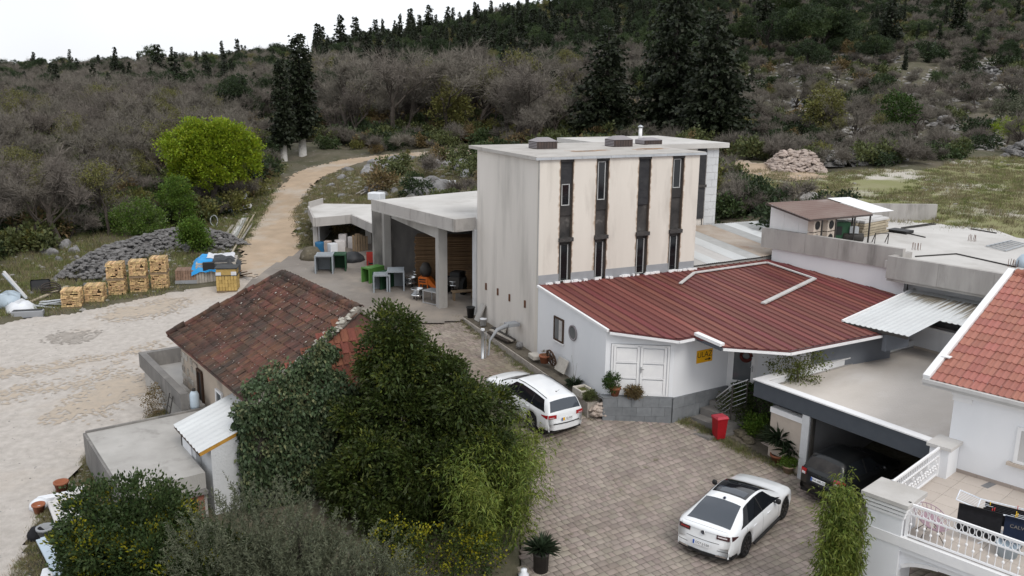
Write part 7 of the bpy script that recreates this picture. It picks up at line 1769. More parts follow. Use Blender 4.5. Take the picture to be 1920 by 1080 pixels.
g.add(vv, [(2*j, 2*j+2, 2*j+3, 2*j+1) for j in range(n)]); rf = g.build('roof', M['canopy_rust'], t)
E1 = np.array((4.1, 3.75, 7.3)); F1 = np.array((1.45, 4.4, 7.62)); MB().add([tuple(C1 + [0, 0, .06]), tuple(E1 + [0, 0, .05]), tuple(F1 + [0, 0, .05]), tuple(D1 + [0, 0, .06])], [(0, 1, 2, 3)]).build('white_sheet', M['white_trim'], t)
for a, b in ((A1, B1), (B1, C1)): MB().bar(tuple(a - [0, 0, .05]), tuple(b - [0, 0, .05]), .06, .07).build('edge_beam', M['brown_iron'], t)
wl1, wl2 = A1 + np.array([.0, .47, 0]), B1 + np.array([-.15, .66, 0])
for i in range(3):
    f0, f1 = i / 3, (i + 1) / 3 - .01; p0, p1 = wl1 + (wl2 - wl1) * f0, wl1 + (wl2 - wl1) * f1
    MB().add([(p0[0], p0[1], 5.85), (p1[0], p1[1], 5.85), (p1[0], p1[1], p1[2] - .1), (p0[0], p0[1], p0[2] - .1), (p0[0] + .03, p0[1] + .03, 5.85), (p1[0] + .03, p1[1] + .03, 5.85), (p1[0] + .03, p1[1] + .03, p1[2] - .1), (p0[0] + .03, p0[1] + .03, p0[2] - .1)], [(0,1,2,3),(7,6,5,4),(0,4,5,1),(1,5,6,2),(2,6,7,3),(3,7,4,0)]).build('wall_panel', M['white_trim'], t)
for f, base in ((0.2, B1), (.42, B1), (.72, B1), (.97, B1)):
    p = B1 + (C1 - B1) * f; MB().box(p[0] - .03, p[0] + .03, p[1] - .03, p[1] + .03, 5.8, p[2] - .06).build('post', M['dark_iron'], t)
p = D1 + (C1 - D1) * .6; MB().box(p[0] - .03, p[0] + .03, p[1] - .03, p[1] + .03, 5.8, p[2] - .06).build('post', M['dark_iron'], t)
def roofbox(name, label, cat, px, py, w, d, h_, m, deg=0, group=None, z=5.8):
    p = RF.z(px, py, z); w_ = RF.w(p[0], p[1]); return thing(name, label, cat, w_[0], w_[1], z, RF.deg + deg, group)
for k, (f, dz) in enumerate(((.0, 0), (.22, 0), (.0, .66), (.22, .66))):
    p = B1 + (C1 - B1) * (f + .24) + np.array([-.45, .0, 0]); w_ = RF.w(p[0], p[1])
    a = thing('condenser_unit', 'beige air conditioning unit, %s of the stack under the shelter' % ('lower left', 'lower right', 'upper left', 'upper right')[k], 'air conditioner', w_[0], w_[1], 5.82 + dz * .95, RF.deg + 90, 'air conditioning units under the shelter')
    MB().box(-.4, .4, -.15, .15, .02, .6).build('casing', M['beige_stone'], a); MB().lathe([(.2, 0), (.2, .02), (.05, .025)], k=14, M=Matrix.Translation((-.1, -.152, .31)) @ Matrix.Rotation(R_(90), 4, 'X')).build('fan_grille', M['black_plastic'], a)
p = B1 + (C1 - B1) * .68 + np.array([-.9, .1, 0]); w_ = RF.w(p[0], p[1]); a = thing('machine', 'dark green machine cabinet standing under the shelter', 'machine', w_[0], w_[1], 5.8, RF.deg + 50)
MB().cbox(-.6, .6, -.4, .4, .1, 1.0, .03).build('cabinet', M['crate_dkgreen'], a); MB().box(-.55, .55, -.35, .35, 0, .1).build('base', M['dark_iron'], a); MB().box(-.2, .2, -.42, -.402, .4, .8).build('panel', M['black_plastic'], a)
p = B1 + (C1 - B1) * .8 + np.array([-.25, .0, 0]); w_ = RF.w(p[0], p[1]); a = thing('compressor', 'small dark compressor with tank under the shelter', 'compressor', w_[0], w_[1], 5.8, RF.deg + 40)
MB().lathe([(.0, -.5), (.2, -.45), (.2, .45), (.0, .5)], k=12, M=Matrix.Translation((0, 0, .3)) @ Matrix.Rotation(R_(90), 4, 'Y')).build('tank', M['dark_iron'], a, True); MB().box(-.2, .2, -.15, .15, .5, .8).build('motor', M['galv'], a)
pa, pb = RF.z(1622, 447, 5.8), RF.z(1672, 436, 5.8); d_ = np.array(pb[:2]) - np.array(pa[:2]); L = np.linalg.norm(d_); an = math.degrees(math.atan2(d_[1], d_[0]))
for r in range(6):
    for k in range(3):
        w_ = RF.w(pa[0] + random.uniform(-.05, .05) - .25 * math.sin(0), pa[1] + .0); x = (k - 1) * .3
        n_ = np.array([-d_[1], d_[0]]) / L; q = RF.w(*(np.array(pa[:2]) + n_ * (k * .32 + .3) + d_ / L * random.uniform(-.1, .15)))
        solo('sheet_board', MB().cbox(0, L * random.uniform(.85, 1.02), -.14, .14, 0, .11, .01), M['plank_pale' if r < 5 else 'sheet_fade'], 'long pale board, %s one in %s layer of rooftop stack' % (('front', 'middle', 'back')[k], ordn(r)), 'board', q[0], q[1], 5.82 + r * .135, RF.deg + an + random.uniform(-1.5, 1.5), 'boards stacked beside the shelter')
p = RF.z(1652, 457, 5.8); w_ = RF.w(p[0], p[1]); a = thing('work_stand', 'small bare black metal frame standing on the terrace roof', 'frame', w_[0], w_[1], 5.8, RF.deg + 45)
for (q0, q1) in (((-.3, 0, 0), (-.3, 0, .5)), ((.3, 0, 0), (.3, 0, .5)), ((-.3, 0, .5), (.3, 0, .5)), ((-.3, .4, 0), (-.3, 0, .5)), ((.3, .4, 0), (.3, 0, .5))): MB().bar(q0, q1, .03, .03).build('tube', M['dark_iron'], a)
p = RF.z(1688, 436, 5.8); w_ = RF.w(p[0], p[1]); solo('black_pallet', MB().box(-.5, .5, -.4, .4, .08, .14).box(-.5, -.4, -.4, .4, 0, .08).box(.4, .5, -.4, .4, 0, .08), M['black_plastic'], 'black plastic pallet beside the rooftop boards', 'pallet', w_[0], w_[1], 5.81, RF.deg)
lg = [RF.z(*q, 5.85) for q in ((1850, 461), (1895, 451), (1925, 458), (1885, 470))]; a = thing('roof_ladder', 'pale blue metal ladder frame lying on the terrace roof', 'ladder', *RF.w(lg[0][0], lg[0][1]), 5.82, RF.deg)
lo_ = [(q[0] - lg[0][0], q[1] - lg[0][1], .03) for q in lg]
for i, j in ((0, 1), (3, 2)): MB().bar(lo_[i], lo_[j], .06, .05).build('stile', M['galv'], a)
for k in range(7): f = k / 6; MB().bar(tuple(np.array(lo_[0]) + (np.array(lo_[1]) - np.array(lo_[0])) * f), tuple(np.array(lo_[3]) + (np.array(lo_[2]) - np.array(lo_[3])) * f), .04, .04).build('rung', M['galv'], a)
q = RF.z(1922, 500, 5.8); w_ = RF.w(q[0], q[1]); solo('roof_tarp', MB().lathe([(.4, 0), (.34, .3), (.2, .5), (0, .55)], k=9), M['plastic_pale_blue'], 'pale blue covered bundle at the right edge behind the roof ridge', 'tarp bundle', w_[0], w_[1], 5.8, 0, None, True)
# ------------------------------------------------------------------ lumber yard, sheds, junk, rocks
def stack_mesh(seed, w=.93, d=.93, h_=.98):
    rg = random.Random(seed); g = MB(); g.box(-w/2+.06, w/2-.06, -d/2+.06, d/2-.06, .13, h_ - .04)
    z = .14
    while z < h_ - .02:
        th = rg.uniform(.06, .11)
        for side in range(4):
            L = w if side in (0, 2) else d; x = -L/2
            while x < L/2 - .03:
                ww = min(rg.uniform(.07, .30), L/2 - x); o_ = rg.uniform(-.06, .025); dep = .1
                if rg.random() < .93:
                    y0 = (d if side in (0, 2) else w)/2; g.box(x+.008, x+ww-.012, -y0-o_, -y0+dep, z, z+th-rg.uniform(.012, .03), Matrix.Rotation(R_(90*side), 4, 'Z'))
                x += ww
        z += th
    for k in range(8): x = -w/2 + k*w/8; g.box(x+.006, x+w/8-.01, -d/2+.02, d/2-.02, h_-.03, h_+rg.uniform(-.005, .035))
    return mesh('split_wood', g.v, g.f, [M['split_wood'], M['gap_shade_core']], [1]*6 + [0]*(len(g.f)-6))
SM_ = [stack_mesh(k) for k in range(4)]
pm = MB()
for y in (-.45, 0, .45): pm.box(-.5, .5, y-.05, y+.05, 0, .09)
for k in range(6): pm.box(-.5 + k*.17, -.5 + k*.17 + .12, -.5, .5, .092, .115)
PALM = mesh('pallet_boards', pm.v, pm.f, M['pallet_wood'])
ns = 0
for px, py, n, deg, lab in ((139, 581, 1, 14, 'single low stack of pale split wood, furthest left'), (182, 571, 1, 13, 'second single low stack of pale split wood from the left'), (222, 558, 2, 12, 'pair of stacked wood pallets left of three'), (263, 553, 2, 12, 'pair of stacked wood pallets middle of three'), (303, 546, 2, 12, 'pair of stacked wood pallets right of three')):
    q = on(px, py); d_ = unit(np.array([q[0], q[1]])); q = q[:2] + d_ * .5; z = H(q[0], q[1]); sc_ = 1.0 if n == 2 else 1.08
    for k in range(n):
        lb = lab if n == 1 else ('lower' if k == 0 else 'upper') + ' wood stack in the ' + lab
        t = thing('wood_stack', lb, 'wood stack', q[0] + random.uniform(-.03, .03), q[1] + random.uniform(-.03, .03), z + k * .915, deg + random.uniform(-2, 2), 'stacks of split wood on pallets'); t.scale = (.9 * sc_, .9 * sc_, .92 * sc_)
        o = link('split_wood', SM_[ns % 4], t); tag(o, kind='stuff'); link('pallet', PALM, t); ns += 1
# pallet of brown blocks and pallet of yellow blocks
def blockpile(label, px, py, nx, nz, bw, bh, m, deg, d=1.0, cover=False):
    q = on(px, py); dd = unit(np.array([q[0], q[1]])); q = q[:2] + dd * d/2; z = H(q[0], q[1]); t = thing('block_pallet', label, 'pallet of blocks', q[0], q[1], z, deg); W_ = nx*bw
    for y in (-.4, 0, .4): MB().box(-W_/2, W_/2, y-.05, y+.05, 0, .1).build('pallet_runner', M['pallet_wood'], t)
    ny = max(3, int(d / .3)); by = d/ny
    bm = mesh('block', *(lambda g: (g.v, g.f))(MB().cbox(.006, bw-.006, .004, by-.004, 0, bh-.006, .012)), m)
    for k in range(nz):
        for i in range(nx):
            for j in range(ny):
                if j in (0, ny-1) or i in (0, nx-1) or k == nz-1: o = link('block', bm, t); o.location = (-W_/2 + i*bw + random.uniform(-.006, .006), -d/2 + j*by + random.uniform(-.006, .006), .11 + k*bh)
    return t, z + .11 + nz*bh, W_
t, zt_, W_ = blockpile('pallet of brown blocks wrapped in dull film beside the wood stacks', 352, 536, 8, 4, .14, .19, M['block_brown'], 12)
MB().box(-W_/2-.02, W_/2+.02, -.52, -.505, .1, .3).build('base_film', M['grey_band'], t)
t, zt_, W_ = blockpile('pallet of yellow blocks under clear film by the blue tarpaulin', 429, 549, 7, 4, .155, .2, M['block_yellow'], 8)
up_ = MB().box(-W_/2+.03, W_/2-.03, -.45, .45, .95, 1.3).build('wrapped_top', M['block_yellow'], t); MB().box(-W_/2, -W_/2+.28, -.47, -.455, .95, 1.12).box(W_/2-.28, W_/2, -.47, -.455, .95, 1.15).build('film', M['tarp_white'], up_); MB().box(-W_/2-.02, W_/2+.02, -.49, .5, .915, .948).build('strap', M['tarp_black'], t)
MB().box(-W_/2-.05, W_/2+.05, -.5, .52, 1.305, 1.36).build('cover', M['tarp_black'], t)
# tarpaulin-covered timber pile
q = on(388, 536); dd = unit(np.array([q[0], q[1]])); q = q[:2] + dd * 1.3; z = H(q[0], q[1])
t = thing('tarp_pile', 'timber pile under blue and black tarpaulins at the road foot', 'covered pile', q[0] + .55, q[1] + .2, z, 14)
def sheetmesh(x0, x1, y0, y1, zf, n=16, name='tarp', m=None, drop=None):
    vv = []; g = MB()
    for j in range(n+1):
        for i in range(n+1):
            x = x0 + (x1-x0)*i/n; y = y0 + (y1-y0)*j/n; vv.append((x, y, zf(x, y)))
    c_ = n+1; g.add(vv, [(j*c_+i, j*c_+i+1, (j+1)*c_+i+1, (j+1)*c_+i) for j in range(n) for i in range(n)]); return g.build(name, m, t, True)
wk = lambda x, y, a=.06: a * (math.sin(5*x + 3*y) + math.sin(9*y - 4*x) + .7*math.sin(14*x + 11*y)) / 2
MB().box(-1.0, 1.15, -1.0, 1.1, .05, 1.15).build('timber', M['plank_grey'], t)
for k in range(7): MB().cbox(-1.02 + k*.15, -1.02 + k*.15 + .13, -1.06, -1.0, .0, 1.0, .01).build('board', M['plank_grey'], t)
fz = lambda x, y: 1.22 + wk(x, y) - .9 * max(0, abs(x) - .85) ** 1.2 - 1.6 * max(0, -y - .85) ** 1.1
sheetmesh(-1.25, .1, -1.2, 1.2, lambda x, y: fz(x, y) + .02, name='blue_tarp', m=M['tarp_blue'])
sheetmesh(-.5, 1.0, -.1, 1.25, lambda x, y: fz(x, y) + .06 + .02*math.sin(7*x), name='white_tarp', m=M['tarp_white'])
sheetmesh(-.1, 1.4, -1.15, .25, lambda x, y: fz(x, y) + .10 + .02*math.sin(9*x), name='black_tarp', m=M['tarp_black'])
MB().box(-.62, .0, -1.18, -.7, .75, 1.2).build('dark_box', M['black_plastic'], t); sheetmesh(-.55, .05, -1.32, -1.1, lambda x, y: .72 + .3*(y + 1.2) + wk(x, y, .05), 6, 'blue_tarp', M['tarp_blue'])
for k, (px, py) in enumerate(((447, 518), (455, 520), (462, 523))):
    p = on(px, py); solo('plank', MB().cbox(-.9, .9, -.07, .07, 0, .05, .006), M['board_wood'], 'brown board leaning beside the covered pile, %s of three' % ('left', 'middle', 'right')[k], 'plank', p[0], p[1], p[2] + .25, 118 + 4*k, 'boards beside the covered pile').rotation_euler = (0, R_(14), R_(118 + 4*k))
# long boards along the road
for k, (xa, ya, xb, yb, w_, m_, lab) in enumerate(((419, 449, 437, 425, .22, 'plank_grey', 'short grey trunk like board, left end of roadside boards'), (428, 452, 450, 415, .14, 'plank_grey', 'grey plank second from left beside the road'), (433, 454, 456, 412, .2, 'sheet_fade', 'pale metal strip among the roadside boards'), (438, 457, 461, 412, .18, 'sheet_grey', 'wide grey sheet among the roadside boards'), (443, 459, 466, 411, .1, 'plank_pale', 'thin pale batten among the roadside boards'), (436, 480, 479, 401, .10, 'plank_pale', 'longest pale pole lying beside the road'), (455, 455, 474, 421, .12, 'plank_grey', 'grey batten nearest to the road'))):
    a, b = on(xa, ya), on(xb, yb); a[2] += .10 + .03*k; b[2] += .12; o_ = a.copy()
    solo('plank', MB().bar((0, 0, 0), tuple(b - a), w_, .06), M[m_], lab, 'plank', a[0], a[1], a[2], 0, 'boards lying along the dirt road')
# sheet metal, barrels and tarp heap at the road bend
q = on(452, 398); t = thing('sheet_heap', 'heap of grey metal sheets and boards by the road bend', 'scrap heap', q[0], q[1], q[2], 30)
for k in range(5): MB().bar((-.9 + k*.35, -.5, .1 + .07*k), (-.6 + k*.4, .9, .3 + .05*k), .3, .04).build('metal_sheet', M['sheet_grey' if k % 2 else 'sheet_fade'], t)
MB().lathe([(.3, 0), (.3, .7), (.0, .7)], k=12, M=Matrix.Translation((.4, 1.0, .0))).build('rusty_drum', M['rust'], t)
q = on(432, 400); solo('covered_bundle', MB().lathe([(.55, 0), (.6, .3), (.45, .7), (.15, .85), (0, .86)], k=9), M['plastic_pale_blue'], 'bundle wrapped in pale plastic left of the sheet heap', 'bundle', q[0], q[1], q[2], 0, None, True)
q = on(451, 379); a = thing('tub', 'white tub on a green box behind the sheet heap', 'tub', q[0], q[1], q[2]); MB().cbox(-.5, .5, -.35, .35, .3, .75, .08).build('tub', M['plastic_white'], a); MB().box(-.5, .5, -.35, .35, 0, .29).build('box', M['crate_dkgreen'], a)
q = on(402, 424); solo('metal_hoop', MB().tube([(.25*math.cos(a), .0, .4 + .4*math.sin(a)) for a in np.linspace(0, 6.28, 14)], .04, 5), M['galv'], 'pale bent metal hoop lying under the bright tree', 'scrap', q[0], q[1], q[2], 20)
# junk at the left edge
P_ = lambda px, py, dz=0: on(px, py) + np.array([0, 0, dz])
for k, lab in enumerate(('upper pale aluminium rail leaning at far left', 'lower pale aluminium rail leaning at far left')):
    a, b = P_(50, 563 + 3*k, .15), P_(7 - k*2, 509 + 4*k, .0); e_ = aty(7 - k*2, 509 + 4*k, a[1] + .6)
    solo('metal_rail', MB().bar((0, 0, 0), tuple(e_ - a), .13, .07), M['galv' if k else 'sheet_fade'], lab, 'metal rail', a[0], a[1], a[2], 0, 'metal rails at far left')
q = P_(30, 590); g = MB(); g.lathe([(.75, 0), (.7, .25), (.35, .55), (.0, .6)], k=10); g.v = [(a*random.uniform(.8, 1.2), b*random.uniform(.8, 1.2), c*random.uniform(.7, 1.2)) for a, b, c in g.v]; solo('plastic_sack', g, M['plastic_white'], 'crumpled white plastic sack in the junk at left', 'sack', q[0], q[1] + .5, q[2], 0, None, True)
q = P_(10, 578); g = MB(); g.lathe([(.7, 0), (.6, .3), (.5, .65), (.0, .7)], k=8); g.v = [(a*random.uniform(.8, 1.2), b*random.uniform(.8, 1.2), c*random.uniform(.7, 1.2)) for a, b, c in g.v]; solo('plastic_sack', g, M['plastic_pale_blue'], 'translucent bluish plastic sheet heap at the left edge', 'sack', q[0], q[1] + .4, q[2], 0, None, True)
q = P_(50, 595); a = thing('grey_trough', 'long grey plastic trough lying in front of the white sack', 'trough', q[0], q[1] + .15, q[2], 14); MB().cbox(-.72, .72, -.2, .2, 0, .32, .03).build('body', M['grey_band'], a); MB().box(-.66, .66, -.15, .15, .322, .34).build('opening', M['black_plastic'], a)
q = P_(98, 577); t = thing('metal_scrap', 'jumble of grey metal tubes left of the first wood stack', 'scrap', q[0], q[1] + .2, q[2], 10)
for k in range(9): y = random.uniform(-.3, .5); MB().tube([(-.7 + random.uniform(-.2, .2), y, random.uniform(.05, .25)), (.6 + random.uniform(-.2, .2), y + random.uniform(-.4, .4), random.uniform(.05, .4))], random.choice((.03, .05)), 6).build('tube', M['galv' if k % 3 else 'dark_iron'], t)
q = P_(85, 560); solo('hose_coil', MB().tube([((.5 + .05*math.sin(3*a))*math.cos(a), (.5)*math.sin(a)*.6, .15 + .02*a + .25*max(0, math.sin(a))) for a in np.linspace(0, 18, 60)], .035, 5), M['hose_brown'], 'coil of brown hose lying among the junk', 'hose', q[0], q[1] + .6, q[2], 0, None, True)
q = P_(62, 556); g = MB().cbox(-.5, .5, -.05, .05, 0, .75, .08); solo('plastic_sheet', g, M['crate_black'], 'black rounded plastic panel standing behind the hose', 'panel', q[0], q[1] + .8, q[2], 20).rotation_euler = (R_(-20), 0, R_(20))
a, b = P_(58, 570, .12), P_(128, 543, .2); solo('plank', MB().bar((0, 0, 0), tuple(b - a), .2, .06), M['plank_pale'], 'pale plank running behind the first wood stack', 'plank', a[0], a[1], a[2])
# crates
def crate(label, px, py, W_, D_, Hh, m, deg, open_side=True, group='plastic bulk crates by the sheds', z=None, zoff=0):
    q = on(px, py); zz_ = q[2] if z is None else z; t = thing('bulk_crate', label, 'crate', q[0], q[1], zz_ + .01 + zoff, deg, group); th = .05
    g = MB().box(-W_/2, W_/2, 0, th, 0, Hh) if False else None
    MB().box(-W_/2, -W_/2+th, 0, D_, 0, Hh).build('side_wall', m, t); MB().box(W_/2-th, W_/2, 0, D_, 0, Hh).build('side_wall', m, t)
    MB().box(-W_/2+th, W_/2-th, 0, D_, 0, th).build('side_wall', m, t); MB().box(-W_/2+th, W_/2-th, 0, D_, Hh-th, Hh).build('top_wall', m, t)
    MB().box(-W_/2+th, W_/2-th, D_-th, D_, th, Hh-th).build('floor', m, t)
    for k in range(4): MB().box(-W_/2-.012, -W_/2-.001, .08 + k*D_/4.3, .08 + k*D_/4.3 + .03, .05, Hh-.05).build('rib', m, t)
    for k in range(4): MB().box(-W_/2+.06, W_/2-.06, .06 + k*D_/4.2, .06 + k*D_/4.2 + .04, Hh+.001, Hh+.018).build('rib', m, t)
    MB().box(-W_/2-.03, W_/2+.03, -.02, .03, -.0, .055).box(-W_/2-.03, W_/2+.03, -.02, .03, Hh-.055, Hh+.03).box(-W_/2-.03, -W_/2+.05, -.019, .03, .056, Hh-.056).box(W_/2-.05, W_/2+.03, -.019, .03, .056, Hh-.056).build('rim', m, t); return t
crate('grey bulk crate on its side, left of a green one', 608, 516, 1.0, 1.25, 1.12, M['crate_grey'], 6)
crate('dark green bulk crate on its side before the low shed', 635, 511, .85, 1.0, 1.05, M['crate_dkgreen'], 6)
crate('bright green bulk crate on its side in the yard middle', 686, 533, .62, 1.15, .92, M['crate_green'], -38)
crate('dark green crate behind the two front grey crates', 707, 545, .6, 1.0, .95, M['crate_dkgreen'], -38)
crate('grey bulk crate in the yard, left of the front pair', 716, 551, .85, .9, 1.0, M['crate_grey'], 8)
crate('grey bulk crate in the yard, right of the front pair', 742, 549, .9, 1.2, 1.15, M['crate_grey'], 6)
for k, (px, py, n) in enumerate(((741, 503, 4), (760, 507, 4))):
    q = on(px, py)
    for r in range(n):
        t = thing('stacked_crate', 'black ventilated crate, %s in the %s pile' % (('lowest', 'second', 'third', 'topmost')[r], ('left', 'right')[k]), 'crate', q[0], q[1] + .4, q[2] + .01 + r*.66, 20, 'black crates stacked beside the block pier'); MB().cbox(-.42, .42, -.42, .42, 0, .64, .02).build('body', M['crate_black'], t)
        for j in range(4): MB().box(-.36 + j*.19, -.36 + j*.19 + .12, -.435, -.421, .08, .5).build('rib', M['dark_iron'], t)
q = on(700, 500); t = thing('crate', 'red plastic crate beside the block pier', 'crate', q[0] - .1, q[1] + .3, q[2], 10); MB().box(-.35, .35, -.3, .3, 0, .05).box(-.35, -.31, -.3, .3, .05, .8).box(.31, .35, -.3, .3, .05, .8).box(-.31, .31, -.3, -.26, .05, .8).box(-.31, .31, .26, .3, .05, .8).build('body', M['crate_red'], t)
q = on(703, 510); t = thing('crate', 'low black slatted crate in front of the red crate', 'crate', q[0], q[1] + .2, q[2], 10)
for r in range(4): MB().box(-.4, .4, -.3, -.26, .04 + r*.15, .13 + r*.15).box(-.4, -.36, -.26, .3, .04 + r*.15, .13 + r*.15).box(.36, .4, -.26, .3, .04 + r*.15, .13 + r*.15).build('slat', M['crate_black'], t)
q = on(598, 481); solo('barrel', MB().lathe([(.28, 0), (.30, .3), (.28, .62), (.3, .85), (.27, .9), (.0, .9)], k=16), M['barrel_blue'], 'blue plastic barrel at the corner of the low shed', 'barrel', q[0], q[1] + .3, q[2], 0, None, True)
q = on(582, 490); g = MB().lathe([(.8, 0), (.7, .4), (.4, .8), (0, .9)], k=8); solo('covered_heap', g, M['mossy_rock'], 'dull grey covered heap beside the blue barrel', 'heap', q[0], q[1] + .4, q[2], 0, None, True)
for k, (px, py, w, h_, m_, lab) in enumerate(((640, 470, .5, .5, 'carton', 'pale carton on the pile in the low shed'), (632, 480, .6, .35, 'carton', 'white box low in the shed pile'), (620, 483, .5, .3, 'plastic_white', 'white plastic box behind the green crate'), (655, 474, .4, .4, 'carton', 'small pale carton right of the pile'), (611, 478, .4, .3, 'pink_stone', 'pinkish parcel beside the blue barrel'))):
    q = on(px, py); solo('carton', MB().cbox(-w/2, w/2, -w/2, w/2, 0, h_ + .5, .02), M[m_], lab, 'carton', q[0], q[1] + .7 + .3*k % .6, q[2], 20*k, 'cartons in the low shed')
q = on(673, 478); t = thing('cable_drum', 'old wooden slatted drum standing in the low shed', 'drum', q[0], q[1] + .6, q[2], 15)
for k in range(6): MB().box(-.5 + k*.17, -.36 + k*.17, -.05, .05, 0, 1.2 + .1*math.sin(k)).build('stave', M['pallet_wood'], t)
q = on(668, 494); solo('tarp_heap', MB().lathe([(.8, 0), (.7, .35), (.35, .6), (0, .65)], k=9), M['tarp_black'], 'black tarpaulin heap right of the green crate', 'heap', q[0] - .3, q[1] + .5, q[2], 0, None, True)
q = on(665, 491); solo('basin', MB().lathe([(.12, 0), (.26, .18), (.28, .18), (.1, .03), (0, .03)], k=12), M['plastic_white'], 'small white basin on the shed floor', 'basin', q[0], q[1], q[2], 0, None, True)
# timber stacks in the open shed
q = on(800, 513)
for k, (s_, t0, L, Hh, lab) in enumerate(((-.6, 13.3, 3.2, 2.75, 'tall stack of brown sawn boards inside the shed'), (1.2, 10.4, 2.0, 1.2, 'low stack of brown boards deep in the shed'))):
    w_ = TF.w(s_, t0); t = thing('board_stack', lab, 'board stack', w_[0], w_[1], H(w_[0], w_[1]) + .02, -2, 'board stacks in the open shed')
    r = 0; z = 0
    bmz = [mesh('board', *(lambda g: (g.v, g.f))(MB().cbox(0, L, -.6, .6, 0, .05, .006)), M['board_wood'])]
    while z < Hh: o = link('board', bmz[0], t); o.location = (random.uniform(-.05, .05), random.uniform(-.04, .04), z); o.rotation_euler = (0, 0, random.uniform(-.015, .015)); z += .075; MB().box(.1, .16, -.5, .5, z - .024, z - .002).build('spacer', M['pallet_wood'], t) if False else None
# metal basins
def basin(label, px, py, r, h_, leg, tilt=0):
    q = on(px, py); t = thing('metal_basin', label, 'basin', q[0], q[1] + .2, q[2] + .02, random.uniform(0, 90), 'metal basins in front of the open shed')
    MB().lathe([(r*.9, leg), (r*.92, leg + h_), (r*1.05, leg + h_), (r*1.05, leg + h_ + .03), (r*.84, leg + h_ + .03), (r*.82, leg + .05), (0, leg + .05)], k=24).build('bowl', M['alu'], t, True)
    MB().lathe([(r*.92, leg - .02), (r*1.08, leg - .02), (r*1.08, leg + .03), (r*.92, leg + .03)], k=24).build('flange', M['alu'], t, True)
    for a in (.4, 2.5, 4.6): MB().box(r*.7*math.cos(a) - .03, r*.7*math.cos(a) + .03, r*.7*math.sin(a) - .03, r*.7*math.sin(a) + .03, 0, leg - .021).build('leg', M['dark_iron'], t)
basin('bright metal basin on dark legs nearest the yard', 782, 566, .32, .3, .32); basin('wide metal basin beside the grey crates', 768, 541, .36, .25, .3); basin('metal basin behind the wide one', 786, 528, .36, .15, .4); basin('metal basin in the shadow right of the post', 852, 553, .33, .2, .5); basin('shiny metal basin by the tower corner', 876, 548, .34, .25, .55)
q = on(798, 545); t = thing('concrete_mixer', 'orange machine with slotted guard in front of the boards', 'machine', q[0], q[1] + .2, q[2], -20)
MB().cbox(-.35, .25, -.25, .25, .35, .75, .04).build('guard', M['orange_metal'], t); MB().add([(.25,-.22,.35),(.7,-.15,.0),(.7,.15,.0),(.25,.22,.35),(.25,-.22,.72),(.75,-.12,.15),(.75,.12,.15),(.25,.22,.72)], [(0,3,2,1),(4,5,6,7),(0,1,5,4),(1,2,6,5),(2,3,7,6)]).build('chute', M['orange_metal'], t)
for k in range(2): MB().box(-.28, .1, -.262, -.251, .45 + k*.13, .51 + k*.13).build('slot', M['black_plastic'], t)
for x in (-.3, .2):
    for y in (-.2, .2): MB().box(x-.03, x+.03, y-.03, y+.03, 0, .35).build('leg', M['orange_metal'], t)
MB().lathe([(.2, .75), (.32, 1.0), (.32, 1.2), (.15, 1.5), (.0, 1.5)], k=12).build('drum', M['dark_iron'], t, True)
q = on(814, 572); t = thing('work_table', 'small grey metal table beside the shed post', 'table', q[0], q[1] + .1, q[2], -38); MB().box(-.5, .5, -.35, .35, .72, .76).build('table_top', M['galv'], t)
for x in (-.47, .47):
    for y in (-.32, .32): MB().box(x-.02, x+.02, y-.02, y+.02, 0, .72).build('leg', M['galv'], t)
MB().box(-.45, .45, -.33, -.31, .1, .14).build('stretcher', M['galv'], t)
q = on(832, 577); t = thing('hand_truck', 'dark hand truck leaning beside the grey table', 'hand truck', q[0], q[1], q[2], 10)
for y in (-.15, .15): MB().tube([(0, y, .1), (.15, y, 1.15)], .02, 6).build('stile', M['galv'], t)
MB().tube([(.15, -.15, 1.15), (.2, 0, 1.2), (.15, .15, 1.15)], .02, 6).build('handle', M['dark_iron'], t); MB().box(-.2, .02, -.2, .2, .0, .03).build('toe_plate', M['dark_iron'], t)
for y in (-.2, .2): MB().lathe([(.02, -.03), (.11, -.03), (.11, .03), (.02, .03)], k=12, M=Matrix.Translation((.08, y, .11)) @ Matrix.Rotation(R_(90), 4, 'X')).build('wheel', M['rubber'], t)
q = on(850, 560); t = thing('tractor', 'dark small tractor half hidden in the shed shadow', 'tractor', q[0] + .3, q[1] + 1.4, q[2], 70)
MB().cbox(-.9, .9, -.35, .35, .5, 1.0, .06).build('body', M['dark_iron'], t); MB().cbox(-.8, -.1, -.3, .3, 1.0, 1.25, .05).build('seat', M['black_plastic'], t)
for x, r in ((-.6, .5), (.7, .32)):
    for y in (-.5, .5): MB().lathe([(.1, -.1), (r, -.1), (r, .1), (.1, .1)], k=16, M=Matrix.Translation((x, y, r)) @ Matrix.Rotation(R_(90), 4, 'X')).build('wheel', M['rubber'], t)
q = on(868, 566); t = thing('work_bench', 'low wooden bench in the shed near the tower', 'bench', q[0], q[1] + .2, q[2], 20); MB().cbox(-.6, .6, -.2, .2, .5, .56, .01).build('seat', M['pallet_wood'], t)
for x in (-.5, .5): MB().box(x-.04, x+.04, -.15, .15, 0, .5).build('leg', M['pallet_wood'], t)
q = atz(705, 373, 4.6); solo('white_tank', MB().cbox(-.55, .55, -.4, .4, -.4, .12, .06), M['plastic_white'], 'white plastic tank end showing over the low shed roof', 'tank', q[0] - .1, q[1] + .9, 4.85, -25)
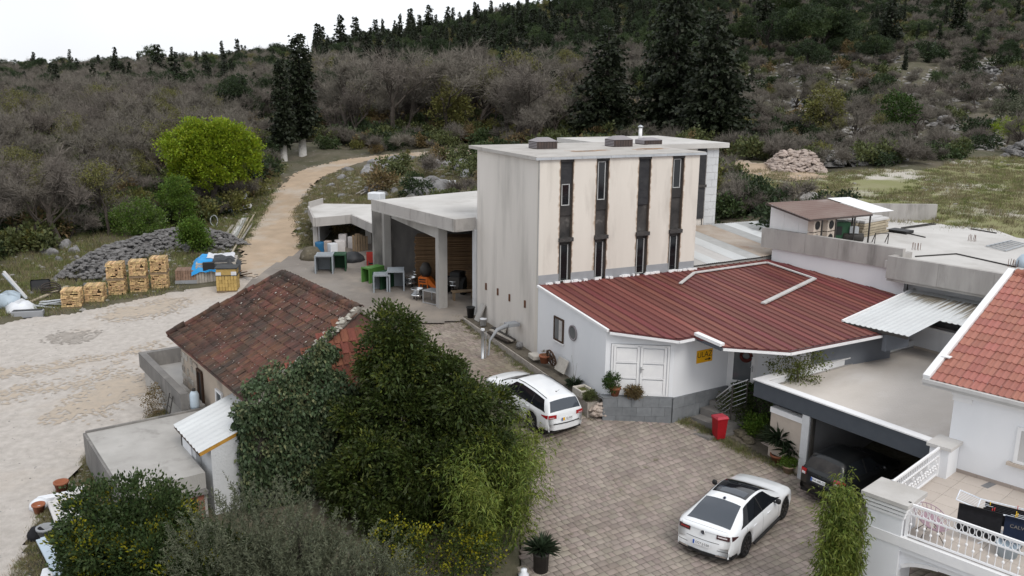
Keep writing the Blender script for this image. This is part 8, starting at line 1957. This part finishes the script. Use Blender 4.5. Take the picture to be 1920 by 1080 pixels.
# small objects by the old house
p = OF.w(3.3, -.12); t = thing('gas_bottle', 'pale green gas bottle standing by the old house door', 'gas bottle', p[0], p[1], 1.99); MB().lathe([(.15, .0), (.16, .1), (.16, .5), (.11, .6), (.05, .63)], k=14).build('body', M['plastic_pale_blue'], t, True); MB().lathe([(.06, .63), (.06, .72), (.02, .74)], k=8).build('valve', M['dark_iron'], t)
p = OF.w(2.2, -.72); t = thing('iron_ladder', 'short rusty ladder leaning on the old tank', 'ladder', p[0], p[1], .75, -54); 
for x in (-.2, .2): MB().tube([(x, -.25, 0), (x, .12, 1.5)], .02, 5).build('stile', M['dark_iron'], t)
for k in range(5): f = (k + .6)/5; MB().tube([(-.2, -.25 + .37*f, 1.5*f), (.2, -.25 + .37*f, 1.5*f)], .015, 5).build('rung', M['dark_iron'], t)
p = OF.w(.6, -.85); t = plant('dry_creeper', 'brownish dry creeper climbing the old tank wall', 'creeper', p[0], p[1], .8, bushy(.4, 1.4, M['leaf_dry'], 70, 20), None, None, 0, 1, 'leaves')
q = atz(350, 950, .9); t = thing('brick_hutch', 'brick red hutch with weathered lid below the lean-to', 'hutch', q[0], q[1], .45, -54); MB().box(-.45, .45, -.4, .4, 0, .95).build('body', M['ridge_tile'], t); MB().box(-.55, .55, -.5, .5, .952, 1.05).build('lid', M['concrete_dark'], t)
# corrugated sheets, pots and planks at the lower left
qa = atz(130, 965, 1.05)
t = thing('asbestos_sheets', 'tilted stack of grey corrugated sheets beside the terrace', 'corrugated sheets', qa[0], qa[1], .7, 0)
c4_ = [atz(*q, z) for q, z in (((88, 942), .95), ((157, 908), 1.15), ((182, 1000), 1.15), ((128, 1045), .95))]
n = 22; g = MB(); vv = []
for j in range(n + 1):
    f = j/n; a = c4_[0] + (c4_[1] - c4_[0])*f; b = c4_[3] + (c4_[2] - c4_[3])*f; h_ = .035*math.sin(j*math.pi/2.2); vv += [tuple(a - [qa[0], qa[1], .7 - h_]), tuple(b - [qa[0], qa[1], .7 - h_])]
g.add(vv, [(2*j, 2*j+2, 2*j+3, 2*j+1) for j in range(n)]); s1_ = g.build('sheet', M['sheet_fade'], t, True)
MB().add([(x, y, z - .06) for x, y, z in vv], [(2*j, 2*j+2, 2*j+3, 2*j+1) for j in range(n)]).build('sheet', M['sheet_grey'], t, True); MB().box(-.3, .4, -.5, .4, .0, .22).build('support', M['dark_iron'], t)
for px, py, r, lab, m_ in ((116, 918, .2, 'empty terracotta pot behind the corrugated sheets', 'terracotta'), (73, 955, .17, 'terracotta pot left of the corrugated sheets', 'terracotta'), (86, 1000, .22, 'grey bucket lying near the pale blue planks', 'grey_band')):
    q = atz(px, py, .85); solo('flower_pot', MB().lathe([(r*.7, 0), (r, r*1.5), (r*1.1, r*1.5), (r*1.1, r*1.8), (r*.9, r*1.8), (r*.7, .05), (0, .05)], k=14), M[m_], lab, 'pot', q[0], q[1], H(q[0], q[1]), 0, None, True)
q = atz(74, 945, .85); solo('plastic_bag', MB().lathe([(.3, 0), (.28, .15), (.12, .28), (0, .3)], k=8), M['plastic_white'], 'white plastic bag behind the terracotta pot', 'bag', q[0], q[1], H(q[0], q[1]), 0, None, True)
q = atz(105, 932, .9); solo('foam_sheet', MB().cbox(-.5, .5, -.12, .12, 0, .2, .03), M['plastic_white'], 'white foam strip along the end of the sheets', 'foam strip', q[0], q[1], H(q[0], q[1]) + .05, 28)
q = atz(68, 1003, .8); solo('dark_sack', MB().lathe([(.22, 0), (.24, .2), (.12, .36), (0, .38)], k=8), M['cloth_black'], 'black sack beside the grey bucket', 'sack', q[0], q[1], H(q[0], q[1]), 0, None, True)
for k, (xa, ya, xb, yb) in enumerate(((74, 1012, 112, 1085), (82, 1008, 124, 1085))):
    a, b = atz(xa, ya, 1.0), atz(xb, yb, .95); solo('pale_plank', MB().bar((0, 0, 0), tuple(b - a), .17, .05), M['plastic_pale_blue'], ('left' if k == 0 else 'right') + ' of two pale blue planks at the lower left', 'plank', a[0], a[1], a[2], 0, 'pale blue planks at lower left')
q = atz(96, 1075, .8); solo('white_block', MB().cbox(-.22, .22, -.2, .2, 0, .3, .02), M['plastic_white'], 'white block beside the pale blue planks at bottom edge', 'block', q[0], q[1], H(q[0], q[1]), 20)
q = atz(109, 1033, .8); t = solo('clay_brick', MB().cbox(-.22, .22, -.12, .12, 0, .14, .01), M['pink_stone'], 'hollow clay brick lying under the corrugated sheets', 'brick', q[0], q[1], H(q[0], q[1]) + .1, 10)
for k in range(2): MB().box(-.15 + k*.17, -.03 + k*.17, -.06, .06, .141, .146).build('hole', M['rust'], t)
ash = gpoly([(40, 1085), (60, 1030), (95, 1005), (130, 1010), (140, 1085)]); sheet('ash_patch', ash, M['soot'], .12, .03, .25, 2.2)

# ---- stone: rubble bank, boulders, rock piles
def rock_mesh(seed, k=10, flat=.8, m=None):
    rg = random.Random(seed); g = MB(); pr = [(.75, -.35), (1.0, .0), (.92, .42), (.6, .75), (.0, .85)]
    g.lathe(pr, k=k); ph = [rg.uniform(0, 6.28) for _ in range(6)]
    out = []
    for a, b, c_ in g.v:
        th_ = math.atan2(b, a); f = 1 + .22*math.sin(2*th_ + ph[0] + c_*2) + .14*math.sin(3*th_ + ph[1] - c_*3) + rg.uniform(-.09, .09); out.append((a*f, b*f*.8, c_*flat*(1 + .2*math.sin(th_ + ph[2])) + rg.uniform(-.05, .05)))
    return mesh('rock', out, g.f, m or M['limestone'])
RK = [rock_mesh(k, 11, .9) for k in range(7)]; RS = [rock_mesh(50 + k, 6, .75, M['rubble']) for k in range(5)]; RP = [rock_mesh(80 + k, 6, .75, M['pink_stone']) for k in range(4)]
BOUL = ((652,322,14),(690,325,22),(705,312,16),(740,305,18),(725,318,14),(798,300,16),(812,315,24),(835,312,18),(868,318,26),(885,330,22),(770,300,12),(850,292,14),(700,362,22),(716,368,18),(740,362,14),(765,362,18),(786,352,24),(806,345,20),(822,360,26),(838,352,16),(796,368,22),(776,372,18),(852,368,12),(885,372,16),(640,336,12),(620,350,9),(606,366,8),(668,345,8),(880,300,10),(750,345,8),(830,335,8),(720,335,9),(590,392,7),(600,378,8),(575,400,6),(641,370,9))
for k, (px, py, w) in enumerate(BOUL):
    q = on(px, py); sz = w/ (1640/math.hypot(q[1], 10)) * .95
    o = link('boulder', RK[k % 7]); o.location = (q[0], q[1], q[2] - .05*sz); s_ = sz*random.uniform(.9, 1.15); o.scale = (s_, s_*random.uniform(.8, 1.1), s_*random.uniform(.75, 1.15)); o.rotation_euler = (random.uniform(-.2, .2), random.uniform(-.2, .2), random.uniform(0, 6.28))
    rw = sorted(q[0] for q in BOUL if (q[1] < 341) == (py < 341)); tag(o, '%s grey boulder, %s from left in the %s boulder row behind sheds' % ('large' if w > 19 else 'middling' if w > 13 else 'small', ordn(rw.index(px)), 'upper' if py < 341 else 'lower'), 'boulder', 'boulders behind the sheds')
for k, (px, py, w) in enumerate(((95,470,15),(122,455,16),(138,465,14),(110,480,10),(150,500,12),(165,533,16),(82,465,10),(145,478,9),(128,495,9),(178,478,10),(60,545,8))):
    q = on(px, py + 8); sz = w / (1640/math.hypot(q[1], 10)) * .9
    o = link('boulder', RK[(k + 3) % 7]); o.location = (q[0], q[1], q[2] + .0); o.scale = (sz, sz*.9, sz*1.15); o.rotation_euler = (0, 0, k*1.7); tag(o, 'weathered grey boulder, %s counted along the wood edge behind the stacks' % ordn(k), 'boulder', 'boulders at the wood edge')
def rubble_thing(name, label, cat, path, hgt, width, n, sizes, lib, extra, m_extra, stone='stone'):
    P = [on(*q) if len(q) == 2 else np.array(q) for q in path]; c0 = P[0]; t = thing(name, label, cat, c0[0], c0[1], c0[2]); L = np.r_[0, np.cumsum([np.linalg.norm(P[i+1][:2] - P[i][:2]) for i in range(len(P)-1)])]
    ex = MB(); allv = []
    for k in range(n + extra):
        f = random.random()*L[-1]; x = np.interp(f, L, [p[0] for p in P]); y = np.interp(f, L, [p[1] for p in P]); c = random.uniform(-1, 1); i = min(len(P)-2, max(0, np.searchsorted(L, f)-1)); d_ = (P[i+1]-P[i])[:2]; nn = np.array([-d_[1], d_[0]])/max(1e-6, np.linalg.norm(d_))
        en = min(1, min(f, L[-1]-f)/1.2 + .25); x += nn[0]*c*width; y += nn[1]*c*width; z = H(x, y) + hgt*en*(1 - abs(c)**1.6)*random.uniform(.75, 1.05); allv.append((x, y, z, random.uniform(*sizes), random.uniform(0, 6.28)))
    allv.sort(key=lambda q: q[1])
    idx = list(range(len(allv))); random.shuffle(idx)
    for j, i in enumerate(idx):
        x, y, z, s_, a = allv[i]
        if j < n: o = link(stone, lib[j % len(lib)], t); o.location = (x - c0[0], y - c0[1], z - c0[2]); o.scale = (s_, s_, s_*.85); o.rotation_euler = (random.uniform(-.4, .4), random.uniform(-.4, .4), a)
        else:
            me = lib[j % len(lib)]; ca_, sa_ = math.cos(a), math.sin(a)
            ex.add([((v.co.x*ca_ - v.co.y*sa_)*s_ + x - c0[0], (v.co.x*sa_ + v.co.y*ca_)*s_ + y - c0[1], v.co.z*s_*.85 + z - c0[2]) for v in me.vertices], [tuple(p.vertices) for p in me.polygons])
    if extra: tag(ex.build('small_stones', m_extra, t), kind='stuff')
    core = MB()
    for i, (a, b) in enumerate(zip(P[:-1], P[1:])):
        ha, hb = (.1 if i == 0 else .85) * hgt, (.1 if i == len(P) - 2 else .85) * hgt; d_ = (b-a)[:2]; nn = np.array([-d_[1], d_[0]])/np.linalg.norm(d_)*width*.95; za = H(a[0], a[1]); zb2 = H(b[0], b[1])
        core.add([(a[0]-nn[0]-c0[0], a[1]-nn[1]-c0[1], za-.2-c0[2]), (b[0]-nn[0]-c0[0], b[1]-nn[1]-c0[1], zb2-.2-c0[2]), (b[0]-c0[0], b[1]-c0[1], zb2+hb-c0[2]), (a[0]-c0[0], a[1]-c0[1], za+ha-c0[2]), (a[0]+nn[0]-c0[0], a[1]+nn[1]-c0[1], za-.2-c0[2]), (b[0]+nn[0]-c0[0], b[1]+nn[1]-c0[1], zb2-.2-c0[2])], [(0,1,2,3),(3,2,5,4)])
    core.build('core', m_extra, t); return t
rubble_thing('rubble_bank', 'long bank of grey rubble stones above the wood stacks', 'stone bank', ((150,528),(178,508),(205,492),(250,478),(300,462),(350,452),(400,462),(430,470)), 1.0, 1.7, 300, (.10, .22), RS, 1500, M['rubble'])
rubble_thing('stone_heap', 'heap of freshly broken pinkish stones at the field corner', 'stone heap', [tuple(on(1490, 316) + np.array([k * 1.0, -.15 * k, 0])) for k in (-2, -1, 0, 1, 2)], 1.35, 2.3, 290, (.14, .32), RP, 420, M['pink_stone'])
rubble_thing('stone_heap', 'long grey heap of field stones beside the pinkish heap', 'stone heap', ((1525,305),(1580,306),(1640,302),(1680,298)), 1.0, 1.4, 150, (.18, .4), RS, 260, M['rubble'])
rubble_thing('stone_heap', 'small pale rubble heap behind the rooftop shelter', 'stone heap', ((1500,375),(1530,374)), .8, .9, 40, (.15, .3), [rock_mesh(90 + k, 6, .8, M['limestone_bits']) for k in range(3)], 30, M['limestone_bits'])
rubble_thing('stone_heap', 'grey stone heap at the right edge of the field', 'stone heap', ((1890,290),(1950,296)), 1.2, 1.6, 60, (.2, .45), RS, 80, M['rubble'])
for k, path in enumerate((((1490,142),(1520,136)), ((1565,118),(1620,110)), ((1640,116),(1690,114)), ((1805,140),(1850,138)), ((1395,172),(1410,170)), ((1710,212),(1750,210)), ((1755,238),(1790,236)), ((1775,223),(1800,220)), ((1850,134),(1880,150)), ((1480,200),(1500,199)))):
    rubble_thing('stone_terrace', ordn(k) + ' tumbled grey stone terrace wall on the upper right slope', 'stone wall', path, 1.0, 1.1, 34, (.28, .6), RS, 0, M['limestone'], 'stone')['group'] = 'stone terraces on the slope'
# loose stones: field, lot edges, slope
def scatter_stones(name, poly, n, smin, smax, lib, mask=None):
    x0, y0 = poly.min(0); x1, y1 = poly.max(0); x = RNG.uniform(x0, x1, n); y = RNG.uniform(y0, y1, n); k = inpoly(x, y, poly)
    if mask is not None: k &= mask(x, y)
    x, y = x[k], y[k]; instancer(name, np.c_[x, y, Hn(x, y) + .01], RNG.uniform(0, 6.28, len(x)), RNG.uniform(smin, smax, len(x)) ** 1.0, [lib])
LS = rock_mesh(120, 6, .6, M['limestone_bits'])
scatter_stones('lot_stones', LOT, 5000, .012, .035, LS); scatter_stones('verge_stones', EDGE, 1500, .02, .07, LS); scatter_stones('bank_stones', BANK, 1400, .05, .28, LS); scatter_stones('field_stones', FIELD, 1200, .04, .2, LS, lambda x, y: wob(x, y, .2, 4) > .25)
scatter_stones('wood_edge_stones', RIM, 1500, .04, .22, LS)
SLP = gpoly([(1370,250),(1400,130),(1560,105),(1920,110),(1950,280),(1700,300),(1450,290)]); scatter_stones('slope_stones', SLP, 2600, .1, .5, LS)
RDE = gpoly([(553,480),(553,400),(566,368),(600,340),(690,310),(860,296),(860,300),(700,318),(615,352),(580,380),(570,410),(575,470)]); scatter_stones('road_edge_stones', RDE, 1500, .04, .16, LS)
q = on(642, 372); a = thing('wooden_ladder', 'pale weathered ladder lying against rocks behind the sheds', 'ladder', q[0], q[1], q[2] + .3)
e1 = on(742, 345); e1[2] += .7
a0_ = atz(672, 360, q[2] + .9) if False else on(672, 372); b0_ = on(722, 350); a0_[2] += .35; b0_[2] += .6; a.location = tuple(a0_); dl_ = b0_ - a0_; nn = np.array([-dl_[1], dl_[0], 0]); nn = nn/np.linalg.norm(nn)*.22
for s_ in (-1, 1): MB().bar(tuple(nn*s_), tuple(dl_ + nn*s_), .08, .06).build('stile', M['plank_grey'], a)
for k in range(6): f = (k + .5)/6; MB().bar(tuple(dl_*f - nn), tuple(dl_*f + nn), .05, .05).build('rung', M['plank_grey'], a)
q = on(872, 333); solo('leaning_board', MB().cbox(-.35, .35, -.04, .04, 0, .8, .02), M['plastic_white'], 'white panel leaning on a boulder by the tower', 'panel', q[0], q[1] - .5, q[2], 0)
for k, px in enumerate((838, 845, 852)): q = on(px, 357); solo('white_slab', MB().cbox(-.12, .12, -.05, .05, 0, .8, .02), M['plastic_white'], ('left', 'middle', 'right')[k] + ' pale upright slab among the rocks behind shed', 'slab', q[0], q[1], q[2], 15*k, 'pale slabs among the rocks')
q = on(1488, 363); solo('plank', MB().bar((-1.5, 0, .1), (1.5, .9, .15), .3, .1), M['plank_pale'], 'pale timber beam lying in the grass of the field', 'beam', q[0] + 1, q[1], q[2])
print('objects', len(bpy.data.objects))
